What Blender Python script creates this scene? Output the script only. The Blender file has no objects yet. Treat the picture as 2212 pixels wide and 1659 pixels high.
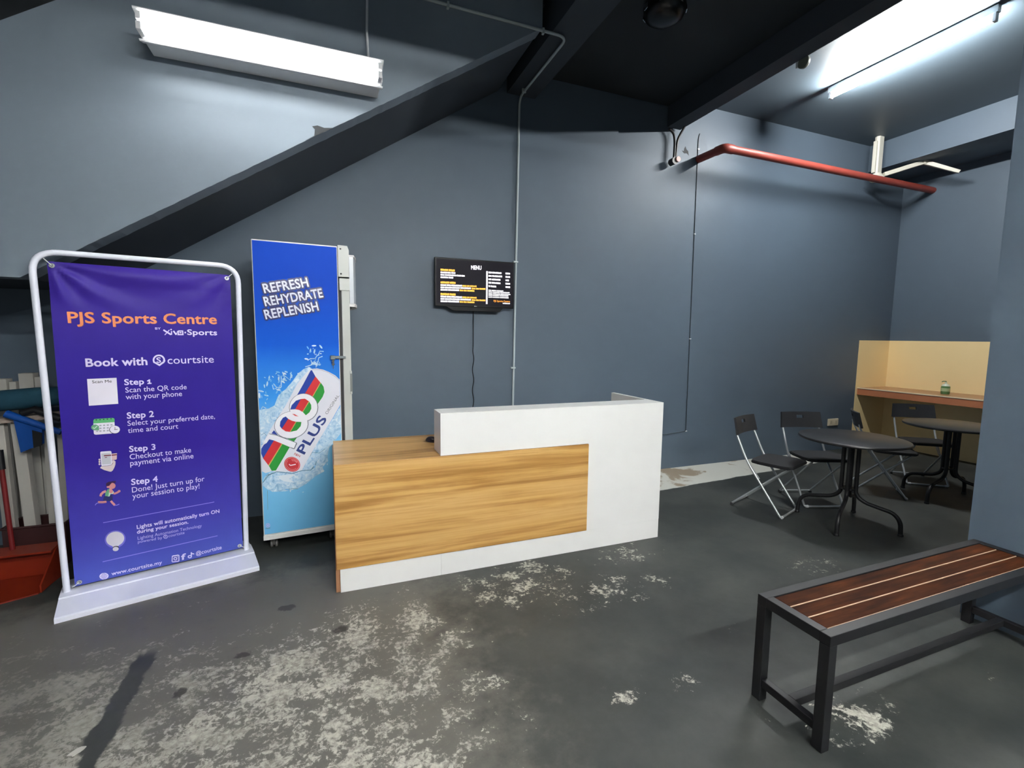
import bpy, bmesh, math, random
from mathutils import Vector, Matrix
C = bpy.context.scene.collection
PI = math.pi
# ------------------------------------------------------------------ camera, world, exposure
sc = bpy.context.scene
cam_d = bpy.data.cameras.new('camera'); cam = bpy.data.objects.new('camera', cam_d); C.objects.link(cam)
cam_d.sensor_fit = 'HORIZONTAL'; cam_d.sensor_width = 36.0; cam_d.lens = 1011.4 / 2212 * 36.0
cam_d.clip_start = 0.02; cam_d.clip_end = 100
YAW, PITCH, ROLL = 0.372886, 0.1004155, 0.0111983
f0 = Vector((math.sin(YAW), math.cos(YAW), 0)); r0 = Vector((math.cos(YAW), -math.sin(YAW), 0)); u0 = Vector((0, 0, 1))
f1 = f0 * math.cos(PITCH) - u0 * math.sin(PITCH); u1 = u0 * math.cos(PITCH) + f0 * math.sin(PITCH)
r2 = r0 * math.cos(ROLL) + u1 * math.sin(ROLL); u2 = u1 * math.cos(ROLL) - r0 * math.sin(ROLL)
mw = Matrix((r2, u2, -f1)).transposed().to_4x4(); mw.translation = Vector((0, 0, 1.5))
cam.matrix_world = mw
sc.camera = cam
w = bpy.data.worlds.new('world'); sc.world = w; w.use_nodes = True
w.node_tree.nodes['Background'].inputs[0].default_value = (0.75, 0.88, 1.0, 1)
w.node_tree.nodes['Background'].inputs[1].default_value = 0.02
sc.view_settings.view_transform = 'Standard'; sc.view_settings.look = 'None'
sc.view_settings.gamma = 1.0; sc.view_settings.use_curve_mapping = False
sc.view_settings.exposure = 3.0
TUBE_WALL, TUBE_ALCOVE, TUBE_HALL = 5.5, 92.0, 31.0      # radiance of the fluorescent tubes
sc.cycles.max_bounces = 8; sc.cycles.use_denoising = True

# ------------------------------------------------------------------ helpers
def srgb(r, g, b):
    f = lambda c: ((c / 255 + 0.055) / 1.055) ** 2.4 if c > 10.3 else c / 255 / 12.92
    return (f(r), f(g), f(b), 1.0)
MATS = {}
def new_mat(name):
    m = bpy.data.materials.new(name); m.use_nodes = True
    nt = m.node_tree; return m, nt, nt.nodes['Principled BSDF']
def N(nt, t, **k):
    n = nt.nodes.new(t)
    for a, v in k.items(): setattr(n, a, v)
    return n
def mat(name, rgb, rough=0.5, metal=0.0, var=0.0, scale=6.0, bump=0.0, spec=None, coat=0.0):
    """procedural surface: base colour with a faint noise mottling"""
    if name in MATS: return MATS[name]
    m, nt, b = new_mat(name)
    b.inputs['Roughness'].default_value = rough; b.inputs['Metallic'].default_value = metal
    if spec is not None: b.inputs['Specular IOR Level'].default_value = spec
    if coat: b.inputs['Coat Weight'].default_value = coat
    c = srgb(*rgb)
    tc = N(nt, 'ShaderNodeTexCoord'); no = N(nt, 'ShaderNodeTexNoise')
    no.inputs['Scale'].default_value = scale; no.inputs['Detail'].default_value = 6
    nt.links.new(tc.outputs['Object'], no.inputs['Vector'])
    mx = N(nt, 'ShaderNodeMix', data_type='RGBA')
    v = max(var, 0.02)
    mx.inputs[6].default_value = tuple(x * (1 - v) for x in c[:3]) + (1,)
    mx.inputs[7].default_value = tuple(min(1, x * (1 + v)) for x in c[:3]) + (1,)
    nt.links.new(no.outputs['Fac'], mx.inputs[0]); nt.links.new(mx.outputs[2], b.inputs['Base Color'])
    if bump:
        bp = N(nt, 'ShaderNodeBump'); bp.inputs['Strength'].default_value = bump; bp.inputs['Distance'].default_value = 0.01
        nt.links.new(no.outputs['Fac'], bp.inputs['Height']); nt.links.new(bp.outputs[0], b.inputs['Normal'])
    MATS[name] = m; return m
def emis(name, rgb, strength):
    if name in MATS: return MATS[name]
    m, nt, b = new_mat(name); c = srgb(*rgb)
    b.inputs['Base Color'].default_value = c; b.inputs['Emission Color'].default_value = c
    b.inputs['Emission Strength'].default_value = strength; b.inputs['Specular IOR Level'].default_value = .15
    MATS[name] = m; return m
def obj(name, bm, m, parent=None, smooth=False, loc=None):
    me = bpy.data.meshes.new(name)
    bmesh.ops.recalc_face_normals(bm, faces=bm.faces)
    bm.to_mesh(me); bm.free()
    for mm in (m if isinstance(m, (list, tuple)) else [m]): me.materials.append(mm)
    if smooth:
        for p in me.polygons: p.use_smooth = True
        me.set_sharp_from_angle(angle=math.radians(40))
    o = bpy.data.objects.new(name, me); C.objects.link(o)
    if parent: o.parent = parent
    if loc: o.location = loc
    return o
def thing(name, label, cat, loc=(0, 0, 0), rotz=0.0, group=None):
    o = bpy.data.objects.new(name, None); C.objects.link(o); o.empty_display_size = 0.1
    o.location = loc; o.rotation_euler = (0, 0, rotz)
    return tag(o, label, cat, group)
def tag(o, label, cat, group=None):
    o['label'] = label; o['category'] = cat
    if group: o['group'] = group
    return o
def struct(name, bm, m, smooth=False):
    o = obj(name, bm, m, None, smooth); o['kind'] = 'structure'; return o
def dup(root, loc, rotz, label, group=None):
    r = root.copy(); C.objects.link(r); r.location = loc; r.rotation_euler = (0, 0, rotz); tag(r, label, root['category'], group)
    for ch in list(root.children):
        c = ch.copy(); C.objects.link(c); c.parent = r
        for g in list(ch.children):
            d = g.copy(); C.objects.link(d); d.parent = c
    return r
def BM(): return bmesh.new()
def box(bm, x0, x1, y0, y1, z0, z1, bevel=0.0, mi=0, seg=2, M=None):
    vs = [bm.verts.new((x, y, z)) for x in (x0, x1) for y in (y0, y1) for z in (z0, z1)]
    fs = [bm.faces.new([vs[i] for i in q]) for q in ((0, 1, 3, 2), (4, 6, 7, 5), (0, 4, 5, 1), (2, 3, 7, 6), (0, 2, 6, 4), (1, 5, 7, 3))]
    for f in fs: f.material_index = mi
    if M is not None: bmesh.ops.transform(bm, matrix=M, verts=vs)
    if bevel:
        es = list({e for f in fs for e in f.edges})
        bmesh.ops.bevel(bm, geom=es, offset=bevel, segments=seg, affect='EDGES', profile=0.5, material=mi)
    return bm
def fillet(pts, rad, n=6):
    pts = [Vector(p) for p in pts]; out = [pts[0]]
    for i in range(1, len(pts) - 1):
        a, b, c = pts[i - 1], pts[i], pts[i + 1]
        d1 = (a - b); d2 = (c - b); r = min(rad, d1.length * 0.49, d2.length * 0.49)
        p1 = b + d1.normalized() * r; p2 = b + d2.normalized() * r
        for k in range(n + 1):
            t = k / n; out.append(p1 * (1 - t) ** 2 + b * 2 * t * (1 - t) + p2 * t * t)
    out.append(pts[-1]); return out
def tube(bm, pts, r, seg=10, mi=0, closed=False, square=False):
    pts = [Vector(p) for p in pts]; n = len(pts); rings = []
    if square: seg = 4
    up = None
    for i in range(n):
        if closed: t = (pts[(i + 1) % n] - pts[i - 1]).normalized()
        else: t = (pts[min(i + 1, n - 1)] - pts[max(i - 1, 0)]).normalized()
        if up is None:
            up = Vector((0, 0, 1)) if abs(t.z) < 0.9 else Vector((0, 1, 0))
        up = (up - t * up.dot(t)).normalized(); s = t.cross(up)
        rr = r[i] if isinstance(r, (list, tuple)) else r
        ph = PI / 4 if square else 0
        rings.append([bm.verts.new(pts[i] + (s * math.cos(ph + 2 * PI * k / seg) + up * math.sin(ph + 2 * PI * k / seg)) * rr * (1.4142 if square else 1)) for k in range(seg)])
    m = n if closed else n - 1
    for i in range(m):
        a, b = rings[i], rings[(i + 1) % n]
        for k in range(seg):
            f = bm.faces.new((a[k], a[(k + 1) % seg], b[(k + 1) % seg], b[k])); f.material_index = mi
    if not closed:
        for q in (rings[0][::-1], rings[-1]):
            f = bm.faces.new(q); f.material_index = mi
    return bm
def lathe(bm, prof, c=(0, 0, 0), seg=32, mi=0, M=None):
    c = Vector(c); rings = []; vs = []
    for r, z in prof:
        if r < 1e-5: ring = [bm.verts.new(c + Vector((0, 0, z)))]
        else: ring = [bm.verts.new(c + Vector((r * math.cos(2 * PI * k / seg), r * math.sin(2 * PI * k / seg), z))) for k in range(seg)]
        rings.append(ring); vs += ring
    for a, b in zip(rings[:-1], rings[1:]):
        for k in range(seg):
            q = [a[k % len(a)], a[(k + 1) % len(a)], b[(k + 1) % len(b)], b[k % len(b)]]
            q2 = []
            for v in q:
                if v not in q2: q2.append(v)
            if len(q2) > 2:
                f = bm.faces.new(q2); f.material_index = mi
    for ring, rev in ((rings[0], True), (rings[-1], False)):
        if len(ring) > 2:
            f = bm.faces.new(ring[::-1] if rev else ring); f.material_index = mi
    if M is not None: bmesh.ops.transform(bm, matrix=M, verts=vs)
    return bm
def prism(bm, poly, axis, a0, a1, mi=0):
    """extrude a 2D polygon: axis 'y' -> poly in (x,z); 'x' -> poly in (y,z); 'z' -> poly in (x,y)"""
    def P(p, a): return (p[0], a, p[1]) if axis == 'y' else ((a, p[0], p[1]) if axis == 'x' else (p[0], p[1], a))
    v0 = [bm.verts.new(P(p, a0)) for p in poly]; v1 = [bm.verts.new(P(p, a1)) for p in poly]
    n = len(poly); fs = [bm.faces.new(v0), bm.faces.new(v1[::-1])]
    for i in range(n): fs.append(bm.faces.new((v0[i], v1[i], v1[(i + 1) % n], v0[(i + 1) % n])))
    for f in fs: f.material_index = mi
    return bm

# ------------------------------------------------------------------ flat prints (banner, cooler side, screen): measured in metres in the plane
COL = dict(lilac=(226, 218, 252), lilac2=(190, 184, 236), orange=(240, 140, 82), burgundy=(120, 40, 90), violet=(66, 44, 150), violet2=(78, 80, 168),
    card=(236, 232, 246), ink=(40, 36, 44), ink2=(62, 58, 78), paleviolet=(140, 130, 222), paleviolet2=(112, 106, 205), cream2=(212, 208, 218),
    green=(88, 178, 112), greendark=(24, 70, 50), greyprint=(168, 170, 182), greenmid=(98, 164, 118), palegreen=(200, 226, 206),
    pinkcard=(222, 190, 190), maroonprint=(120, 42, 56), screengrey=(200, 202, 210), handprint=(222, 206, 208), skinprint=(208, 136, 138),
    navy=(34, 38, 98), hairprint=(52, 18, 72), water=(178, 212, 238), water2=(96, 140, 172), waterwhite=(222, 234, 246), sky2=(120, 184, 236),
    canwhite=(226, 228, 240), canwhite2=(242, 242, 250), cblue=(34, 62, 160), cred=(212, 50, 56), cgreen=(40, 150, 58), cgold=(206, 180, 96),
    greyink=(112, 120, 132), cnavy=(48, 66, 138), credtext=(200, 48, 58), credpale=(236, 160, 160), deepblue=(8, 20, 92), panelwhite=(232, 236, 252))
_cap = []
def text_mesh(txt, bold):
    """flat letters; heavier weights are the same letters laid over themselves with small shifts"""
    cu = bpy.data.curves.new('lettering', 'FONT'); cu.body = txt; cu.size = 1; cu.resolution_u = 3; cu.fill_mode = 'FRONT'
    cu.space_character = 1.0 + min(bold, .022) * 1.3
    o = bpy.data.objects.new('lettering', cu); C.objects.link(o)
    dg = bpy.context.evaluated_depsgraph_get()
    me = bpy.data.meshes.new_from_object(o.evaluated_get(dg))
    bpy.data.objects.remove(o); bpy.data.curves.remove(cu)
    v0 = [tuple(v.co) for v in me.vertices]; p0 = [tuple(p.vertices) for p in me.polygons]
    bpy.data.meshes.remove(me)
    vs, ps = [], []
    if bold < .003: sh = [(0, 0)]
    else:
        k = 8 if bold > .02 else 4
        sh = [(bold * math.cos(2 * PI * (q + .5) / k), bold * math.sin(2 * PI * (q + .5) / k)) for q in range(k)]
        if bold > .06: sh = [(bold * s * math.cos(2 * PI * q / 12), bold * s * math.sin(2 * PI * q / 12)) for q in range(12) for s in (.5, 1)]
    for n, (dx, dy) in enumerate(sh):
        o_ = len(vs); vs += [(x + dx, y + dy, n * 4e-7) for x, y, _ in v0]; ps += [tuple(q + o_ for q in p) for p in p0]
    return vs, ps
def draw_art(bm, art, slots, surf, base=0.0008, step=1.2e-5):
    """lay printed shapes on a surface: surf(u, v) gives how far the sheet bulges towards the viewer (-y)"""
    if not _cap:
        vs, _ = text_mesh('H', 0.0); _cap.append(max(v[1] for v in vs))
    for i, e in enumerate(art):
        off = base + i * step; col = e[2] if e[0] == 'T' else e[1]
        if col not in slots: slots.append(col)
        mi = slots.index(col) + 1
        put = lambda u, v: bm.verts.new((u, -(surf(u, v) + off), v))
        if e[0] == 'P':
            f = bm.faces.new([put(*q) for q in e[2]]); f.material_index = mi
        elif e[0] == 'S':
            a = [put(*q) for q in e[2]]; b = [put(*q) for q in e[3]]
            for k in range(len(a) - 1):
                f = bm.faces.new((a[k], a[k + 1], b[k + 1], b[k])); f.material_index = mi
        else:
            _, txt, _, bold, bl, br, tl = e
            vs, ps = text_mesh(txt, bold * 0.004)
            n0 = e[3] * .004; x0 = min(v[0] for v in vs) + n0; x1 = max(v[0] for v in vs) - n0      # extent of the plain letters
            bl, br, tl = Vector(bl), Vector(br), Vector(tl)
            ex = (br - bl) / (x1 - x0); ln = (br - bl).normalized(); up = Vector((-ln.y, ln.x))
            ey = up * (tl - bl).dot(up) / _cap[0]
            nv = []
            for v in vs:
                q = bl + ex * (v[0] - x0) + ey * v[1]; w_ = put(q.x, q.y); w_.co.y -= v[2]; nv.append(w_)
            for p in ps:
                try:
                    f = bm.faces.new([nv[k] for k in p]); f.material_index = mi
                except ValueError: pass
def slot_mats(slots, rough=0.4, prefix='print_'):
    return [mat(prefix + s, COL[s], rough) for s in slots]
ART_BANNER = [
 ('T','PJS Sports Centre','burgundy',6,(.1118,1.5477),(.7921,1.5588),(.1139,1.6066)),
 ('T','PJS Sports Centre','orange',6,(.1094,1.5489),(.789,1.5601),(.1115,1.6061)),
 ('T','BY','lilac',3,(.4808,1.5193),(.5068,1.5198),(.4815,1.5316)),
 ('S','lilac',[(.5171,1.5139),(.5519,1.4868)],[(.5213,1.5216),(.5561,1.4944)]),
 ('S','lilac',[(.5255,1.4864),(.5495,1.5166)],[(.5228,1.4897),(.5467,1.5199)]),
 ('S','lilac',[(.5552,1.5108),(.5541,1.4893)],[(.5607,1.5109),(.5596,1.4893)]),
 ('P','lilac',[(.5603,1.5207),(.5601,1.5198),(.5598,1.519),(.5593,1.5182),(.5586,1.5175),(.5578,1.517),(.557,1.5167),(.5561,1.5166),(.5552,1.5167),(.5543,1.517),(.5536,1.5175),(.553,1.5181),(.5526,1.5188),(.5523,1.5197),(.5522,1.5206),(.5524,1.5215),(.5527,1.5223),(.5533,1.5231),(.5539,1.5238),(.5547,1.5243),(.5556,1.5246),(.5565,1.5247),(.5574,1.5246),(.5582,1.5243),(.5589,1.5239),(.5595,1.5232),(.56,1.5225),(.5602,1.5216)]),
 ('S','lilac',[(.5643,1.5102),(.5768,1.4879)],[(.5701,1.5154),(.5827,1.493)]),
 ('S','lilac',[(.5813,1.4888),(.5899,1.5123)],[(.578,1.4903),(.5865,1.5139)]),
 ('P','lilac',[(.5906,1.5159),(.6152,1.5163),(.616,1.4877),(.5855,1.4874)]),
 ('P','violet',[(.5955,1.5101),(.6089,1.5103),(.6096,1.4944),(.5925,1.4942)]),
 ('P','lilac',[(.6059,1.5035),(.6058,1.5024),(.6054,1.5015),(.6048,1.5006),(.6041,1.4999),(.6032,1.4993),(.6022,1.499),(.6012,1.4989),(.6003,1.499),(.5993,1.4993),(.5985,1.4998),(.5978,1.5005),(.5973,1.5014),(.5971,1.5023),(.597,1.5033),(.5972,1.5043),(.5975,1.5053),(.5981,1.5062),(.5989,1.5069),(.5997,1.5074),(.6007,1.5078),(.6017,1.5079),(.6027,1.5078),(.6036,1.5075),(.6044,1.507),(.6051,1.5063),(.6056,1.5054),(.6059,1.5045)]),
 ('P','lilac',[(.6296,1.5038),(.6294,1.5027),(.629,1.5016),(.6284,1.5007),(.6277,1.4998),(.6268,1.4992),(.6258,1.4989),(.6248,1.4987),(.6238,1.4988),(.6229,1.4992),(.6221,1.4998),(.6214,1.5006),(.6209,1.5015),(.6206,1.5025),(.6205,1.5037),(.6207,1.5048),(.6211,1.5058),(.6217,1.5068),(.6224,1.5076),(.6233,1.5082),(.6243,1.5086),(.6253,1.5087),(.6263,1.5086),(.6272,1.5083),(.6281,1.5077),(.6287,1.5069),(.6292,1.506),(.6295,1.5049)]),
 ('T','Sports','lilac',6,(.6357,1.4902),(.7879,1.4896),(.6372,1.5221)),
 ('T','Book with','lilac',7,(.1663,1.3103),(.4325,1.313),(.1688,1.3535)),
 ('S','lilac',[(.4638,1.3218),(.4617,1.3262),(.4603,1.3308),(.4596,1.3357),(.4595,1.3407),(.4602,1.3456),(.4615,1.3504),(.4635,1.3549),(.4662,1.3591),(.4693,1.3628),(.4729,1.366),(.4769,1.3685),(.4812,1.3703),(.4857,1.3714),(.4902,1.3718),(.4948,1.3713),(.4991,1.3701),(.5033,1.3681),(.5071,1.3655),(.5104,1.3622),(.5132,1.3583),(.5154,1.354),(.517,1.3493),(.5179,1.3444),(.5181,1.3394),(.5175,1.3344),(.5162,1.3295),(.5143,1.3249),(.5117,1.3206)],[(.4707,1.3268),(.4692,1.3299),(.4682,1.3333),(.4677,1.3368),(.4676,1.3404),(.4681,1.3439),(.4691,1.3474),(.4705,1.3507),(.4724,1.3537),(.4747,1.3564),(.4773,1.3586),(.4802,1.3604),(.4833,1.3618),(.4865,1.3625),(.4898,1.3628),(.493,1.3624),(.4962,1.3615),(.4992,1.3601),(.5019,1.3582),(.5043,1.3558),(.5063,1.3531),(.5079,1.35),(.509,1.3466),(.5096,1.3431),(.5098,1.3395),(.5094,1.3359),(.5085,1.3324),(.5071,1.329),(.5052,1.326)]),
 ('P','lilac',[(.4602,1.3269),(.4675,1.3312),(.4902,1.3159),(.5042,1.329),(.5121,1.3225),(.4896,1.3034)]),
 ('P','lilac',[(.5193,1.3345),(.519,1.3329),(.5185,1.3314),(.5178,1.33),(.5168,1.3289),(.5156,1.3281),(.5144,1.3276),(.5131,1.3274),(.5118,1.3276),(.5106,1.3282),(.5096,1.3291),(.5087,1.3302),(.5081,1.3316),(.5078,1.3332),(.5077,1.3348),(.5079,1.3363),(.5084,1.3378),(.5092,1.3392),(.5102,1.3403),(.5113,1.3411),(.5125,1.3416),(.5138,1.3418),(.5151,1.3416),(.5163,1.341),(.5174,1.3402),(.5182,1.339),(.5188,1.3376),(.5192,1.3361)]),
 ('T','S','lilac',5,(.4785,1.3242),(.4978,1.3247),(.4801,1.3545)),
 ('T','courtsite','lilac',1,(.5299,1.3158),(.7642,1.3182),(.5322,1.3599)),
 ('P','card',[(.1657,1.2416),(.2908,1.243),(.2901,1.0937),(.1646,1.0922)]),
 ('T','Scan Me','ink',2,(.186,1.2168),(.2686,1.2175),(.1869,1.2322)),
 ('T','Step','lilac',6,(.3243,1.1995),(.4112,1.2),(.3261,1.232)),
 ('S','lilac',[(.4404,1.2),(.4418,1.2267)],[(.4334,1.2003),(.4348,1.227)]),
 ('S','lilac',[(.4284,1.2136),(.4404,1.2204)],[(.4261,1.2203),(.4382,1.2272)]),
 ('S','lilac',[(.4276,1.1995),(.447,1.2)],[(.4277,1.2062),(.447,1.2067)]),
 ('T','Scan the QR code','lilac',1,(.3258,1.1558),(.6158,1.159),(.3274,1.1848)),
 ('T','with your phone','lilac',1,(.3252,1.1157),(.5905,1.1181),(.3269,1.1455)),
 ('T','Step 2','lilac',6,(.3247,1.0043),(.4472,1.0036),(.3266,1.0387)),
 ('T','Select your preferred date,','lilac',1,(.3246,.9616),(.7542,.9621),(.3262,.9909)),
 ('T','time and court','lilac',1,(.3239,.9195),(.562,.9204),(.3256,.9489)),
 ('T','Step 3','lilac',6,(.3242,.807),(.4442,.8053),(.3236,.8405)),
 ('T','Checkout to make','lilac',1,(.3236,.7624),(.6193,.7639),(.324,.7934)),
 ('T','payment via online','lilac',1,(.3233,.7248),(.6298,.724),(.3251,.7566)),
 ('T','Step 4','lilac',6,(.3225,.6099),(.4448,.6076),(.3232,.6445)),
 ('T','Done! Just turn up for','lilac',1,(.3231,.5637),(.6803,.5688),(.3235,.5951)),
 ('T','your session to play!','lilac',1,(.3229,.5264),(.652,.5262),(.3246,.5585)),
 ('S','paleviolet',[(.1853,.4112),(.4404,.4154),(.7265,.4193)],[(.185,.4152),(.44,.4196),(.7261,.4237)]),
 ('T','Lights will automatically turn ON','lilac',6,(.3333,.3395),(.7511,.3452),(.3345,.362)),
 ('T','during your session.','lilac',6,(.3323,.3103),(.5834,.3128),(.3334,.3313)),
 ('T','Lighting Automation Technology','lilac2',0,(.3331,.2724),(.6524,.2733),(.3342,.2915)),
 ('T','powered by','lilac2',0,(.3326,.2511),(.4489,.2478),(.3335,.2684)),
 ('S','lilac2',[(.4765,.2546),(.4761,.2518),(.4751,.2493),(.4737,.2473),(.4719,.2457),(.4697,.2448),(.4673,.2445),(.4648,.2448),(.4624,.2457),(.4601,.2473),(.4581,.2493),(.4565,.2518),(.4553,.2545),(.4546,.2574),(.4545,.2603),(.4549,.263),(.4559,.2655),(.4573,.2675),(.4591,.2691),(.4613,.27),(.4637,.2704),(.4661,.2701),(.4686,.2691),(.4708,.2676),(.4729,.2655),(.4745,.2631),(.4757,.2603),(.4764,.2575),(.4765,.2546)],[(.4732,.2554),(.4729,.2535),(.4722,.2518),(.4712,.2503),(.4699,.2493),(.4684,.2486),(.4668,.2484),(.465,.2486),(.4633,.2493),(.4617,.2503),(.4603,.2518),(.4592,.2535),(.4583,.2554),(.4579,.2574),(.4578,.2594),(.4581,.2613),(.4587,.2631),(.4597,.2645),(.461,.2656),(.4625,.2663),(.4642,.2665),(.4659,.2663),(.4676,.2656),(.4692,.2645),(.4706,.2631),(.4718,.2614),(.4726,.2595),(.4731,.2574),(.4732,.2554)]),
 ('T','S','lilac2',3,(.4609,.2526),(.4696,.2524),(.4615,.2649)),
 ('T','courtsite','lilac2',0,(.48,.2496),(.561,.251),(.4809,.2679)),
 ('S','paleviolet',[(.17,.1815),(.4354,.1864),(.7344,.1914)],[(.1695,.1861),(.4349,.1912),(.7337,.1966)]),
 ('P','lilac',[(.1909,.0945),(.1906,.0902),(.1893,.0861),(.187,.0826),(.184,.0799),(.1803,.0779),(.1761,.077),(.1716,.0771),(.1672,.0781),(.1629,.0801),(.159,.0829),(.1557,.0865),(.1532,.0905),(.1516,.0949),(.1509,.0993),(.1512,.1037),(.1525,.1077),(.1547,.1111),(.1577,.1139),(.1614,.1158),(.1655,.1168),(.17,.1168),(.1744,.1158),(.1787,.1138),(.1826,.111),(.1859,.1075),(.1885,.1034),(.1902,.099)]),
 ('S','violet2',[(.1586,.1054),(.1842,.1034)],[(.1585,.1069),(.1841,.105)]),
 ('S','violet2',[(.1545,.0983),(.1872,.0941)],[(.1545,.0998),(.1872,.0956)]),
 ('S','violet2',[(.1576,.089),(.1832,.0869)],[(.1575,.0905),(.1831,.0885)]),
 ('S','violet2',[(.18,.0958),(.1799,.0918),(.1794,.088),(.1785,.0846),(.1771,.0819),(.1755,.0799),(.1736,.0788),(.1716,.0786),(.1695,.0793),(.1675,.0809),(.1657,.0833),(.1641,.0864),(.1629,.09),(.162,.0939),(.1616,.098),(.1617,.1021),(.1622,.1059),(.1631,.1092),(.1645,.1119),(.1661,.1139),(.168,.1151),(.17,.1153),(.1721,.1146),(.1741,.113),(.1759,.1106),(.1775,.1075),(.1787,.1039),(.1796,.1),(.18,.0958)],[(.1791,.096),(.179,.0923),(.1786,.0889),(.1777,.0859),(.1765,.0834),(.175,.0816),(.1733,.0806),(.1715,.0804),(.1696,.0811),(.1678,.0825),(.1662,.0847),(.1648,.0874),(.1637,.0907),(.1629,.0942),(.1625,.0979),(.1626,.1016),(.1631,.105),(.1639,.108),(.1651,.1104),(.1666,.1122),(.1683,.1132),(.1701,.1134),(.1719,.1128),(.1738,.1114),(.1754,.1092),(.1768,.1065),(.1779,.1032),(.1787,.0997),(.1791,.096)]),
 ('S','violet2',[(.1713,.1151),(.1692,.0792)],[(.1724,.1147),(.1703,.0788)]),
 ('T','www.courtsite.my','lilac',5,(.2045,.0902),(.4394,.0909),(.2057,.112)),
 ('P','lilac',[(.4901,.1258),(.4959,.129),(.5228,.1266),(.528,.1206),(.5262,.0847),(.5221,.0806),(.4922,.0853),(.4872,.0921)]),
 ('P','violet2',[(.4937,.1215),(.5234,.1195),(.5218,.0868),(.4915,.0908)]),
 ('P','lilac',[(.5162,.102),(.5158,.0996),(.515,.0975),(.5138,.0958),(.5122,.0945),(.5104,.0937),(.5083,.0935),(.5062,.0938),(.5041,.0947),(.5022,.0961),(.5005,.0979),(.4991,.1001),(.4981,.1024),(.4975,.1049),(.4974,.1074),(.4977,.1098),(.4985,.1118),(.4998,.1136),(.5013,.1149),(.5032,.1156),(.5052,.1159),(.5073,.1155),(.5094,.1147),(.5113,.1133),(.513,.1115),(.5144,.1093),(.5155,.1069),(.5161,.1044)]),
 ('P','violet2',[(.5118,.1032),(.5116,.102),(.5112,.1009),(.5105,.1),(.5097,.0994),(.5087,.099),(.5076,.0989),(.5065,.0991),(.5054,.0995),(.5043,.1003),(.5034,.1012),(.5027,.1023),(.5021,.1036),(.5018,.1049),(.5018,.1061),(.5019,.1074),(.5024,.1084),(.503,.1093),(.5039,.11),(.5048,.1104),(.5059,.1105),(.507,.1103),(.5081,.1099),(.5092,.1091),(.5101,.1082),(.5109,.1071),(.5114,.1058),(.5117,.1045)]),
 ('P','lilac',[(.5196,.1132),(.5195,.1127),(.5193,.1122),(.519,.1119),(.5187,.1116),(.5182,.1114),(.5178,.1114),(.5173,.1114),(.5168,.1116),(.5163,.112),(.5159,.1124),(.5156,.1128),(.5154,.1134),(.5152,.1139),(.5152,.1145),(.5153,.115),(.5155,.1155),(.5157,.1159),(.5161,.1161),(.5165,.1163),(.517,.1164),(.5175,.1163),(.518,.1161),(.5185,.1158),(.5189,.1153),(.5192,.1149),(.5194,.1143),(.5196,.1138)]),
 ('T','f','lilac',7,(.5369,.0877),(.5579,.0865),(.5397,.1238)),
 ('S','lilac',[(.5915,.0958),(.5914,.0934),(.5908,.0911),(.5897,.0891),(.5881,.0875),(.5861,.0864),(.5839,.0857),(.5815,.0856),(.579,.086),(.5767,.087),(.5745,.0884),(.5726,.0903),(.5711,.0924),(.5701,.0948),(.5696,.0972),(.5697,.0996),(.5703,.1018),(.5714,.1038),(.573,.1054),(.5749,.1066),(.5772,.1072),(.5796,.1074),(.582,.1069),(.5844,.106),(.5866,.1046),(.5885,.1027),(.59,.1006),(.591,.0982),(.5915,.0958)],[(.5855,.0962),(.5854,.0951),(.5852,.0941),(.5847,.0932),(.5839,.0925),(.5831,.0919),(.582,.0916),(.581,.0916),(.5799,.0918),(.5788,.0922),(.5778,.0929),(.577,.0937),(.5763,.0947),(.5758,.0957),(.5756,.0968),(.5756,.0979),(.5759,.0989),(.5764,.0998),(.5771,.1005),(.578,.101),(.579,.1013),(.5801,.1014),(.5812,.1012),(.5823,.1008),(.5833,.1001),(.5841,.0993),(.5848,.0983),(.5852,.0973),(.5855,.0962)]),
 ('S','lilac',[(.5912,.0926),(.5926,.122)],[(.5853,.0943),(.5867,.1237)]),
 ('S','lilac',[(.586,.1197),(.5921,.1097),(.6035,.1041)],[(.5905,.1235),(.5948,.1157),(.6047,.1111)]),
 ('T','@courtsite','lilac',4,(.6141,.0952),(.7526,.0997),(.6153,.1198)),
 ('P','paleviolet2',[(.2783,.3041),(.2783,.2922),(.276,.2809),(.2714,.2707),(.2648,.2622),(.2566,.2557),(.2471,.2516),(.2369,.2501),(.2266,.2513),(.2165,.2551),(.2072,.2612),(.1993,.2694),(.1929,.2792),(.1886,.2902),(.1863,.3018),(.1864,.3134),(.1887,.3245),(.1931,.3345),(.1995,.343),(.2075,.3495),(.2168,.3537),(.2268,.3554),(.2372,.3544),(.2473,.3509),(.2567,.345),(.2649,.3368),(.2714,.327),(.276,.3159)]),
 ('P','cream2',[(.272,.3058),(.272,.296),(.2699,.2867),(.2659,.2783),(.2602,.2712),(.2531,.2658),(.2449,.2625),(.2362,.2612),(.2272,.2622),(.2185,.2653),(.2106,.2703),(.2037,.2771),(.1983,.2852),(.1945,.2942),(.1926,.3038),(.1927,.3134),(.1947,.3226),(.1986,.3309),(.2042,.3379),(.2111,.3433),(.2191,.3468),(.2278,.3481),(.2367,.3474),(.2455,.3445),(.2535,.3395),(.2606,.3328),(.2662,.3247),(.2701,.3155)]),
 ('P','cream2',[(.1967,.2933),(.221,.2583),(.2449,.2594),(.2662,.2862)]),
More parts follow.
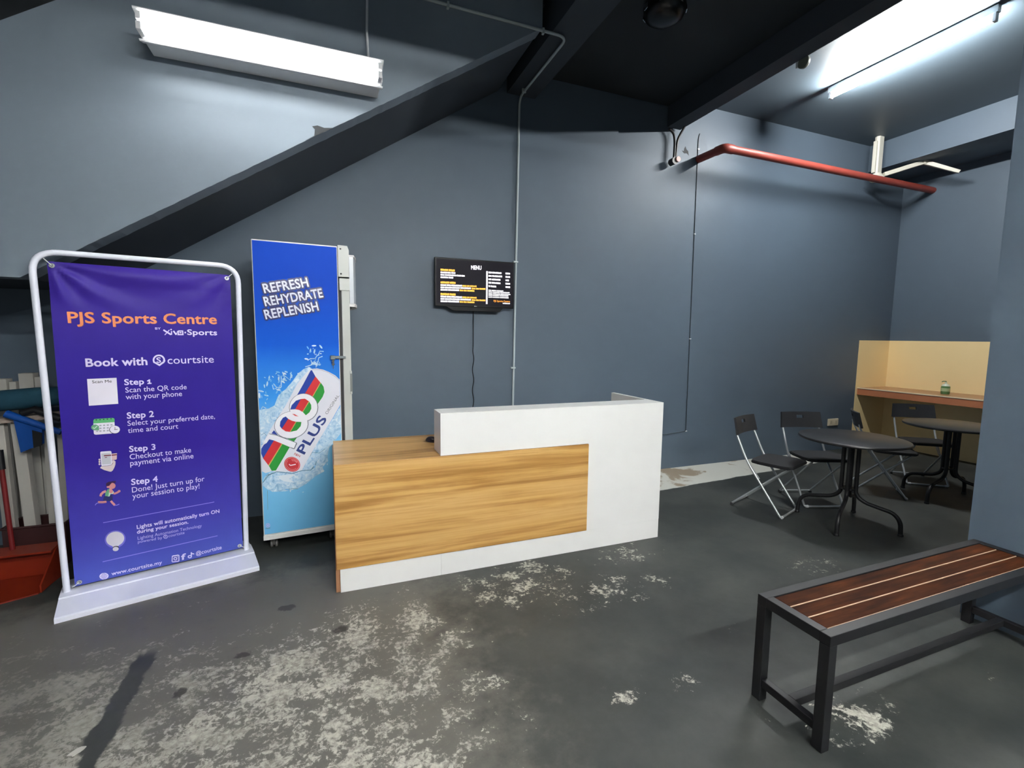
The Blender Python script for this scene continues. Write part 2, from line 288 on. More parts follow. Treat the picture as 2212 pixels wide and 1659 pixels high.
 ('P','ink',[(.2457,.2523),(.2455,.2504),(.2445,.2487),(.2429,.2473),(.2408,.2461),(.2382,.2454),(.2353,.245),(.2323,.245),(.2292,.2455),(.2262,.2464),(.2236,.2476),(.2213,.2491),(.2196,.2508),(.2185,.2527),(.2181,.2546),(.2184,.2564),(.2193,.2581),(.2209,.2596),(.223,.2607),(.2256,.2615),(.2284,.2619),(.2315,.2619),(.2346,.2614),(.2375,.2605),(.2402,.2593),(.2425,.2578),(.2442,.2561),(.2453,.2542)]),
 ('P','cream2',[(.2441,.2427),(.2439,.2398),(.243,.2372),(.2415,.2348),(.2395,.2329),(.2371,.2316),(.2343,.2309),(.2314,.2308),(.2284,.2314),(.2256,.2326),(.223,.2344),(.2208,.2366),(.2191,.2392),(.218,.242),(.2176,.2449),(.2178,.2478),(.2186,.2505),(.2201,.2528),(.2221,.2547),(.2245,.256),(.2273,.2567),(.2302,.2568),(.2331,.2563),(.236,.2551),(.2386,.2533),(.2408,.2511),(.2425,.2485),(.2436,.2456)]),
 ('P','card',[(.1772,.9909),(.2676,.9899),(.2673,.9292),(.2622,.9254),(.184,.9265),(.1775,.9301),(.1758,.9363)]),
 ('P','green',[(.1783,1.0086),(.1825,1.0153),(.1892,1.0158),(.2608,1.0148),(.267,1.0113),(.269,1.0043),(.2676,.9899),(.1772,.9909)]),
 ('P','greendark',[(.1938,1.0099),(.1937,1.0091),(.1934,1.0085),(.193,1.0079),(.1925,1.0074),(.1919,1.0071),(.1912,1.0069),(.1905,1.0069),(.1898,1.007),(.1891,1.0073),(.1886,1.0078),(.1881,1.0084),(.1878,1.009),(.1876,1.0098),(.1875,1.0105),(.1876,1.0112),(.1879,1.0119),(.1883,1.0125),(.1889,1.013),(.1895,1.0133),(.1902,1.0135),(.1909,1.0135),(.1916,1.0134),(.1922,1.013),(.1928,1.0126),(.1933,1.012),(.1936,1.0113),(.1938,1.0106)]),
 ('P','greendark',[(.2098,1.0095),(.2096,1.0087),(.2094,1.0081),(.209,1.0075),(.2084,1.007),(.2078,1.0067),(.2071,1.0065),(.2064,1.0065),(.2057,1.0066),(.205,1.0069),(.2045,1.0074),(.204,1.008),(.2036,1.0086),(.2034,1.0094),(.2034,1.0101),(.2035,1.0108),(.2038,1.0115),(.2042,1.0121),(.2048,1.0126),(.2054,1.0129),(.2061,1.0131),(.2068,1.0131),(.2075,1.013),(.2081,1.0127),(.2087,1.0122),(.2092,1.0116),(.2095,1.011),(.2097,1.0102)]),
 ('P','greendark',[(.2253,1.0094),(.2252,1.0086),(.2249,1.008),(.2245,1.0074),(.2239,1.0069),(.2233,1.0065),(.2226,1.0064),(.2219,1.0064),(.2212,1.0065),(.2205,1.0068),(.22,1.0073),(.2195,1.0079),(.2191,1.0085),(.2189,1.0093),(.2189,1.01),(.219,1.0107),(.2193,1.0114),(.2197,1.012),(.2203,1.0125),(.2209,1.0128),(.2216,1.013),(.2223,1.013),(.223,1.0129),(.2237,1.0126),(.2242,1.0121),(.2247,1.0115),(.2251,1.0109),(.2253,1.0101)]),
 ('P','greendark',[(.2411,1.0095),(.241,1.0087),(.2407,1.0081),(.2403,1.0075),(.2398,1.007),(.2391,1.0066),(.2384,1.0065),(.2377,1.0065),(.237,1.0066),(.2363,1.0069),(.2358,1.0074),(.2353,1.008),(.2349,1.0086),(.2347,1.0094),(.2347,1.0101),(.2348,1.0109),(.2351,1.0115),(.2355,1.0121),(.2361,1.0126),(.2367,1.013),(.2374,1.0131),(.2381,1.0132),(.2388,1.013),(.2395,1.0127),(.2401,1.0122),(.2406,1.0116),(.2409,1.011),(.2411,1.0102)]),
 ('P','greendark',[(.2571,1.0103),(.257,1.0096),(.2567,1.0089),(.2563,1.0083),(.2558,1.0078),(.2551,1.0075),(.2544,1.0073),(.2537,1.0073),(.253,1.0074),(.2523,1.0077),(.2517,1.0082),(.2512,1.0088),(.2509,1.0095),(.2507,1.0102),(.2506,1.011),(.2508,1.0117),(.251,1.0124),(.2515,1.013),(.252,1.0135),(.2526,1.0138),(.2533,1.014),(.2541,1.014),(.2548,1.0138),(.2555,1.0135),(.2561,1.0131),(.2565,1.0125),(.2569,1.0118),(.2571,1.0111)]),
 ('P','greyprint',[(.2017,.9804),(.2109,.9804),(.2109,.9727),(.2016,.9728)]),
 ('P','greyprint',[(.2173,.98),(.2267,.9799),(.2266,.9722),(.2173,.9723)]),
 ('P','greyprint',[(.2331,.9795),(.2425,.9795),(.2424,.9717),(.233,.9718)]),
 ('P','greyprint',[(.249,.979),(.2584,.979),(.2584,.9712),(.2489,.9713)]),
 ('P','greyprint',[(.2008,.9647),(.21,.9647),(.2099,.957),(.2007,.9571)]),
 ('P','greyprint',[(.2164,.9642),(.2258,.9642),(.2257,.9565),(.2163,.9565)]),
 ('P','greyprint',[(.2322,.9637),(.2416,.9636),(.2415,.9559),(.2321,.956)]),
 ('P','greyprint',[(.1999,.949),(.2091,.9489),(.209,.9413),(.1998,.9414)]),
 ('P','greyprint',[(.2155,.9485),(.2248,.9484),(.2248,.9407),(.2154,.9408)]),
 ('P','greyprint',[(.2313,.9479),(.2407,.9478),(.2406,.94),(.2312,.9402)]),
 ('P','greyprint',[(.1862,.9494),(.1951,.9496),(.195,.9424),(.1862,.9422)]),
 ('P','greenmid',[(.1991,.9664),(.1985,.9627),(.1971,.9593),(.195,.9564),(.1922,.954),(.1891,.9524),(.1856,.9516),(.182,.9516),(.1784,.9524),(.1751,.954),(.1722,.9563),(.1698,.9592),(.168,.9626),(.1671,.9662),(.1669,.9699),(.1675,.9735),(.1689,.9769),(.171,.9798),(.1737,.9822),(.1768,.9838),(.1803,.9847),(.1839,.9847),(.1875,.9839),(.1908,.9823),(.1937,.98),(.1962,.9771),(.1979,.9738),(.1989,.9701)]),
 ('P','greenmid',[(.1924,.9786),(.1996,.9754),(.1992,.9496),(.1855,.9519)]),
 ('S','palegreen',[(.1726,.9667),(.1799,.9596),(.1941,.9728)],[(.1751,.9706),(.179,.9646),(.1919,.9771)]),
 ('P','ink2',[(.2895,.9432),(.2886,.938),(.2866,.9332),(.2835,.929),(.2795,.9256),(.2748,.9233),(.2697,.9222),(.2644,.9222),(.2591,.9234),(.2543,.9258),(.25,.9291),(.2465,.9333),(.2439,.9381),(.2425,.9433),(.2422,.9486),(.2431,.9537),(.2451,.9585),(.2481,.9627),(.2521,.966),(.2567,.9683),(.2618,.9695),(.267,.9696),(.2723,.9684),(.2772,.9661),(.2816,.9628),(.2851,.9586),(.2877,.9538),(.2892,.9486)]),
 ('P','card',[(.2888,.9443),(.288,.9395),(.2861,.935),(.2832,.9312),(.2796,.9281),(.2753,.926),(.2705,.925),(.2656,.925),(.2608,.9261),(.2563,.9283),(.2523,.9313),(.2491,.9352),(.2467,.9396),(.2454,.9443),(.2451,.9492),(.2459,.954),(.2478,.9584),(.2506,.9622),(.2542,.9652),(.2585,.9674),(.2632,.9685),(.2681,.9685),(.2729,.9674),(.2775,.9653),(.2815,.9623),(.2848,.9584),(.2872,.954),(.2885,.9492)]),
 ('S','ink2',[(.2667,.9609),(.2659,.9464)],[(.2689,.9606),(.2681,.9461)]),
 ('S','ink2',[(.2643,.9446),(.279,.9454)],[(.2642,.9475),(.2789,.9483)]),
 ('P','pinkcard',[(.2382,.8081),(.2685,.8086),(.2656,.7739),(.2608,.7709),(.2361,.7717)]),
 ('P','maroonprint',[(.2416,.8037),(.2678,.8028),(.2672,.7965),(.2411,.7964)]),
 ('P','card',[(.1966,.8231),(.2005,.8274),(.241,.8253),(.2447,.8199),(.2439,.7489),(.2399,.7417),(.2001,.7438),(.1965,.7492)]),
 ('P','screengrey',[(.201,.8152),(.2404,.8156),(.2394,.7497),(.2009,.7514)]),
 ('P','maroonprint',[(.2108,.8053),(.2425,.8036),(.2423,.797),(.2114,.7984)]),
 ('P','maroonprint',[(.2141,.7922),(.2246,.7926),(.2236,.7888),(.2138,.7883)]),
 ('P','handprint',[(.1906,.7344),(.1965,.7431),(.2271,.7418),(.2418,.7444),(.2455,.7703),(.2533,.7691),(.2593,.7613),(.258,.7442),(.2528,.7278),(.2445,.7107),(.2368,.7046),(.2288,.7072),(.2077,.7193)]),
 ('P','handprint',[(.1953,.7814),(.1951,.7802),(.1947,.779),(.1942,.778),(.1934,.7772),(.1926,.7766),(.1917,.7763),(.1907,.7763),(.1898,.7766),(.1889,.7772),(.1881,.778),(.1875,.779),(.1871,.7802),(.1868,.7814),(.1868,.7827),(.187,.784),(.1874,.7852),(.1879,.7862),(.1887,.787),(.1895,.7876),(.1904,.7878),(.1914,.7878),(.1923,.7876),(.1932,.787),(.194,.7862),(.1946,.7852),(.195,.784),(.1953,.7827)]),
 ('P','handprint',[(.1946,.7689),(.1944,.7677),(.194,.7665),(.1934,.7655),(.1927,.7647),(.1919,.7641),(.1909,.7638),(.19,.7638),(.189,.7641),(.1882,.7647),(.1874,.7655),(.1868,.7665),(.1864,.7677),(.1861,.769),(.1861,.7703),(.1863,.7715),(.1866,.7727),(.1872,.7737),(.1879,.7745),(.1888,.7751),(.1897,.7754),(.1907,.7754),(.1916,.7751),(.1925,.7745),(.1932,.7737),(.1939,.7727),(.1943,.7715),(.1945,.7702)]),
 ('P','handprint',[(.1938,.7557),(.1936,.7544),(.1932,.7533),(.1927,.7523),(.1919,.7515),(.1911,.7509),(.1902,.7506),(.1892,.7506),(.1883,.7509),(.1874,.7515),(.1866,.7523),(.186,.7533),(.1856,.7545),(.1853,.7558),(.1853,.7571),(.1855,.7583),(.1859,.7595),(.1864,.7605),(.1872,.7613),(.188,.7619),(.1889,.7622),(.1899,.7622),(.1908,.7619),(.1917,.7613),(.1925,.7605),(.1931,.7595),(.1935,.7583),(.1938,.757)]),
 ('S','ink2',[(.1968,.7421),(.2271,.7409),(.2422,.7435),(.2495,.7549)],[(.1968,.744),(.2271,.7428),(.2415,.7453),(.2483,.7562)]),
 ('S','skinprint',[(.2067,.6023),(.1926,.5971),(.1817,.5853),(.1782,.5723)],[(.2099,.5887),(.1974,.5844),(.1899,.5763),(.1878,.5669)]),
 ('S','skinprint',[(.2341,.5745),(.2446,.5675),(.2599,.5726),(.2686,.5788)],[(.2378,.5849),(.2444,.5795),(.2563,.5839),(.2639,.5895)]),
 ('P','skinprint',[(.2715,.5855),(.2717,.5838),(.2715,.5822),(.271,.5807),(.2702,.5793),(.2692,.5781),(.2679,.5772),(.2665,.5766),(.2651,.5764),(.2636,.5765),(.2622,.577),(.261,.5778),(.26,.5789),(.2592,.5803),(.2587,.5818),(.2585,.5834),(.2587,.5851),(.2592,.5866),(.26,.588),(.261,.5892),(.2623,.5901),(.2637,.5907),(.2651,.5909),(.2666,.5908),(.268,.5903),(.2692,.5895),(.2703,.5883),(.271,.587)]),
 ('S','skinprint',[(.2067,.5398),(.1918,.54),(.1707,.5445)],[(.2072,.5272),(.1916,.5275),(.17,.5321)]),
 ('S','skinprint',[(.2217,.5304),(.2298,.5151),(.238,.5012)],[(.2296,.5377),(.2375,.5227),(.2455,.5092)]),
 ('P','navy',[(.1991,.5678),(.2333,.5713),(.2348,.5396),(.2201,.5337),(.2072,.5379),(.1924,.5455)]),
 ('P','palegreen',[(.2231,.606),(.2349,.5993),(.2428,.5828),(.2356,.5738),(.2269,.5755),(.2217,.5617),(.213,.5635)]),
 ('P','greenmid',[(.2166,.6058),(.2231,.6053),(.2209,.5856),(.2175,.564),(.2024,.5679),(.2058,.5886)]),
 ('P','skinprint',[(.2386,.5881),(.2383,.5855),(.2375,.5831),(.2363,.5811),(.2348,.5795),(.2331,.5784),(.2312,.5779),(.2292,.578),(.2273,.5787),(.2255,.58),(.224,.5817),(.2227,.5838),(.2218,.5863),(.2213,.5889),(.2212,.5915),(.2216,.5941),(.2224,.5964),(.2235,.5985),(.225,.6001),(.2267,.6011),(.2286,.6017),(.2306,.6016),(.2325,.6009),(.2343,.5997),(.2359,.5979),(.2372,.5958),(.2381,.5934),(.2386,.5908)]),
 ('P','skinprint',[(.2262,.6202),(.2353,.6066),(.2336,.5965),(.2229,.6016)]),
 ('P','skinprint',[(.2514,.6184),(.2508,.6144),(.2494,.6107),(.2472,.6076),(.2444,.6052),(.2412,.6036),(.2377,.6029),(.234,.6031),(.2304,.6043),(.227,.6063),(.224,.6091),(.2216,.6125),(.2199,.6164),(.2189,.6205),(.2187,.6246),(.2194,.6286),(.2208,.6322),(.2229,.6354),(.2257,.6378),(.2289,.6394),(.2324,.6401),(.2361,.6399),(.2397,.6388),(.2431,.6368),(.2461,.634),(.2485,.6306),(.2503,.6267),(.2513,.6226)]),
 ('P','skinprint',[(.2244,.6176),(.2241,.6162),(.2236,.6149),(.2228,.6138),(.2218,.6129),(.2206,.6123),(.2194,.6121),(.218,.6122),(.2167,.6126),(.2155,.6133),(.2144,.6143),(.2135,.6155),(.2129,.6169),(.2125,.6184),(.2125,.6199),(.2127,.6213),(.2132,.6226),(.214,.6237),(.215,.6246),(.2162,.6252),(.2174,.6254),(.2188,.6253),(.2201,.6249),(.2213,.6242),(.2224,.6232),(.2233,.622),(.2239,.6206),(.2243,.6191)]),
 ('P','hairprint',[(.2103,.6292),(.2121,.6421),(.2222,.6476),(.2421,.6484),(.2542,.647),(.2524,.6346),(.236,.6392),(.2277,.6288),(.2242,.6236),(.2142,.6225)]),
 ('S','paleviolet',[(.1719,.5371),(.1627,.5343),(.156,.5251)],[(.1728,.5328),(.1644,.5304),(.1583,.5218)]),
 ('S','paleviolet',[(.2395,.5019),(.2508,.5011),(.2625,.5054)],[(.2394,.5064),(.2502,.5055),(.2614,.5098)]),
]
ART_COOLER = [
 ('P','water',[(-.0062,.9773),(.0077,.9954),(.0643,1.0016),(.0986,1.0207),(.121,1.0806),(.1422,1.1064),(.1703,1.1282),(.2134,1.1803),(.2498,1.2331),(.2858,1.2631),(.3215,1.2779),(.3424,1.262),(.2968,1.1622),(.1845,.9347),(.0543,.8195),(.0078,.7353),(-.0067,.7902)]),
 ('P','water',[(.5227,.9938),(.5311,.8716),(.5256,.7973),(.4595,.7253),(.4363,.6949),(.4237,.6391),(.4263,.598),(.3881,.5614),(.3983,.5275),(.3422,.5016),(.279,.4527),(.2207,.424),(.1464,.416),(.0637,.4234),(.0307,.4495),(.0031,.4766),(.0167,.5255),(.0448,.5572),(.0963,.5688),(.2068,.546),(.2571,.5601),(.3178,.666),(.3602,.7463),(.4641,.9033)]),
 ('P','canwhite',[(.3264,1.2623),(.3712,1.2661),(.4108,1.2567),(.4505,1.2382),(.4906,1.2135),(.531,1.1825),(.5304,1.0015),(.4642,.9085),(.3601,.7423),(.2533,.5545),(.2069,.5479),(.1372,.5561),(.0689,.568),(.028,.5592),(-.0016,.5743),(-.0083,.66),(-.0021,.7362),(.0442,.8165),(.0944,.9022),(.1666,1.017),(.2441,1.164),(.2934,1.2263)]),
 ('S','greyprint',[(.3387,1.2568),(.3888,1.2558),(.4426,1.2351),(.486,1.2064),(.53,1.1733)],[(.3388,1.2595),(.3893,1.2585),(.4437,1.2376),(.4874,1.2088),(.5316,1.1756)]),
 ('P','cblue',[(.3297,1.2526),(.338,1.2551),(.3596,1.2102),(.2894,1.0932),(.2594,1.0918),(.238,1.0823),(.2827,1.1627)]),
 ('P','cred',[(.3596,1.2102),(.3908,1.1662),(.3369,1.07),(.2894,1.0932)]),
 ('P','cgreen',[(.3937,1.1649),(.4104,1.1367),(.4156,1.099),(.4019,1.0639),(.3696,1.0172),(.3386,1.0699)]),
 ('P','cgold',[(.3894,1.167),(.3944,1.1645),(.3397,1.0691),(.3347,1.0709)]),
 ('P','cblue',[(.0892,.8514),(.1117,.8148),(.0732,.8295)]),
 ('P','cgreen',[(.1624,.7892),(.2324,.7931),(.2103,.7615)]),
 ('P','greyink',[(.3722,.9909),(.3691,.9688),(.3615,.9481),(.3497,.9299),(.3343,.9151),(.3161,.9044),(.2961,.8984),(.2753,.8974),(.2547,.9013),(.2355,.9099),(.2185,.9228),(.2045,.9392),(.1943,.9584),(.1883,.9794),(.1867,1.0012),(.1897,1.0227),(.1971,1.0429),(.2085,1.0608),(.2234,1.0756),(.2411,1.0864),(.2607,1.0928),(.2813,1.0944),(.3019,1.091),(.3214,1.0829),(.3388,1.0703),(.3532,1.054),(.364,1.0346),(.3704,1.0132)]),
 ('P','greyink',[(.3049,.8971),(.3056,.8752),(.3008,.8536),(.2908,.8332),(.276,.8152),(.2572,.8006),(.2356,.79),(.2121,.784),(.188,.7828),(.1645,.7864),(.1429,.7946),(.124,.8071),(.1089,.823),(.0983,.8417),(.0926,.8621),(.092,.8834),(.0967,.9045),(.1064,.9243),(.1205,.9419),(.1386,.9565),(.1596,.9674),(.1827,.9739),(.2066,.9757),(.2302,.9726),(.2523,.9649),(.2717,.9528),(.2875,.9369),(.2988,.918)]),
 ('P','canwhite2',[(.3671,.992),(.3642,.9706),(.357,.9506),(.3457,.933),(.331,.9186),(.3136,.9082),(.2945,.9024),(.2747,.9014),(.2551,.9051),(.2367,.9134),(.2205,.9259),(.2072,.9418),(.1974,.9604),(.1917,.9807),(.1902,1.0018),(.1931,1.0227),(.2001,1.0422),(.211,1.0596),(.2252,1.0738),(.2421,1.0843),(.2609,1.0905),(.2805,1.0921),(.3001,1.0888),(.3187,1.081),(.3353,1.0688),(.3491,1.053),(.3593,1.0343),(.3654,1.0136)]),
 ('P','canwhite2',[(.3,.8972),(.3007,.8761),(.2961,.8551),(.2865,.8355),(.2723,.8181),(.2543,.804),(.2335,.7937),(.2109,.7879),(.1878,.7868),(.1652,.7903),(.1444,.7983),(.1262,.8103),(.1117,.8257),(.1014,.8438),(.0959,.8636),(.0954,.8842),(.0999,.9046),(.1091,.9237),(.1228,.9408),(.1401,.9549),(.1603,.9654),(.1825,.9716),(.2054,.9733),(.2281,.9704),(.2494,.9629),(.2681,.9511),(.2832,.9357),(.2941,.9175)]),
 ('P','cblue',[(.1932,.9865),(.2039,1.0169),(.2316,1.0465),(.2635,1.0566),(.2245,.9875)]),
 ('P','cred',[(.2635,1.0566),(.2883,1.0574),(.3133,1.0374),(.2703,.9653),(.2488,.9806),(.2245,.9875)]),
 ('P','cgreen',[(.3144,1.0366),(.3262,1.0124),(.3265,.9848),(.3139,.9599),(.2901,.9409),(.2713,.9652)]),
 ('P','cgold',[(.3116,1.0394),(.3158,1.0357),(.2723,.9644),(.2685,.9665)]),
 ('P','cred',[(.2043,.956),(.2199,.9527),(.2446,.9348),(.223,.9408)]),
 ('P','cblue',[(.164,.9407),(.179,.9231),(.1371,.8574),(.1258,.8776),(.1303,.9082),(.1465,.9322)]),
 ('P','cred',[(.179,.9231),(.201,.9084),(.2259,.8996),(.1863,.8314),(.1605,.8373),(.1371,.8574)]),
 ('P','cgreen',[(.2287,.8994),(.2603,.8953),(.2551,.8661),(.2303,.8385),(.188,.8309)]),
 ('P','cgold',[(.2252,.9004),(.2301,.8989),(.1894,.8304),(.1853,.8315)]),
 ('P','greyink',[(.0564,.8309),(.105,.8173),(.2258,.7535),(.2291,.7461),(.2121,.7089),(.2033,.7098),(.1827,.722),(.1302,.755)]),
 ('P','canwhite2',[(.0579,.8262),(.1015,.8137),(.2233,.7505),(.208,.7144),(.1846,.7245),(.0867,.7802),(.0567,.7916),(.0423,.7667),(.0208,.7725)]),
 ('P','cblue',[(.0583,.7904),(.0867,.7802),(.0168,.6632),(.0037,.6973),(.0093,.7313),(.0252,.7567),(.0423,.7667)]),
 ('P','cred',[(.0867,.7802),(.1343,.7538),(.0474,.6107),(.0168,.6632)]),
 ('P','cgreen',[(.1363,.7525),(.1818,.7248),(.0912,.5705),(.0656,.5712),(.0493,.6081)]),
 ('P','cgold',[(.1329,.7547),(.1383,.7515),(.0506,.6064),(.0461,.6131)]),
 ('T','PLUS','cnavy',6,(.2728,.6657),(.4262,.9038),(.2289,.7065)),
 ('T','ORIGINAL','greyink',0,(.4297,.9369),(.5151,1.0688),(.4145,.9486)),
 ('T','F&N','credtext',3,(.2062,.6692),(.2413,.6481),(.213,.6831)),
 ('P','credtext',[(.2387,.5727),(.2328,.5635),(.225,.5563),(.2156,.5514),(.205,.5491),(.1939,.5495),(.1827,.5525),(.1721,.558),(.1625,.5658),(.1545,.5753),(.1485,.5862),(.1446,.5978),(.1431,.6097),(.1442,.6212),(.1476,.6317),(.1533,.6408),(.161,.648),(.1703,.653),(.1807,.6554),(.1918,.6552),(.2029,.6523),(.2136,.647),(.2233,.6393),(.2314,.6298),(.2377,.6189),(.2416,.6071),(.2432,.5951),(.2422,.5834)]),
 ('S','credpale',[(.2342,.5756),(.229,.5673),(.2219,.5608),(.2134,.5565),(.2039,.5544),(.1939,.5548),(.1838,.5575),(.1742,.5625),(.1655,.5695),(.1583,.5781),(.1528,.5879),(.1492,.5984),(.1479,.6091),(.1488,.6194),(.1519,.6289),(.1571,.6371),(.164,.6436),(.1724,.648),(.1818,.6502),(.1918,.65),(.2019,.6474),(.2115,.6425),(.2202,.6356),(.2276,.627),(.2333,.6172),(.2369,.6066),(.2383,.5957),(.2374,.5852),(.2342,.5756)],[(.2317,.5772),(.2268,.5695),(.2202,.5634),(.2122,.5592),(.2032,.5573),(.1938,.5576),(.1843,.5602),(.1753,.5649),(.1672,.5714),(.1603,.5795),(.1551,.5887),(.1518,.5986),(.1506,.6087),(.1514,.6184),(.1544,.6273),(.1592,.6351),(.1657,.6411),(.1736,.6453),(.1824,.6473),(.1918,.6471),(.2013,.6447),(.2104,.6401),(.2186,.6336),(.2255,.6255),(.2308,.6163),(.2342,.6063),(.2355,.5961),(.2347,.5863),(.2317,.5772)]),
 ('S','credpale',[(.2187,.5716),(.2157,.5693),(.2124,.5674),(.2089,.566),(.2052,.565),(.2013,.5645),(.1974,.5645),(.1933,.5649),(.1893,.5658),(.1853,.5672),(.1815,.569),(.1777,.5713),(.1742,.5739),(.1709,.5769),(.1679,.5802),(.1652,.5838),(.1628,.5876),(.1608,.5916),(.1593,.5957),(.1581,.5999),(.1574,.6041),(.1571,.6083),(.1573,.6125),(.1579,.6165),(.159,.6203),(.1604,.6239),(.1623,.6273),(.1646,.6303),(.1672,.633)],[(.2171,.5735),(.2143,.5713),(.2112,.5695),(.2079,.5682),(.2045,.5673),(.2008,.5668),(.1971,.5668),(.1933,.5672),(.1895,.568),(.1858,.5693),(.1822,.571),(.1786,.5731),(.1753,.5756),(.1722,.5784),(.1694,.5815),(.1668,.5849),(.1646,.5885),(.1628,.5922),(.1613,.5961),(.1602,.6),(.1595,.604),(.1592,.608),(.1594,.6119),(.16,.6156),(.161,.6192),(.1624,.6226),(.1641,.6258),(.1663,.6286),(.1687,.6312)]),
 ('S','canwhite2',[(.1717,.6032),(.1819,.5925),(.2161,.5968)],[(.1756,.6075),(.1822,.5988),(.2152,.6031)]),
 ('S','credpale',[(.1887,.6338),(.2057,.6341),(.2259,.6143)],[(.1885,.637),(.2067,.6369),(.2276,.6166)]),
 ('S','credpale',[(.1936,.6253),(.2088,.6238),(.2239,.6085)],[(.1937,.6285),(.2099,.6267),(.2257,.6108)]),
 ('S','water2',[(.0106,.4934),(.0456,.5393),(.0961,.5582),(.1925,.5349),(.2535,.5477),(.3118,.5452),(.3467,.5886)],[(.007,.4972),(.0428,.544),(.0959,.5637),(.1924,.5405),(.2528,.5533),(.3097,.5505),(.3428,.5925)]),
 ('S','water2',[(-.0001,.4876),(.0352,.5413),(.0759,.5556)],[(-.0028,.4901),(.0331,.5445),(.0748,.5594)]),
 ('P','waterwhite',[(.1018,.5308),(.1434,.5336),(.2134,.5292),(.1702,.5026),(.2044,.4703),(.1418,.4863),(.1147,.5055)]),
 ('S','water2',[(-.0056,.8345),(.0145,.8213),(.028,.8355),(.0432,.8155)],[(-.0043,.8371),(.0143,.8243),(.0284,.8385),(.0452,.8175)]),
 ('S','water2',[(.3114,.6498),(.3221,.672),(.3692,.6633),(.4072,.6882)],[(.3089,.6515),(.3213,.6752),(.3685,.6665),(.4056,.691)]),
 ('S','water2',[(.3472,.6071),(.3353,.5685),(.306,.548)],[(.3506,.6055),(.3383,.5659),(.3081,.5446)]),
 ('S','water2',[(.1469,.4281),(.1889,.4265),(.2242,.4218)],[(.1468,.4317),(.1889,.4301),(.2243,.4254)]),
 ('P','water',[(.3575,1.3619),(.3571,1.3622),(.3569,1.3628),(.3569,1.3635),(.357,1.3644),(.3572,1.3654),(.3575,1.3664),(.358,1.3675),(.3586,1.3685),(.3592,1.3694),(.3598,1.3701),(.3605,1.3707),(.3611,1.371),(.3616,1.3712),(.3621,1.3711),(.3624,1.3707),(.3626,1.3702),(.3627,1.3694),(.3626,1.3686),(.3623,1.3676),(.362,1.3665),(.3615,1.3655),(.361,1.3645),(.3603,1.3636),(.3597,1.3628),(.359,1.3623),(.3584,1.3619),(.3579,1.3618)]),
 ('P','water',[(.4055,1.3679),(.4052,1.3671),(.4045,1.3664),(.4036,1.3659),(.4023,1.3654),(.4009,1.3652),(.3993,1.3651),(.3977,1.3652),(.3961,1.3656),(.3946,1.366),(.3932,1.3666),(.3922,1.3674),(.3914,1.3682),(.391,1.369),(.3909,1.3699),(.3912,1.3707),(.3918,1.3714),(.3928,1.3719),(.394,1.3724),(.3955,1.3726),(.397,1.3727),(.3987,1.3726),(.4003,1.3723),(.4018,1.3718),(.4031,1.3712),(.4042,1.3704),(.405,1.3696),(.4054,1.3688)]),
 ('P','water',[(.3547,1.3692),(.3536,1.3699),(.3527,1.3713),(.3522,1.3734),(.3519,1.3762),(.352,1.3794),(.3523,1.3828),(.353,1.3864),(.3539,1.39),(.355,1.3932),(.3563,1.3961),(.3577,1.3985),(.3591,1.4002),(.3605,1.4011),(.3618,1.4012),(.3628,1.4006),(.3637,1.3991),(.3642,1.397),(.3645,1.3943),(.3645,1.3911),(.3641,1.3876),(.3634,1.384),(.3625,1.3805),(.3614,1.3772),(.3601,1.3743),(.3587,1.3719),(.3573,1.3703),(.3559,1.3693)]),
 ('P','waterwhite',[(.3178,1.3304),(.3173,1.3293),(.3162,1.3283),(.3145,1.3276),(.3124,1.327),(.31,1.3268),(.3074,1.3269),(.3046,1.3272),(.3019,1.3278),(.2994,1.3286),(.2972,1.3297),(.2954,1.3309),(.2941,1.3321),(.2934,1.3334),(.2933,1.3346),(.2938,1.3358),(.2949,1.3368),(.2965,1.3375),(.2986,1.338),(.301,1.3383),(.3036,1.3382),(.3064,1.3379),(.3091,1.3373),(.3116,1.3365),(.3138,1.3354),(.3156,1.3342),(.3169,1.333),(.3176,1.3317)]),
 ('P','water',[(.33,1.3789),(.3291,1.3794),(.3284,1.3805),(.3279,1.3823),(.3277,1.3845),(.3277,1.387),(.328,1.3898),(.3284,1.3928),(.3291,1.3956),(.33,1.3983),(.331,1.4007),(.3321,1.4026),(.3332,1.404),(.3343,1.4047),(.3353,1.4049),(.3362,1.4044),(.3369,1.4032),(.3374,1.4015),(.3376,1.3993),(.3376,1.3967),(.3374,1.3939),(.3369,1.391),(.3362,1.3881),(.3353,1.3854),(.3343,1.3831),(.3332,1.3811),(.3321,1.3798),(.331,1.379)]),
 ('P','water',[(.3497,1.3981),(.3493,1.3983),(.349,1.3989),(.3487,1.3996),(.3486,1.4006),(.3485,1.4018),(.3486,1.4031),(.3488,1.4045),(.3491,1.4058),(.3494,1.4071),(.3498,1.4082),(.3503,1.4091),(.3508,1.4098),(.3513,1.4102),(.3517,1.4102),(.3521,1.41),(.3525,1.4095),(.3527,1.4087),(.3528,1.4077),(.3529,1.4065),(.3528,1.4052),(.3526,1.4039),(.3524,1.4025),(.352,1.4013),(.3516,1.4001),(.3511,1.3992),(.3506,1.3986),(.3501,1.3982)]),
 ('P','sky2',[(.3265,1.3754),(.3262,1.3762),(.3263,1.3772),(.3266,1.3784),(.3273,1.3798),(.3283,1.3813),(.3295,1.3827),(.3309,1.3841),(.3324,1.3853),(.334,1.3863),(.3355,1.387),(.3369,1.3875),(.3381,1.3877),(.339,1.3875),(.3396,1.387),(.34,1.3862),(.3399,1.3851),(.3396,1.3839),(.3389,1.3825),(.3379,1.3811),(.3367,1.3796),(.3352,1.3783),(.3337,1.377),(.3322,1.376),(.3307,1.3753),(.3293,1.3748),(.3281,1.3747),(.3272,1.3749)]),
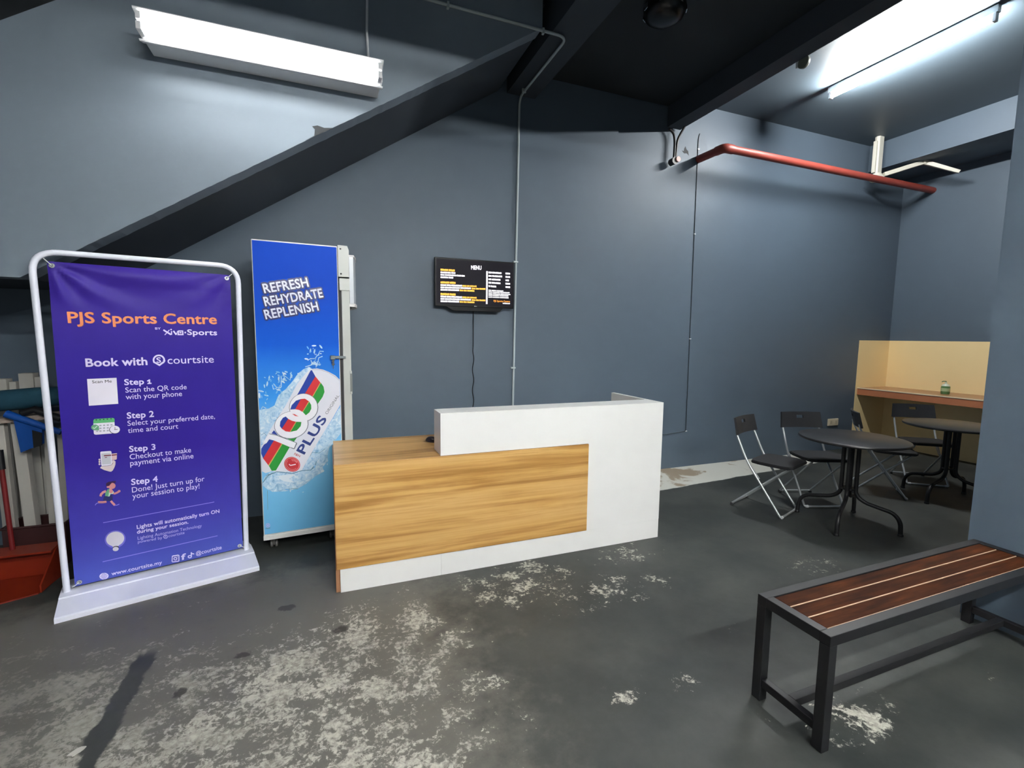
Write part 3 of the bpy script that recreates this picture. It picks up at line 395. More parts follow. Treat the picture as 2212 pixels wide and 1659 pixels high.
 ('P','waterwhite',[(.3626,1.3591),(.3624,1.3596),(.3625,1.3602),(.3628,1.361),(.3633,1.3618),(.364,1.3628),(.3648,1.3637),(.3657,1.3646),(.3667,1.3654),(.3678,1.366),(.3687,1.3666),(.3696,1.3669),(.3704,1.367),(.371,1.3669),(.3714,1.3667),(.3715,1.3662),(.3715,1.3655),(.3712,1.3648),(.3707,1.3639),(.37,1.363),(.3692,1.362),(.3682,1.3612),(.3672,1.3604),(.3662,1.3597),(.3652,1.3592),(.3643,1.3588),(.3636,1.3587),(.363,1.3588)]),
 ('P','water',[(.4093,1.4037),(.4081,1.4032),(.4065,1.4034),(.4046,1.4042),(.4024,1.4056),(.4002,1.4075),(.398,1.4099),(.3959,1.4126),(.3941,1.4155),(.3925,1.4185),(.3914,1.4213),(.3907,1.4239),(.3905,1.4261),(.3908,1.4278),(.3915,1.4289),(.3927,1.4294),(.3943,1.4293),(.3962,1.4285),(.3984,1.4271),(.4006,1.4251),(.4028,1.4227),(.4049,1.42),(.4067,1.4171),(.4083,1.4142),(.4094,1.4113),(.4101,1.4088),(.4104,1.4066),(.4101,1.4048)]),
 ('P','water',[(.3691,1.3557),(.3693,1.3565),(.3699,1.3574),(.3711,1.3584),(.3727,1.3593),(.3746,1.3602),(.3768,1.3609),(.3791,1.3616),(.3815,1.362),(.3838,1.3622),(.3858,1.3622),(.3876,1.3621),(.389,1.3617),(.3899,1.3611),(.3903,1.3604),(.3902,1.3595),(.3895,1.3586),(.3884,1.3576),(.3868,1.3567),(.3848,1.3558),(.3827,1.3551),(.3803,1.3545),(.3779,1.354),(.3757,1.3538),(.3736,1.3538),(.3718,1.354),(.3705,1.3544),(.3695,1.3549)]),
 ('P','sky2',[(.3239,1.398),(.3229,1.3977),(.3216,1.398),(.3201,1.3988),(.3185,1.4001),(.3169,1.4019),(.3152,1.4041),(.3137,1.4065),(.3124,1.4091),(.3113,1.4116),(.3105,1.414),(.3101,1.4162),(.31,1.418),(.3103,1.4194),(.311,1.4202),(.3119,1.4205),(.3132,1.4203),(.3147,1.4194),(.3163,1.4181),(.3179,1.4163),(.3196,1.4141),(.3211,1.4117),(.3224,1.4092),(.3235,1.4066),(.3243,1.4042),(.3248,1.402),(.3248,1.4002),(.3245,1.3988)]),
 ('P','water',[(.3096,1.3653),(.3096,1.3662),(.31,1.3671),(.3106,1.3679),(.3115,1.3687),(.3126,1.3694),(.3139,1.3699),(.3153,1.3702),(.3167,1.3704),(.318,1.3703),(.3193,1.3701),(.3203,1.3697),(.3212,1.3691),(.3217,1.3684),(.322,1.3676),(.3219,1.3667),(.3216,1.3659),(.3209,1.365),(.32,1.3642),(.3189,1.3636),(.3176,1.3631),(.3163,1.3627),(.3149,1.3625),(.3135,1.3626),(.3123,1.3628),(.3112,1.3632),(.3104,1.3638),(.3098,1.3645)]),
 ('P','waterwhite',[(.3414,1.423),(.3418,1.4241),(.3429,1.4253),(.3447,1.4263),(.3471,1.4272),(.35,1.4279),(.3531,1.4284),(.3565,1.4286),(.3599,1.4286),(.3631,1.4283),(.3659,1.4277),(.3683,1.4269),(.3701,1.426),(.3712,1.4249),(.3716,1.4237),(.3712,1.4225),(.3701,1.4214),(.3683,1.4203),(.3659,1.4195),(.363,1.4188),(.3598,1.4183),(.3564,1.4181),(.3531,1.4181),(.3499,1.4184),(.347,1.419),(.3446,1.4198),(.3428,1.4207),(.3417,1.4218)]),
 ('P','water',[(.3678,1.3111),(.3679,1.3119),(.3684,1.3127),(.3693,1.3135),(.3705,1.3142),(.372,1.3149),(.3737,1.3155),(.3755,1.3159),(.3773,1.3162),(.379,1.3163),(.3806,1.3162),(.382,1.3159),(.3831,1.3155),(.3838,1.3149),(.3841,1.3142),(.384,1.3134),(.3835,1.3126),(.3826,1.3118),(.3814,1.311),(.3799,1.3103),(.3782,1.3097),(.3764,1.3093),(.3746,1.3091),(.3728,1.309),(.3712,1.3091),(.3699,1.3094),(.3688,1.3098),(.3681,1.3104)]),
 ('P','sky2',[(.3631,1.2884),(.3627,1.289),(.3625,1.2899),(.3626,1.2909),(.3628,1.292),(.3634,1.2932),(.3641,1.2944),(.365,1.2955),(.3659,1.2964),(.367,1.2973),(.3681,1.2979),(.3691,1.2982),(.3701,1.2983),(.3709,1.2981),(.3715,1.2977),(.3719,1.297),(.3721,1.2962),(.372,1.2952),(.3717,1.294),(.3712,1.2929),(.3705,1.2917),(.3696,1.2906),(.3686,1.2896),(.3676,1.2888),(.3665,1.2882),(.3654,1.2878),(.3645,1.2878),(.3637,1.2879)]),
 ('P','waterwhite',[(.3328,1.2935),(.3328,1.2947),(.3335,1.2962),(.3349,1.2978),(.3369,1.2994),(.3394,1.3011),(.3422,1.3027),(.3454,1.304),(.3486,1.3052),(.3517,1.306),(.3546,1.3065),(.3571,1.3066),(.3591,1.3063),(.3604,1.3057),(.3612,1.3047),(.3612,1.3035),(.3605,1.302),(.3591,1.3004),(.3571,1.2987),(.3546,1.297),(.3517,1.2955),(.3486,1.2941),(.3454,1.293),(.3423,1.2922),(.3394,1.2917),(.3369,1.2916),(.3349,1.2919),(.3335,1.2925)]),
 ('P','water',[(.3898,1.3005),(.3892,1.3004),(.3886,1.3006),(.3879,1.301),(.3872,1.3017),(.3866,1.3026),(.386,1.3037),(.3855,1.3048),(.3852,1.306),(.385,1.3073),(.3849,1.3084),(.3851,1.3094),(.3853,1.3102),(.3857,1.3108),(.3862,1.3112),(.3868,1.3113),(.3875,1.3111),(.3881,1.3107),(.3888,1.31),(.3895,1.3091),(.39,1.308),(.3905,1.3068),(.3908,1.3056),(.391,1.3044),(.3911,1.3033),(.391,1.3023),(.3907,1.3014),(.3903,1.3008)]),
 ('P','waterwhite',[(.3662,1.2845),(.3653,1.2847),(.3645,1.2854),(.3637,1.2865),(.3631,1.2881),(.3625,1.2899),(.3622,1.2919),(.3621,1.2941),(.3622,1.2962),(.3624,1.2983),(.3629,1.3001),(.3635,1.3017),(.3642,1.3028),(.3651,1.3036),(.3659,1.3039),(.3668,1.3037),(.3677,1.303),(.3685,1.3019),(.3691,1.3003),(.3696,1.2985),(.37,1.2965),(.3701,1.2943),(.37,1.2922),(.3698,1.2901),(.3693,1.2883),(.3687,1.2867),(.368,1.2855),(.3671,1.2848)]),
 ('P','water',[(.3728,1.2813),(.3723,1.2818),(.3719,1.2827),(.3718,1.284),(.3719,1.2856),(.3722,1.2875),(.3727,1.2895),(.3734,1.2916),(.3742,1.2936),(.3751,1.2954),(.376,1.297),(.377,1.2983),(.3779,1.2992),(.3787,1.2996),(.3794,1.2996),(.38,1.2991),(.3803,1.2982),(.3804,1.2969),(.3804,1.2953),(.3801,1.2934),(.3796,1.2914),(.3789,1.2893),(.3781,1.2873),(.3772,1.2855),(.3762,1.2839),(.3753,1.2826),(.3743,1.2817),(.3735,1.2813)]),
 ('P','sky2',[(.3418,1.3022),(.3416,1.3025),(.3414,1.3031),(.3414,1.3038),(.3416,1.3047),(.3419,1.3056),(.3423,1.3066),(.3429,1.3076),(.3435,1.3086),(.3442,1.3094),(.3448,1.3101),(.3455,1.3106),(.3461,1.3109),(.3467,1.311),(.3471,1.3109),(.3474,1.3105),(.3475,1.3099),(.3475,1.3092),(.3473,1.3083),(.347,1.3074),(.3466,1.3064),(.3461,1.3054),(.3454,1.3045),(.3448,1.3036),(.3441,1.3029),(.3434,1.3024),(.3428,1.3021),(.3423,1.302)]),
 ('P','water',[(.353,1.2882),(.3525,1.2882),(.3518,1.2885),(.3512,1.2891),(.3505,1.29),(.3499,1.2911),(.3494,1.2925),(.3489,1.2939),(.3486,1.2953),(.3484,1.2968),(.3484,1.2981),(.3485,1.2992),(.3487,1.3002),(.3491,1.3008),(.3496,1.3011),(.3501,1.3012),(.3508,1.3008),(.3514,1.3002),(.3521,1.2993),(.3527,1.2982),(.3532,1.2969),(.3537,1.2954),(.354,1.294),(.3542,1.2926),(.3542,1.2912),(.3541,1.2901),(.3539,1.2892),(.3535,1.2885)]),
 ('P','water',[(.3938,1.287),(.3931,1.2862),(.3919,1.2858),(.39,1.2856),(.3877,1.2858),(.3851,1.2862),(.3822,1.287),(.3792,1.288),(.3763,1.2892),(.3736,1.2906),(.3713,1.292),(.3694,1.2934),(.3681,1.2948),(.3674,1.296),(.3674,1.297),(.3681,1.2978),(.3693,1.2983),(.3711,1.2984),(.3734,1.2983),(.3761,1.2978),(.379,1.2971),(.3819,1.296),(.3848,1.2948),(.3875,1.2935),(.3899,1.2921),(.3917,1.2906),(.393,1.2893),(.3937,1.288)]),
 ('P','waterwhite',[(.3697,1.3003),(.369,1.2999),(.368,1.2999),(.3665,1.3003),(.3648,1.301),(.3629,1.3022),(.3609,1.3036),(.3589,1.3052),(.357,1.307),(.3553,1.3088),(.3538,1.3105),(.3528,1.3122),(.3521,1.3136),(.3519,1.3147),(.3521,1.3155),(.3528,1.3159),(.3538,1.3159),(.3553,1.3155),(.357,1.3148),(.3589,1.3136),(.3609,1.3122),(.3629,1.3106),(.3648,1.3089),(.3665,1.307),(.368,1.3053),(.369,1.3036),(.3697,1.3022),(.3699,1.3011)]),
 ('P','sky2',[(.1386,1.2204),(.1381,1.2197),(.1372,1.2193),(.1359,1.2191),(.1344,1.2191),(.1327,1.2194),(.1309,1.2199),(.129,1.2207),(.1272,1.2216),(.1256,1.2227),(.1242,1.2238),(.1231,1.2249),(.1224,1.2261),(.122,1.2271),(.1221,1.228),(.1226,1.2287),(.1235,1.2291),(.1247,1.2293),(.1262,1.2293),(.128,1.229),(.1298,1.2285),(.1317,1.2277),(.1335,1.2268),(.1351,1.2258),(.1365,1.2246),(.1376,1.2235),(.1383,1.2223),(.1387,1.2213)]),
 ('P','sky2',[(.1413,1.1798),(.1409,1.1809),(.141,1.1825),(.1417,1.1844),(.1429,1.1868),(.1446,1.1893),(.1466,1.1919),(.1489,1.1945),(.1513,1.1969),(.1538,1.199),(.1561,1.2006),(.1583,1.2019),(.1601,1.2025),(.1615,1.2026),(.1625,1.2021),(.1629,1.201),(.1627,1.1995),(.162,1.1975),(.1608,1.1951),(.1591,1.1926),(.1571,1.19),(.1548,1.1874),(.1524,1.185),(.1499,1.1829),(.1476,1.1813),(.1454,1.1801),(.1436,1.1794),(.1422,1.1793)]),
 ('P','water',[(.152,1.1982),(.1521,1.1991),(.1529,1.2001),(.1541,1.201),(.1557,1.2019),(.1577,1.2026),(.16,1.2033),(.1624,1.2037),(.1648,1.204),(.1671,1.204),(.1692,1.2038),(.171,1.2034),(.1724,1.2029),(.1733,1.2021),(.1737,1.2013),(.1735,1.2004),(.1728,1.1994),(.1715,1.1985),(.1699,1.1976),(.1679,1.1968),(.1656,1.1962),(.1632,1.1958),(.1608,1.1955),(.1585,1.1955),(.1564,1.1957),(.1546,1.1961),(.1532,1.1966),(.1523,1.1973)]),
 ('P','water',[(.2145,1.2161),(.2136,1.2158),(.2124,1.2161),(.2109,1.217),(.2093,1.2183),(.2076,1.2202),(.2058,1.2223),(.2042,1.2248),(.2027,1.2273),(.2015,1.2299),(.2006,1.2323),(.2,1.2345),(.1998,1.2363),(.2,1.2377),(.2006,1.2386),(.2015,1.2389),(.2027,1.2386),(.2042,1.2377),(.2058,1.2364),(.2075,1.2346),(.2093,1.2324),(.2109,1.2299),(.2124,1.2274),(.2136,1.2248),(.2145,1.2224),(.2151,1.2202),(.2153,1.2183),(.2151,1.217)]),
 ('P','waterwhite',[(.1673,1.1711),(.1665,1.1703),(.1652,1.17),(.1634,1.1701),(.1612,1.1707),(.1588,1.1716),(.1563,1.173),(.1538,1.1746),(.1514,1.1764),(.1492,1.1784),(.1474,1.1803),(.146,1.1822),(.1451,1.1839),(.1448,1.1854),(.1451,1.1865),(.1459,1.1873),(.1472,1.1876),(.149,1.1875),(.1511,1.187),(.1535,1.186),(.156,1.1847),(.1586,1.1831),(.161,1.1813),(.1631,1.1793),(.165,1.1773),(.1664,1.1754),(.1672,1.1737),(.1676,1.1722)]),
 ('P','water',[(.1112,1.2316),(.111,1.2321),(.1111,1.233),(.1115,1.234),(.1122,1.2353),(.1131,1.2366),(.1142,1.2379),(.1154,1.2393),(.1168,1.2405),(.1181,1.2416),(.1194,1.2425),(.1205,1.2431),(.1215,1.2434),(.1223,1.2434),(.1227,1.2432),(.1229,1.2426),(.1228,1.2417),(.1224,1.2407),(.1218,1.2395),(.1209,1.2381),(.1197,1.2368),(.1185,1.2354),(.1172,1.2342),(.1158,1.2331),(.1146,1.2322),(.1134,1.2316),(.1124,1.2313),(.1117,1.2313)]),
 ('P','water',[(.1574,1.2126),(.1568,1.2129),(.1562,1.2138),(.1558,1.2153),(.1555,1.2172),(.1553,1.2195),(.1553,1.2221),(.1555,1.2247),(.1558,1.2274),(.1562,1.2299),(.1567,1.2321),(.1574,1.234),(.158,1.2353),(.1587,1.2362),(.1594,1.2364),(.16,1.236),(.1606,1.2351),(.161,1.2336),(.1613,1.2317),(.1615,1.2294),(.1615,1.2269),(.1613,1.2242),(.161,1.2216),(.1606,1.2191),(.1601,1.2168),(.1595,1.215),(.1588,1.2136),(.1581,1.2128)]),
 ('P','waterwhite',[(.1774,1.2281),(.1767,1.2275),(.1756,1.2272),(.1742,1.2273),(.1726,1.2278),(.1708,1.2286),(.169,1.2297),(.1671,1.2311),(.1654,1.2326),(.1639,1.2343),(.1627,1.2359),(.1618,1.2375),(.1613,1.2389),(.1612,1.2401),(.1616,1.2411),(.1623,1.2417),(.1634,1.2419),(.1647,1.2418),(.1664,1.2413),(.1681,1.2405),(.17,1.2394),(.1718,1.2381),(.1735,1.2365),(.175,1.2349),(.1762,1.2333),(.1771,1.2317),(.1776,1.2302),(.1777,1.229)]),
 ('P','water',[(.2454,1.2333),(.2455,1.2341),(.2458,1.2348),(.2464,1.2356),(.2473,1.2362),(.2483,1.2367),(.2495,1.2371),(.2507,1.2374),(.252,1.2375),(.2532,1.2374),(.2543,1.2371),(.2553,1.2367),(.256,1.2362),(.2565,1.2355),(.2567,1.2348),(.2567,1.2341),(.2563,1.2333),(.2557,1.2326),(.2548,1.2319),(.2538,1.2314),(.2526,1.231),(.2514,1.2307),(.2501,1.2307),(.2489,1.2307),(.2478,1.231),(.2468,1.2314),(.2461,1.2319),(.2456,1.2326)]),
 ('P','water',[(.1303,1.1857),(.1291,1.1861),(.128,1.1872),(.127,1.189),(.1261,1.1914),(.1254,1.1943),(.125,1.1975),(.1248,1.2009),(.1249,1.2043),(.1253,1.2076),(.1258,1.2105),(.1266,1.2129),(.1276,1.2148),(.1287,1.216),(.1298,1.2164),(.131,1.2161),(.1321,1.215),(.1331,1.2132),(.134,1.2108),(.1347,1.2079),(.1351,1.2046),(.1353,1.2012),(.1352,1.1978),(.1348,1.1945),(.1343,1.1916),(.1335,1.1892),(.1325,1.1873),(.1314,1.1861)]),
 ('P','sky2',[(.1397,1.2417),(.1391,1.2408),(.1379,1.2402),(.1362,1.2399),(.134,1.2399),(.1315,1.2401),(.1288,1.2407),(.126,1.2415),(.1233,1.2425),(.1208,1.2437),(.1186,1.245),(.1168,1.2463),(.1156,1.2476),(.1149,1.2488),(.1149,1.2499),(.1154,1.2508),(.1166,1.2514),(.1183,1.2517),(.1205,1.2517),(.1229,1.2515),(.1257,1.2509),(.1284,1.2501),(.1312,1.2491),(.1337,1.2479),(.1359,1.2466),(.1377,1.2453),(.139,1.244),(.1396,1.2427)]),
 ('P','waterwhite',[(.1672,1.2309),(.1665,1.2301),(.1654,1.2296),(.1641,1.2294),(.1626,1.2295),(.161,1.23),(.1594,1.2308),(.1578,1.2318),(.1563,1.2331),(.155,1.2345),(.154,1.2359),(.1533,1.2374),(.153,1.2388),(.153,1.2401),(.1534,1.2412),(.1542,1.242),(.1552,1.2425),(.1565,1.2427),(.158,1.2425),(.1596,1.2421),(.1613,1.2413),(.1629,1.2403),(.1644,1.239),(.1656,1.2376),(.1666,1.2362),(.1673,1.2347),(.1677,1.2333),(.1676,1.232)]),
 ('P','water',[(.2105,1.2029),(.2094,1.2031),(.2084,1.2042),(.2075,1.2059),(.2066,1.2083),(.2059,1.2111),(.2053,1.2143),(.2049,1.2176),(.2048,1.221),(.2049,1.2243),(.2052,1.2272),(.2057,1.2297),(.2065,1.2316),(.2073,1.2328),(.2083,1.2333),(.2093,1.233),(.2103,1.232),(.2112,1.2303),(.2121,1.2279),(.2129,1.2251),(.2134,1.2219),(.2138,1.2185),(.2139,1.2151),(.2138,1.2119),(.2135,1.209),(.213,1.2065),(.2123,1.2046),(.2114,1.2033)]),
 ('P','water',[(.1796,1.1844),(.1787,1.1835),(.1773,1.1831),(.1753,1.1831),(.1729,1.1835),(.1703,1.1844),(.1674,1.1857),(.1646,1.1873),(.1619,1.1891),(.1594,1.1911),(.1573,1.1931),(.1557,1.1951),(.1547,1.197),(.1543,1.1985),(.1545,1.1998),(.1554,1.2007),(.1568,1.2012),(.1588,1.2012),(.1611,1.2007),(.1638,1.1998),(.1666,1.1986),(.1695,1.197),(.1722,1.1952),(.1747,1.1932),(.1768,1.1911),(.1784,1.1891),(.1794,1.1873),(.1798,1.1857)]),
 ('P','water',[(.1257,1.2225),(.1258,1.2231),(.126,1.2236),(.1263,1.2242),(.1269,1.2247),(.1275,1.2251),(.1283,1.2254),(.1291,1.2256),(.1299,1.2257),(.1307,1.2257),(.1315,1.2256),(.1321,1.2253),(.1326,1.2249),(.133,1.2245),(.1331,1.2239),(.1331,1.2234),(.1329,1.2228),(.1325,1.2223),(.132,1.2218),(.1313,1.2214),(.1306,1.221),(.1298,1.2208),(.1289,1.2207),(.1281,1.2207),(.1274,1.2209),(.1268,1.2212),(.1262,1.2215),(.1259,1.222)]),
 ('P','water',[(.1872,1.2422),(.1866,1.2413),(.1855,1.2406),(.1839,1.2403),(.182,1.2402),(.1799,1.2404),(.1775,1.241),(.1752,1.2418),(.1729,1.2428),(.1708,1.2441),(.169,1.2454),(.1676,1.2468),(.1667,1.2482),(.1662,1.2495),(.1663,1.2506),(.1669,1.2515),(.168,1.2522),(.1695,1.2525),(.1714,1.2526),(.1736,1.2524),(.1759,1.2518),(.1783,1.251),(.1806,1.25),(.1827,1.2488),(.1845,1.2474),(.1859,1.246),(.1868,1.2446),(.1873,1.2434)]),
 ('P','waterwhite',[(.1005,1.2105),(.1001,1.2101),(.0993,1.21),(.0984,1.2102),(.0973,1.2106),(.0962,1.2112),(.095,1.2121),(.0938,1.2131),(.0927,1.2142),(.0917,1.2154),(.091,1.2166),(.0904,1.2177),(.0901,1.2186),(.0901,1.2195),(.0903,1.2201),(.0908,1.2204),(.0915,1.2205),(.0924,1.2204),(.0935,1.22),(.0947,1.2193),(.0959,1.2185),(.097,1.2175),(.0981,1.2164),(.0991,1.2152),(.0999,1.214),(.1004,1.2129),(.1007,1.2119),(.1008,1.2111)]),
 ('P','water',[(.0703,1.1886),(.0693,1.1892),(.0686,1.1907),(.0681,1.193),(.0678,1.196),(.0678,1.1995),(.0681,1.2033),(.0686,1.2073),(.0694,1.2112),(.0703,1.215),(.0714,1.2182),(.0726,1.2209),(.0738,1.2229),(.0749,1.224),(.076,1.2243),(.0769,1.2237),(.0777,1.2222),(.0782,1.2199),(.0785,1.2169),(.0785,1.2134),(.0782,1.2096),(.0777,1.2056),(.0769,1.2017),(.076,1.1979),(.0749,1.1947),(.0737,1.192),(.0725,1.19),(.0713,1.1889)]),
 ('P','sky2',[(.0536,1.1537),(.0527,1.1545),(.0521,1.1561),(.0518,1.1585),(.0518,1.1615),(.0522,1.1649),(.0529,1.1687),(.0538,1.1726),(.055,1.1765),(.0563,1.18),(.0578,1.1832),(.0593,1.1857),(.0607,1.1874),(.0621,1.1884),(.0632,1.1885),(.0641,1.1877),(.0647,1.1861),(.065,1.1837),(.065,1.1807),(.0647,1.1772),(.064,1.1734),(.063,1.1695),(.0618,1.1657),(.0605,1.1621),(.059,1.159),(.0575,1.1565),(.0561,1.1547),(.0548,1.1538)]),
 ('P','sky2',[(.0879,1.1897),(.0872,1.1891),(.0862,1.1889),(.0847,1.1889),(.0829,1.1894),(.0809,1.1901),(.0787,1.1911),(.0765,1.1924),(.0744,1.1938),(.0725,1.1953),(.0709,1.1969),(.0697,1.1984),(.0688,1.1997),(.0685,1.2009),(.0686,1.2018),(.0693,1.2024),(.0703,1.2027),(.0718,1.2026),(.0736,1.2022),(.0756,1.2015),(.0778,1.2004),(.0799,1.1992),(.082,1.1978),(.0839,1.1962),(.0856,1.1947),(.0868,1.1932),(.0877,1.1918),(.088,1.1907)]),
 ('P','water',[(.053,1.2082),(.0526,1.2078),(.052,1.2076),(.0512,1.2076),(.0503,1.2077),(.0492,1.2081),(.048,1.2086),(.0469,1.2092),(.0458,1.21),(.0448,1.2108),(.0439,1.2116),(.0433,1.2125),(.0429,1.2132),(.0427,1.2139),(.0428,1.2144),(.0432,1.2148),(.0438,1.215),(.0446,1.2151),(.0455,1.2149),(.0466,1.2146),(.0478,1.214),(.0489,1.2134),(.05,1.2127),(.051,1.2118),(.0519,1.211),(.0525,1.2102),(.0529,1.2094),(.0531,1.2087)]),
 ('P','water',[(.0571,1.1503),(.0562,1.151),(.0556,1.1524),(.0551,1.1546),(.055,1.1574),(.0551,1.1607),(.0554,1.1643),(.0561,1.1681),(.0569,1.1718),(.0579,1.1753),(.059,1.1783),(.0602,1.1808),(.0614,1.1826),(.0626,1.1836),(.0636,1.1838),(.0645,1.1832),(.0651,1.1818),(.0656,1.1796),(.0657,1.1767),(.0656,1.1734),(.0653,1.1698),(.0647,1.1661),(.0638,1.1624),(.0628,1.1589),(.0617,1.1558),(.0605,1.1533),(.0593,1.1515),(.0582,1.1505)]),
 ('P','sky2',[(.0873,1.1826),(.0871,1.1821),(.0866,1.1817),(.0859,1.1815),(.085,1.1813),(.0839,1.1812),(.0828,1.1812),(.0816,1.1814),(.0804,1.1817),(.0793,1.182),(.0783,1.1825),(.0775,1.183),(.0769,1.1835),(.0766,1.184),(.0766,1.1846),(.0768,1.185),(.0772,1.1854),(.0779,1.1857),(.0788,1.1859),(.0799,1.186),(.0811,1.1859),(.0823,1.1858),(.0834,1.1855),(.0846,1.1851),(.0855,1.1847),(.0863,1.1842),(.0869,1.1836),(.0872,1.1831)]),
 ('P','water',[(.0446,1.141),(.0437,1.1412),(.0428,1.142),(.0419,1.1434),(.0411,1.1454),(.0403,1.1477),(.0397,1.1504),(.0393,1.1533),(.039,1.1562),(.039,1.159),(.0391,1.1615),(.0395,1.1636),(.04,1.1653),(.0407,1.1664),(.0415,1.1668),(.0423,1.1667),(.0432,1.1658),(.0441,1.1644),(.045,1.1625),(.0457,1.1601),(.0463,1.1574),(.0468,1.1545),(.047,1.1516),(.0471,1.1489),(.0469,1.1463),(.0466,1.1442),(.0461,1.1425),(.0454,1.1414)]),
 ('P','waterwhite',[(.0125,1.0718),(.0113,1.0723),(.0103,1.0737),(.0093,1.076),(.0084,1.0791),(.0078,1.0828),(.0073,1.087),(.0071,1.0914),(.0071,1.0957),(.0074,1.0999),(.0079,1.1037),(.0086,1.1068),(.0095,1.1092),(.0105,1.1107),(.0116,1.1112),(.0127,1.1108),(.0137,1.1094),(.0147,1.107),(.0156,1.1039),(.0162,1.1002),(.0167,1.0961),(.0169,1.0917),(.0169,1.0873),(.0166,1.0831),(.0161,1.0794),(.0154,1.0762),(.0145,1.0738),(.0135,1.0723)]),
 ('P','sky2',[(.0508,1.1005),(.0501,1.1006),(.0494,1.1012),(.0487,1.1022),(.048,1.1035),(.0475,1.1051),(.0471,1.107),(.0468,1.1089),(.0466,1.1109),(.0467,1.1128),(.0468,1.1145),(.0472,1.116),(.0476,1.1171),(.0482,1.1179),(.0489,1.1182),(.0496,1.1181),(.0503,1.1175),(.051,1.1166),(.0516,1.1152),(.0522,1.1136),(.0526,1.1118),(.0529,1.1098),(.053,1.1078),(.053,1.1059),(.0528,1.1042),(.0525,1.1027),(.052,1.1016),(.0515,1.1008)]),
 ('P','water',[(.0656,1.0865),(.065,1.0856),(.0638,1.085),(.062,1.0847),(.0597,1.0846),(.057,1.0849),(.0541,1.0855),(.0512,1.0863),(.0482,1.0873),(.0455,1.0885),(.0431,1.0898),(.0412,1.0912),(.0398,1.0925),(.039,1.0938),(.0389,1.0948),(.0395,1.0957),(.0407,1.0963),(.0425,1.0966),(.0448,1.0967),(.0474,1.0964),(.0503,1.0959),(.0533,1.095),(.0562,1.094),(.059,1.0928),(.0614,1.0915),(.0633,1.0901),(.0647,1.0888),(.0655,1.0876)]),
 ('P','water',[(.0524,1.0586),(.0521,1.059),(.052,1.0598),(.0522,1.061),(.0525,1.0623),(.053,1.0639),(.0537,1.0655),(.0546,1.0672),(.0555,1.0688),(.0565,1.0703),(.0574,1.0715),(.0583,1.0725),(.0591,1.0732),(.0598,1.0734),(.0603,1.0733),(.0606,1.0729),(.0607,1.0721),(.0606,1.071),(.0602,1.0696),(.0597,1.068),(.059,1.0664),(.0582,1.0647),(.0573,1.0631),(.0563,1.0616),(.0553,1.0604),(.0544,1.0594),(.0536,1.0588),(.0529,1.0585)]),
 ('P','water',[(.0478,1.0314),(.047,1.0313),(.0462,1.0316),(.0454,1.0323),(.0446,1.0333),(.0439,1.0346),(.0433,1.036),(.0428,1.0376),(.0424,1.0393),(.0423,1.0409),(.0423,1.0424),(.0426,1.0437),(.043,1.0448),(.0435,1.0455),(.0442,1.0459),(.0449,1.046),(.0457,1.0457),(.0466,1.045),(.0474,1.044),(.0481,1.0427),(.0487,1.0413),(.0492,1.0397),(.0495,1.038),(.0497,1.0364),(.0496,1.0349),(.0494,1.0336),(.049,1.0325),(.0485,1.0318)]),
 ('P','waterwhite',[(.0156,1.0837),(.0151,1.0836),(.0145,1.0837),(.0139,1.0839),(.0133,1.0844),(.0127,1.0851),(.0122,1.0859),(.0117,1.0869),(.0113,1.0878),(.0111,1.0888),(.011,1.0898),(.011,1.0907),(.0112,1.0914),(.0114,1.0919),(.0119,1.0923),(.0124,1.0925),(.0129,1.0924),(.0135,1.0921),(.0141,1.0916),(.0147,1.0909),(.0153,1.0901),(.0158,1.0892),(.0161,1.0882),(.0164,1.0872),(.0165,1.0863),(.0165,1.0854),(.0163,1.0847),(.016,1.0841)]),
 ('P','sky2',[(.025,1.0724),(.0241,1.0726),(.0232,1.0733),(.0223,1.0745),(.0215,1.0761),(.0209,1.0781),(.0204,1.0804),(.0201,1.0828),(.02,1.0852),(.0202,1.0875),(.0205,1.0896),(.021,1.0914),(.0217,1.0927),(.0225,1.0936),(.0234,1.094),(.0243,1.0938),(.0252,1.0931),(.0261,1.0919),(.0269,1.0903),(.0275,1.0883),(.028,1.086),(.0283,1.0836),(.0283,1.0812),(.0282,1.0789),(.0279,1.0768),(.0274,1.075),(.0267,1.0736),(.0259,1.0727)]),
 ('P','water',[(.038,1.1161),(.0373,1.115),(.0357,1.1142),(.0334,1.1137),(.0303,1.1136),(.0268,1.1138),(.023,1.1145),(.019,1.1154),(.0151,1.1167),(.0114,1.1181),(.0082,1.1197),(.0056,1.1214),(.0037,1.123),(.0026,1.1246),(.0025,1.1259),(.0032,1.1271),(.0048,1.1279),(.0071,1.1284),(.0101,1.1285),(.0136,1.1282),(.0175,1.1276),(.0214,1.1267),(.0254,1.1254),(.029,1.124),(.0323,1.1224),(.0349,1.1207),(.0368,1.1191),(.0379,1.1175)]),
 ('P','waterwhite',[(.1399,1.1229),(.1394,1.1219),(.1382,1.121),(.1364,1.1204),(.1341,1.12),(.1313,1.1199),(.1283,1.12),(.1251,1.1205),(.122,1.1212),(.1191,1.1221),(.1166,1.1231),(.1145,1.1243),(.1129,1.1256),(.1121,1.1268),(.1119,1.128),(.1124,1.129),(.1136,1.1299),(.1154,1.1305),(.1177,1.1309),(.1205,1.131),(.1235,1.1308),(.1266,1.1304),(.1297,1.1297),(.1326,1.1288),(.1352,1.1277),(.1373,1.1266),(.1388,1.1253),(.1397,1.1241)]),
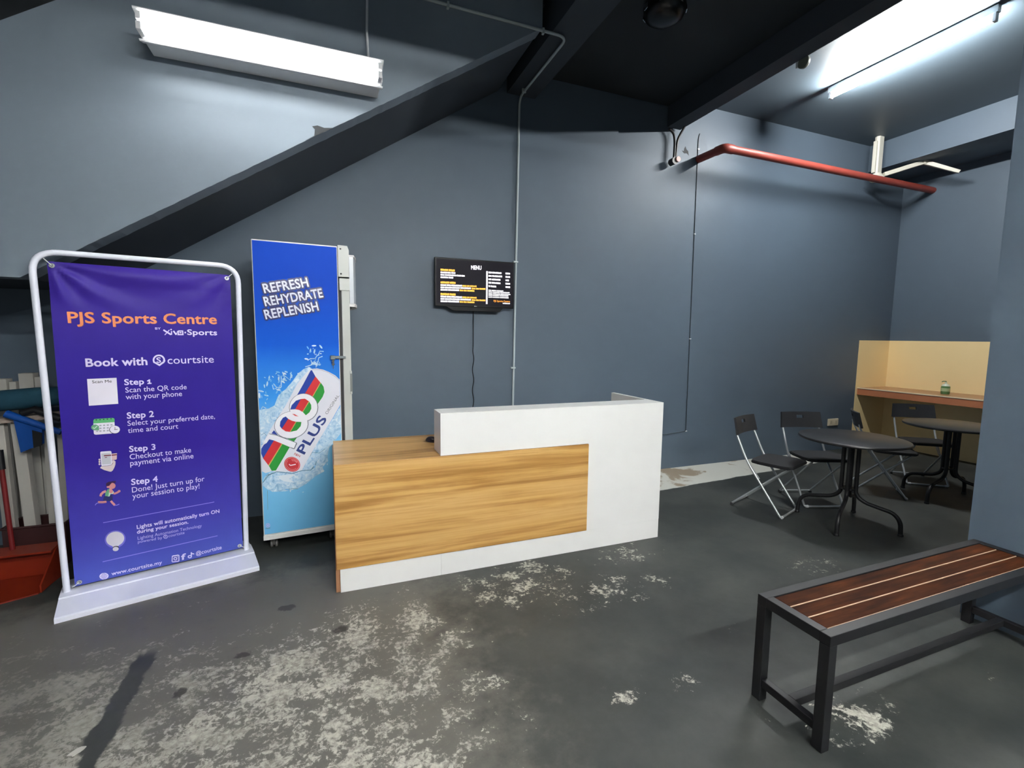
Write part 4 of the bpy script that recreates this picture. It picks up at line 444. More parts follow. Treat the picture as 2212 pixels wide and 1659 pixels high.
 ('P','sky2',[(.1256,1.1722),(.1248,1.1731),(.1243,1.1744),(.1242,1.1761),(.1244,1.1781),(.1249,1.1803),(.1258,1.1825),(.1269,1.1846),(.1283,1.1866),(.1298,1.1884),(.1313,1.1898),(.1329,1.1908),(.1343,1.1913),(.1356,1.1913),(.1367,1.1909),(.1375,1.1899),(.138,1.1886),(.1381,1.1869),(.1379,1.1849),(.1374,1.1828),(.1365,1.1805),(.1354,1.1784),(.134,1.1764),(.1325,1.1746),(.131,1.1732),(.1294,1.1722),(.128,1.1717),(.1267,1.1717)]),
 ('P','water',[(.1312,1.1474),(.131,1.1478),(.131,1.1485),(.1312,1.1495),(.1315,1.1506),(.1321,1.1518),(.1328,1.1531),(.1337,1.1544),(.1346,1.1556),(.1355,1.1567),(.1365,1.1576),(.1373,1.1583),(.1381,1.1587),(.1387,1.1589),(.1392,1.1587),(.1394,1.1583),(.1394,1.1576),(.1393,1.1566),(.1389,1.1555),(.1383,1.1543),(.1376,1.153),(.1367,1.1517),(.1358,1.1505),(.1349,1.1494),(.1339,1.1485),(.1331,1.1478),(.1323,1.1474),(.1317,1.1472)]),
 ('P','water',[(.132,1.0838),(.1317,1.0837),(.1311,1.0838),(.1305,1.0841),(.1297,1.0847),(.1289,1.0854),(.128,1.0864),(.1272,1.0874),(.1265,1.0885),(.1258,1.0896),(.1253,1.0907),(.125,1.0916),(.1248,1.0924),(.1248,1.093),(.125,1.0934),(.1254,1.0936),(.126,1.0935),(.1266,1.0931),(.1274,1.0925),(.1282,1.0918),(.129,1.0909),(.1298,1.0898),(.1306,1.0887),(.1312,1.0876),(.1317,1.0866),(.1321,1.0856),(.1323,1.0848),(.1322,1.0842)]),
 ('P','sky2',[(.1509,1.1097),(.1504,1.1086),(.1496,1.1077),(.1485,1.107),(.147,1.1065),(.1454,1.1063),(.1436,1.1064),(.1419,1.1067),(.1401,1.1074),(.1386,1.1082),(.1372,1.1093),(.1362,1.1104),(.1354,1.1117),(.1351,1.113),(.1352,1.1142),(.1356,1.1153),(.1365,1.1162),(.1376,1.1169),(.1391,1.1174),(.1407,1.1176),(.1424,1.1175),(.1442,1.1172),(.1459,1.1166),(.1475,1.1157),(.1489,1.1147),(.1499,1.1135),(.1506,1.1122),(.151,1.111)]),
 ('P','water',[(.1228,1.1354),(.1228,1.1364),(.1234,1.1375),(.1245,1.1387),(.126,1.1398),(.1278,1.1408),(.13,1.1417),(.1322,1.1424),(.1346,1.1429),(.1368,1.1432),(.1389,1.1432),(.1407,1.143),(.1421,1.1425),(.143,1.1418),(.1435,1.1409),(.1434,1.1399),(.1428,1.1388),(.1418,1.1377),(.1403,1.1366),(.1384,1.1355),(.1363,1.1346),(.134,1.1339),(.1317,1.1334),(.1294,1.1331),(.1274,1.1331),(.1256,1.1334),(.1242,1.1339),(.1232,1.1346)]),
 ('P','water',[(.1218,1.1221),(.1215,1.1218),(.1209,1.1217),(.12,1.1218),(.119,1.1222),(.1179,1.1227),(.1167,1.1233),(.1154,1.1241),(.1142,1.125),(.1132,1.1259),(.1122,1.1268),(.1115,1.1276),(.1111,1.1284),(.1109,1.129),(.1109,1.1295),(.1113,1.1298),(.1119,1.1299),(.1127,1.1298),(.1137,1.1295),(.1149,1.129),(.1161,1.1283),(.1173,1.1276),(.1185,1.1267),(.1196,1.1258),(.1205,1.1249),(.1212,1.124),(.1217,1.1232),(.1219,1.1226)]),
 ('P','water',[(.1088,1.1556),(.1082,1.1551),(.1074,1.1548),(.1063,1.1549),(.1051,1.1553),(.1038,1.1559),(.1025,1.1567),(.1012,1.1578),(.1001,1.159),(.099,1.1602),(.0982,1.1615),(.0977,1.1628),(.0974,1.1639),(.0975,1.1649),(.0978,1.1656),(.0984,1.1661),(.0992,1.1664),(.1003,1.1663),(.1014,1.166),(.1027,1.1653),(.1041,1.1645),(.1053,1.1634),(.1065,1.1623),(.1075,1.161),(.1083,1.1597),(.1089,1.1584),(.1091,1.1573),(.1091,1.1563)]),
 ('P','water',[(.1407,1.2127),(.1405,1.2123),(.1401,1.212),(.1395,1.2117),(.1388,1.2115),(.1379,1.2114),(.1369,1.2115),(.1359,1.2116),(.1349,1.2118),(.134,1.2121),(.1332,1.2124),(.1325,1.2128),(.132,1.2133),(.1317,1.2137),(.1317,1.2142),(.1318,1.2146),(.1322,1.2149),(.1328,1.2152),(.1336,1.2154),(.1345,1.2154),(.1354,1.2154),(.1364,1.2153),(.1374,1.2151),(.1384,1.2148),(.1392,1.2145),(.1399,1.2141),(.1403,1.2136),(.1406,1.2132)]),
 ('P','sky2',[(.1101,1.0999),(.1095,1.1007),(.1092,1.102),(.1092,1.1037),(.1096,1.1057),(.1102,1.108),(.1112,1.1104),(.1123,1.1129),(.1137,1.1152),(.1151,1.1173),(.1166,1.119),(.118,1.1204),(.1193,1.1212),(.1205,1.1215),(.1214,1.1213),(.122,1.1205),(.1223,1.1192),(.1223,1.1175),(.1219,1.1155),(.1213,1.1132),(.1203,1.1107),(.1192,1.1083),(.1178,1.106),(.1164,1.1039),(.1149,1.1022),(.1135,1.1008),(.1122,1.1),(.111,1.0997)]),
 ('P','water',[(.405,.6082),(.4045,.608),(.4038,.6081),(.4029,.6086),(.402,.6093),(.4011,.6103),(.4003,.6114),(.3995,.6127),(.3988,.6141),(.3982,.6155),(.3979,.6168),(.3977,.6179),(.3977,.6189),(.3979,.6196),(.3983,.6201),(.3989,.6203),(.3996,.6201),(.4004,.6197),(.4013,.619),(.4022,.618),(.4031,.6169),(.4039,.6156),(.4046,.6142),(.4051,.6128),(.4055,.6115),(.4057,.6104),(.4057,.6094),(.4055,.6086)]),
 ('P','waterwhite',[(.3544,.596),(.3539,.5967),(.3536,.5979),(.3537,.5997),(.3541,.6018),(.3548,.6043),(.3557,.6069),(.3568,.6095),(.3581,.6121),(.3594,.6144),(.3608,.6164),(.3621,.618),(.3634,.619),(.3644,.6195),(.3652,.6194),(.3657,.6186),(.366,.6174),(.3659,.6156),(.3655,.6135),(.3649,.6111),(.3639,.6084),(.3628,.6058),(.3615,.6032),(.3602,.6009),(.3588,.5989),(.3575,.5973),(.3563,.5963),(.3552,.5958)]),
 ('P','sky2',[(.3319,.5616),(.3309,.5625),(.3303,.5638),(.3299,.5656),(.3298,.5676),(.3301,.5699),(.3306,.5722),(.3314,.5746),(.3325,.5768),(.3338,.5787),(.3351,.5803),(.3366,.5815),(.338,.5822),(.3393,.5823),(.3405,.582),(.3414,.5811),(.3421,.5798),(.3425,.578),(.3426,.576),(.3423,.5737),(.3418,.5714),(.3409,.569),(.3399,.5669),(.3386,.5649),(.3372,.5633),(.3358,.5621),(.3344,.5614),(.3331,.5613)]),
 ('P','waterwhite',[(.375,.5264),(.375,.5276),(.3755,.5289),(.3766,.5303),(.3782,.5317),(.3803,.533),(.3827,.5343),(.3852,.5353),(.3879,.5361),(.3906,.5367),(.393,.5369),(.3951,.5368),(.3969,.5364),(.3981,.5357),(.3988,.5348),(.3988,.5336),(.3983,.5323),(.3972,.5309),(.3956,.5295),(.3935,.5282),(.3911,.5269),(.3885,.5259),(.3858,.5251),(.3832,.5246),(.3808,.5243),(.3786,.5244),(.3769,.5248),(.3757,.5255)]),
 ('P','water',[(.3349,.5726),(.3345,.5722),(.3337,.572),(.3328,.572),(.3318,.5723),(.3306,.5729),(.3295,.5736),(.3283,.5745),(.3272,.5755),(.3263,.5766),(.3255,.5777),(.325,.5788),(.3247,.5798),(.3247,.5806),(.3249,.5812),(.3254,.5817),(.3261,.5819),(.327,.5818),(.328,.5815),(.3292,.581),(.3304,.5802),(.3315,.5793),(.3326,.5783),(.3336,.5772),(.3343,.5761),(.3349,.5751),(.3351,.5741),(.3352,.5732)]),
 ('P','waterwhite',[(.419,.5719),(.4184,.5723),(.4179,.5729),(.4175,.5738),(.4172,.5749),(.4171,.5761),(.4171,.5775),(.4173,.5789),(.4176,.5803),(.418,.5815),(.4185,.5826),(.4191,.5835),(.4197,.5841),(.4204,.5844),(.421,.5844),(.4216,.584),(.4221,.5834),(.4225,.5825),(.4228,.5814),(.4229,.5802),(.4229,.5788),(.4227,.5774),(.4224,.576),(.422,.5748),(.4215,.5737),(.4209,.5728),(.4202,.5722),(.4196,.5719)]),
 ('P','water',[(.3505,.5377),(.3501,.5371),(.3495,.5367),(.3486,.5364),(.3476,.5363),(.3464,.5364),(.345,.5367),(.3437,.5372),(.3424,.5379),(.3412,.5386),(.3402,.5394),(.3394,.5403),(.3389,.5411),(.3386,.5419),(.3386,.5427),(.339,.5433),(.3396,.5437),(.3404,.544),(.3415,.5441),(.3427,.5439),(.344,.5436),(.3454,.5432),(.3467,.5425),(.3479,.5418),(.3489,.541),(.3497,.5401),(.3502,.5392),(.3505,.5384)]),
 ('P','water',[(.331,.578),(.3309,.5785),(.331,.5792),(.3314,.58),(.3319,.5808),(.3327,.5817),(.3337,.5824),(.3347,.5831),(.3358,.5837),(.3369,.5842),(.338,.5844),(.339,.5845),(.3398,.5845),(.3404,.5842),(.3408,.5837),(.3409,.5832),(.3408,.5825),(.3404,.5817),(.3399,.5809),(.3391,.58),(.3381,.5793),(.3371,.5786),(.336,.578),(.3349,.5775),(.3338,.5773),(.3328,.5772),(.332,.5773),(.3314,.5775)]),
 ('P','water',[(.3335,.5203),(.3327,.5192),(.3312,.5185),(.3291,.5182),(.3263,.5184),(.3231,.5189),(.3197,.5199),(.3162,.5213),(.3127,.5229),(.3096,.5247),(.3068,.5267),(.3046,.5286),(.303,.5305),(.3022,.5322),(.3022,.5336),(.3029,.5347),(.3044,.5354),(.3066,.5357),(.3093,.5356),(.3125,.535),(.3159,.534),(.3194,.5327),(.3229,.5311),(.3261,.5293),(.3288,.5273),(.3311,.5254),(.3326,.5235),(.3335,.5218)]),
 ('P','sky2',[(.3226,.6258),(.3219,.6257),(.3212,.626),(.3204,.6266),(.3197,.6275),(.319,.6286),(.3184,.6299),(.3179,.6313),(.3176,.6328),(.3174,.6342),(.3174,.6355),(.3175,.6366),(.3179,.6375),(.3183,.6382),(.3189,.6385),(.3196,.6386),(.3204,.6383),(.3211,.6377),(.3219,.6368),(.3225,.6357),(.3231,.6344),(.3236,.633),(.324,.6316),(.3241,.6301),(.3241,.6288),(.324,.6277),(.3237,.6268),(.3232,.6261)]),
 ('P','sky2',[(.1729,.4223),(.1723,.4212),(.171,.4204),(.1691,.4199),(.1666,.4197),(.1637,.4199),(.1605,.4204),(.1571,.4213),(.1538,.4224),(.1508,.4237),(.148,.4252),(.1458,.4267),(.1442,.4283),(.1433,.4297),(.1431,.431),(.1437,.4321),(.1449,.4329),(.1469,.4334),(.1494,.4335),(.1523,.4334),(.1555,.4328),(.1588,.432),(.1621,.4309),(.1652,.4296),(.1679,.4281),(.1701,.4266),(.1718,.425),(.1727,.4236)]),
 ('P','water',[(.1749,.4042),(.1741,.4047),(.1735,.4059),(.173,.4076),(.1726,.4099),(.1724,.4125),(.1725,.4154),(.1727,.4184),(.1731,.4214),(.1736,.4241),(.1743,.4266),(.1751,.4286),(.1759,.43),(.1767,.4309),(.1776,.431),(.1783,.4305),(.179,.4294),(.1795,.4276),(.1799,.4254),(.18,.4227),(.18,.4198),(.1798,.4168),(.1794,.4139),(.1789,.4111),(.1782,.4086),(.1774,.4066),(.1766,.4052),(.1757,.4044)]),
 ('P','water',[(.0874,.4262),(.0867,.427),(.0863,.4282),(.0862,.4296),(.0864,.4312),(.0868,.4329),(.0875,.4345),(.0884,.4362),(.0895,.4376),(.0907,.4388),(.0919,.4398),(.0932,.4404),(.0944,.4406),(.0954,.4405),(.0963,.4399),(.0969,.4391),(.0973,.4379),(.0975,.4365),(.0973,.4349),(.0969,.4332),(.0962,.4316),(.0953,.4299),(.0942,.4285),(.093,.4273),(.0917,.4263),(.0905,.4257),(.0893,.4255),(.0882,.4256)]),
 ('P','sky2',[(.2167,.4045),(.2168,.4053),(.2174,.4061),(.2184,.4068),(.2197,.4074),(.2214,.4078),(.2232,.4081),(.2251,.4082),(.2271,.4081),(.2289,.4079),(.2306,.4074),(.2321,.4069),(.2332,.4062),(.2339,.4055),(.2342,.4047),(.234,.4039),(.2334,.4031),(.2324,.4024),(.2311,.4018),(.2295,.4014),(.2276,.4011),(.2257,.401),(.2237,.4011),(.2219,.4013),(.2202,.4017),(.2188,.4023),(.2177,.403),(.217,.4037)]),
 ('P','water',[(.1218,.4199),(.1213,.4206),(.1211,.4218),(.1211,.4232),(.1215,.4249),(.1221,.4267),(.123,.4286),(.1241,.4304),(.1253,.4322),(.1266,.4337),(.1279,.4349),(.1292,.4358),(.1303,.4362),(.1313,.4363),(.1321,.4359),(.1326,.4352),(.1328,.434),(.1327,.4326),(.1324,.4309),(.1317,.4291),(.1309,.4272),(.1298,.4254),(.1286,.4236),(.1273,.4221),(.126,.4209),(.1247,.42),(.1236,.4196),(.1226,.4195)]),
 ('P','water',[(.25,.3944),(.2501,.3949),(.2504,.3955),(.251,.3961),(.2519,.3967),(.2531,.3973),(.2544,.3978),(.2557,.3982),(.2572,.3984),(.2585,.3986),(.2598,.3986),(.2609,.3985),(.2617,.3982),(.2623,.3978),(.2626,.3973),(.2626,.3968),(.2623,.3962),(.2616,.3956),(.2607,.395),(.2596,.3944),(.2583,.3939),(.2569,.3936),(.2555,.3933),(.2541,.3931),(.2529,.3931),(.2518,.3933),(.2509,.3935),(.2503,.3939)]),
 ('P','water',[(.0879,.421),(.0878,.4217),(.0879,.4224),(.0883,.4232),(.0889,.424),(.0896,.4247),(.0906,.4254),(.0916,.4259),(.0927,.4264),(.0938,.4266),(.0949,.4267),(.0958,.4266),(.0966,.4264),(.0972,.426),(.0975,.4254),(.0977,.4248),(.0975,.424),(.0972,.4233),(.0966,.4225),(.0958,.4217),(.0948,.4211),(.0938,.4205),(.0927,.4201),(.0916,.4198),(.0905,.4197),(.0896,.4198),(.0888,.42),(.0882,.4205)]),
 ('S','water',[(.3647,1.3373),(.3872,1.3646),(.3938,1.3829),(.4176,1.3805)],[(.3604,1.3413),(.3825,1.368),(.3914,1.3884),(.4182,1.3867)]),
 ('S','water',[(.3136,1.3198),(.3309,1.3308),(.3645,1.3327),(.3562,1.3182),(.3349,1.3035)],[(.3109,1.3251),(.3297,1.3368),(.3675,1.3381),(.3604,1.314),(.3379,1.2983)]),
 ('S','water',[(.4086,1.3534),(.382,1.3412),(.3771,1.3167),(.3616,1.2744)],[(.4108,1.3477),(.3862,1.337),(.3826,1.3149),(.3669,1.2721)]),
 ('S','water',[(.2975,1.2754),(.3225,1.2827),(.3653,1.2974),(.3967,1.2911)],[(.2961,1.2813),(.321,1.2886),(.3648,1.3036),(.3979,1.2972)]),
 ('S','water',[(.3309,1.323),(.338,1.3025),(.3599,1.29)],[(.3362,1.3252),(.3422,1.3069),(.3626,1.2955)]),
 ('S','water',[(.1611,1.1814),(.1693,1.2202),(.1563,1.2482)],[(.1558,1.1827),(.1638,1.2196),(.1514,1.2453)]),
 ('S','water',[(.1648,1.2176),(.2011,1.1857),(.2113,1.2451)],[(.1683,1.2222),(.1985,1.1911),(.2059,1.246)]),
 ('S','water',[(.095,1.167),(.1152,1.1389),(.1461,1.1433),(.1489,1.2203)],[(.0992,1.1708),(.1175,1.1444),(.1411,1.1456),(.1435,1.2205)]),
 ('S','water',[(.0875,1.1609),(.0941,1.1287),(.117,1.135)],[(.0928,1.1622),(.0975,1.1334),(.1155,1.1408)]),
 ('S','water',[(.0199,.9969),(.0286,1.0139),(.0462,1.0)],[(.0155,1.0002),(.028,1.0199),(.0491,1.0051)]),
 ('S','greyink',[(.0335,.4373),(.0319,.3667),(.0306,.3037)],[(.0352,.4371),(.0336,.3665),(.0323,.3035)]),
 ('S','lilac2',[(.042,.1893),(.0415,.1859),(.0404,.1827),(.0387,.18),(.0365,.1779),(.0339,.1765),(.031,.1758),(.028,.1759),(.025,.1768),(.0222,.1785),(.0197,.1808),(.0177,.1836),(.0162,.1869),(.0154,.1903),(.0152,.1939),(.0156,.1973),(.0167,.2004),(.0184,.2031),(.0206,.2053),(.0233,.2067),(.0261,.2074),(.0291,.2073),(.0321,.2064),(.0349,.2047),(.0374,.2024),(.0394,.1996),(.0409,.1964),(.0418,.1929),(.042,.1893)],[(.0382,.19),(.0379,.1875),(.0371,.1852),(.0359,.1833),(.0343,.1817),(.0324,.1807),(.0303,.1802),(.0281,.1803),(.026,.181),(.024,.1822),(.0222,.1838),(.0207,.1859),(.0197,.1882),(.0191,.1907),(.0189,.1932),(.0192,.1957),(.02,.198),(.0213,.1999),(.0229,.2014),(.0247,.2025),(.0268,.203),(.029,.2029),(.0311,.2022),(.0331,.2011),(.0349,.1994),(.0364,.1974),(.0374,.195),(.0381,.1925),(.0382,.19)]),
 ('P','lilac2',[(.0235,.1977),(.034,.1977),(.0336,.1846),(.0231,.1855)]),
 ('P','water2',[(.0137,.1749),(.0422,.1735),(.042,.1674),(.0135,.1688)]),
 ('T','REFRESH','deepblue',36,(.0674,1.7686),(.3351,1.8264),(.066,1.8274)),
 ('T','REHYDRATE','deepblue',36,(.0691,1.684),(.425,1.759),(.0664,1.7424)),
 ('T','REPLENISH','deepblue',36,(.069,1.5988),(.394,1.6675),(.0675,1.6583)),
 ('T','REFRESH','panelwhite',6,(.0674,1.7686),(.3351,1.8264),(.066,1.8274)),
 ('T','REHYDRATE','panelwhite',6,(.0691,1.684),(.425,1.759),(.0664,1.7424)),
 ('T','REPLENISH','panelwhite',6,(.069,1.5988),(.394,1.6675),(.0675,1.6583)),
]
ART_SCREEN = [
 ('T','MENU','scrwhite',6,(1.2211,2.1035),(1.3177,2.1073),(1.2203,2.1378)),
 ('P','scrorange',[(.939,2.0931),(.9524,2.0931),(.9524,2.0751),(.939,2.0751)]),
 ('P','scrorange',[(.9529,2.0932),(.9661,2.0932),(.966,2.0752),(.9528,2.0752)]),
 ('P','scrorange',[(.9665,2.0918),(.9798,2.0918),(.9798,2.0752),(.9665,2.0752)]),
 ('P','scrorange',[(.9802,2.0932),(.9935,2.0932),(.9935,2.0752),(.9802,2.0752)]),
 ('P','scrorange',[(.994,2.0933),(1.0075,2.0933),(1.0075,2.0752),(.9939,2.0752)]),
 ('P','scrorange',[(1.0119,2.0933),(1.0257,2.0933),(1.0256,2.0752),(1.0118,2.0752)]),
 ('P','scrorange',[(1.0261,2.0933),(1.0397,2.0933),(1.0397,2.0752),(1.0261,2.0752)]),
 ('P','scrorange',[(1.0401,2.0919),(1.0538,2.0919),(1.0538,2.0752),(1.0401,2.0753)]),
 ('P','scrorange',[(1.0542,2.0934),(1.0681,2.0934),(1.0681,2.0753),(1.0542,2.0753)]),
 ('P','scrwhite',[(.9389,2.0679),(.9531,2.0681),(.9531,2.0542),(.9389,2.0541)]),
 ('P','scrwhite',[(.9536,2.067),(.9676,2.0672),(.9675,2.0545),(.9535,2.0543)]),
 ('P','scrwhite',[(.968,2.0683),(.9821,2.0685),(.982,2.0547),(.968,2.0545)]),
 ('P','scrwhite',[(.9825,2.0686),(.9968,2.0688),(.9968,2.0549),(.9825,2.0547)]),
 ('P','scrwhite',[(1.0011,2.0689),(1.0169,2.0691),(1.0169,2.0552),(1.0011,2.0549)]),
 ('P','scrwhite',[(1.0173,2.068),(1.0331,2.0682),(1.0331,2.0554),(1.0173,2.0552)]),
 ('P','scrwhite',[(1.0375,2.0694),(1.0551,2.0697),(1.0551,2.0557),(1.0375,2.0555)]),
 ('P','scrwhite',[(1.0555,2.0686),(1.0732,2.0689),(1.0732,2.056),(1.0555,2.0557)]),
 ('P','scrwhite',[(.9388,2.0471),(.956,2.0473),(.956,2.0334),(.9388,2.0333)]),
 ('P','scrwhite',[(.9565,2.0462),(.9737,2.0464),(.9737,2.0336),(.9564,2.0335)]),
 ('P','scrwhite',[(.978,2.0475),(.9907,2.0477),(.9906,2.0337),(.978,2.0336)]),
 ('P','scrwhite',[(.9911,2.0466),(1.0035,2.0467),(1.0035,2.0339),(.9911,2.0338)]),
 ('P','scrwhite',[(1.004,2.0478),(1.0165,2.0479),(1.0164,2.034),(1.0039,2.0339)]),
 ('P','scrwhite',[(1.0169,2.0479),(1.0294,2.048),(1.0294,2.0341),(1.0169,2.034)]),
 ('P','scrwhite',[(1.0299,2.047),(1.0424,2.0471),(1.0424,2.0342),(1.0298,2.0341)]),
 ('P','scrwhite',[(1.0428,2.0482),(1.0554,2.0483),(1.0554,2.0343),(1.0428,2.0342)]),
 ('P','scrwhite',[(1.0558,2.0483),(1.0684,2.0484),(1.0684,2.0344),(1.0558,2.0343)]),
 ('P','scrwhite',[(1.0689,2.0473),(1.0817,2.0475),(1.0817,2.0346),(1.0689,2.0345)]),
 ('P','scrwhite',[(1.0861,2.0486),(1.0985,2.0488),(1.0985,2.0347),(1.0861,2.0346)]),
 ('P','scrwhite',[(1.099,2.0477),(1.1112,2.0478),(1.1112,2.0348),(1.099,2.0347)]),
 ('P','scrwhite',[(1.1117,2.0489),(1.1242,2.049),(1.1242,2.035),(1.1117,2.0349)]),
 ('P','scrwhite',[(1.1286,2.0491),(1.1441,2.0492),(1.1441,2.0351),(1.1286,2.035)]),
 ('P','scrwhite',[(1.1445,2.0481),(1.1601,2.0483),(1.1601,2.0353),(1.1446,2.0351)]),
 ('P','scrwhite',[(.9387,2.0253),(.9522,2.0256),(.9521,2.0117),(.9387,2.0115)]),
 ('P','scrwhite',[(.9526,2.0245),(.9659,2.0247),(.9659,2.0119),(.9526,2.0117)]),
 ('P','scrwhite',[(.9663,2.0259),(.9796,2.0261),(.9796,2.0122),(.9663,2.012)]),
 ('P','scrwhite',[(.9801,2.0261),(.9934,2.0264),(.9934,2.0125),(.98,2.0122)]),
 ('P','scrwhite',[(.9938,2.0253),(1.0074,2.0255),(1.0074,2.0127),(.9938,2.0125)]),
 ('P','scrwhite',[(1.0118,2.0267),(1.0254,2.027),(1.0254,2.013),(1.0117,2.0128)]),
 ('P','scrwhite',[(1.0259,2.0259),(1.0393,2.0262),(1.0393,2.0133),(1.0258,2.0131)]),
 ('P','scrwhite',[(1.0398,2.0273),(1.0535,2.0276),(1.0535,2.0136),(1.0397,2.0133)]),
 ('P','scrorange',[(.9386,1.9819),(.9515,1.9821),(.9515,1.9654),(.9385,1.9653)]),
 ('P','scrorange',[(.952,1.9836),(.9647,1.9837),(.9647,1.9656),(.9519,1.9655)]),
 ('P','scrorange',[(.9652,1.9837),(.978,1.9839),(.9779,1.9658),(.9651,1.9656)]),
 ('P','scrorange',[(.9784,1.9825),(.9912,1.9826),(.9912,1.9659),(.9783,1.9658)]),
 ('P','scrorange',[(.9917,1.9841),(1.0045,1.9843),(1.0045,1.9661),(.9916,1.966)]),
 ('P','scrorange',[(1.005,1.9843),(1.0181,1.9845),(1.018,1.9663),(1.0049,1.9661)]),
 ('P','scrorange',[(1.0224,1.9831),(1.0354,1.9832),(1.0354,1.9665),(1.0224,1.9663)]),
 ('P','scrorange',[(1.0358,1.9847),(1.0486,1.9849),(1.0486,1.9667),(1.0358,1.9665)]),
 ('P','scrorange',[(1.049,1.9849),(1.0618,1.9851),(1.0618,1.9668),(1.049,1.9667)]),
 ('P','scrorange',[(1.0623,1.9836),(1.0753,1.9838),(1.0753,1.967),(1.0623,1.9668)]),
 ('P','scrwhite',[(.9385,1.958),(.9512,1.9582),(.9512,1.9443),(.9384,1.9441)]),
 ('P','scrwhite',[(.9517,1.9582),(.9643,1.9584),(.9642,1.9444),(.9516,1.9443)]),
 ('P','scrwhite',[(.9647,1.9573),(.9773,1.9574),(.9773,1.9446),(.9647,1.9444)]),
 ('P','scrwhite',[(.9778,1.9586),(.9906,1.9588),(.9906,1.9448),(.9777,1.9446)]),
 ('P','scrwhite',[(.995,1.9588),(1.0076,1.959),(1.0076,1.945),(.9949,1.9448)]),
 ('P','scrwhite',[(1.0081,1.959),(1.0205,1.9592),(1.0205,1.9452),(1.008,1.945)]),
 ('P','scrwhite',[(1.021,1.9581),(1.0337,1.9582),(1.0337,1.9453),(1.021,1.9452)]),
 ('P','scrwhite',[(1.0381,1.9594),(1.0516,1.9596),(1.0516,1.9456),(1.038,1.9454)]),
 ('P','scrwhite',[(1.052,1.9596),(1.0654,1.9598),(1.0654,1.9458),(1.052,1.9456)]),
 ('P','scrwhite',[(1.0658,1.9587),(1.0792,1.9589),(1.0792,1.9459),(1.0658,1.9458)]),
 ('P','scrwhite',[(1.0796,1.96),(1.093,1.9602),(1.093,1.9461),(1.0796,1.946)]),
 ('P','scrwhite',[(1.0935,1.9602),(1.1069,1.9604),(1.1069,1.9463),(1.0935,1.9461)]),
 ('P','scrwhite',[(1.1073,1.9593),(1.1208,1.9595),(1.1208,1.9465),(1.1073,1.9463)]),
 ('P','scrwhite',[(1.1212,1.9606),(1.135,1.9608),(1.135,1.9467),(1.1213,1.9465)]),
 ('P','scrorange',[(1.1387,1.96),(1.1571,1.9603),(1.1571,1.9461),(1.1387,1.9458)]),
 ('P','scrorange',[(1.1575,1.9603),(1.176,1.9606),(1.176,1.9464),(1.1575,1.9461)]),
 ('P','scrorange',[(1.1805,1.9607),(1.1926,1.9609),(1.1926,1.9467),(1.1805,1.9465)]),
 ('P','scrorange',[(1.1931,1.9609),(1.2052,1.9611),(1.2052,1.9469),(1.1931,1.9467)]),
 ('P','scrorange',[(1.2097,1.9612),(1.2249,1.9614),(1.2249,1.9472),(1.2097,1.947)]),
 ('P','scrorange',[(1.2253,1.9615),(1.2404,1.9617),(1.2404,1.9474),(1.2254,1.9472)]),
 ('P','scrorange',[(1.2408,1.9606),(1.2559,1.9608),(1.2559,1.9477),(1.2409,1.9475)]),
 ('P','scrorange',[(1.2563,1.962),(1.2716,1.9623),(1.2717,1.948),(1.2564,1.9477)]),
 ('P','scrwhite',[(.9384,1.9371),(.9548,1.9374),(.9547,1.9235),(.9383,1.9232)]),
 ('P','scrwhite',[(.9552,1.9374),(.9717,1.9377),(.9716,1.9237),(.9552,1.9235)]),
 ('P','scrwhite',[(.976,1.9378),(.9881,1.938),(.9881,1.924),(.976,1.9238)]),
 ('P','scrwhite',[(.9885,1.938),(1.0005,1.9382),(1.0004,1.9242),(.9885,1.924)]),
 ('P','scrwhite',[(1.0009,1.9371),(1.0128,1.9372),(1.0128,1.9244),(1.0008,1.9242)]),
 ('P','scrwhite',[(1.0133,1.9384),(1.0252,1.9386),(1.0252,1.9245),(1.0132,1.9244)]),
 ('P','scrwhite',[(1.0257,1.9386),(1.0376,1.9388),(1.0376,1.9247),(1.0256,1.9246)]),
 ('P','scrwhite',[(1.0381,1.9377),(1.0501,1.9379),(1.0501,1.9249),(1.038,1.9248)]),
 ('P','scrwhite',[(1.0505,1.939),(1.0626,1.9392),(1.0625,1.9251),(1.0505,1.9249)]),
 ('P','scrwhite',[(1.063,1.9392),(1.0751,1.9394),(1.075,1.9253),(1.063,1.9251)]),
 ('P','scrwhite',[(1.0755,1.9383),(1.0876,1.9385),(1.0876,1.9255),(1.0755,1.9253)]),
 ('P','scrwhite',[(1.088,1.9396),(1.1001,1.9398),(1.1001,1.9257),(1.088,1.9255)]),
 ('P','scrwhite',[(1.1006,1.9398),(1.113,1.94),(1.1129,1.9259),(1.1006,1.9257)]),
 ('P','scrwhite',[(1.1174,1.9401),(1.1313,1.9403),(1.1313,1.9262),(1.1174,1.926)]),
 ('P','scrwhite',[(1.1317,1.9404),(1.1455,1.9406),(1.1455,1.9264),(1.1317,1.9262)]),
 ('P','scrwhite',[(1.1459,1.9395),(1.1597,1.9397),(1.1597,1.9266),(1.1459,1.9264)]),
 ('P','scrwhite',[(1.1601,1.9408),(1.1739,1.941),(1.1739,1.9268),(1.1601,1.9266)]),
 ('P','scrwhite',[(1.1743,1.9411),(1.1882,1.9413),(1.1882,1.9271),(1.1743,1.9269)]),
 ('P','scrwhite',[(1.1886,1.9402),(1.2025,1.9404),(1.2025,1.9273),(1.1886,1.9271)]),
 ('P','scrwhite',[(1.2029,1.9415),(1.217,1.9418),(1.217,1.9275),(1.2029,1.9273)]),
 ('P','scrorange',[(1.2245,1.94),(1.2427,1.9403),(1.2427,1.9261),(1.2246,1.9257)]),
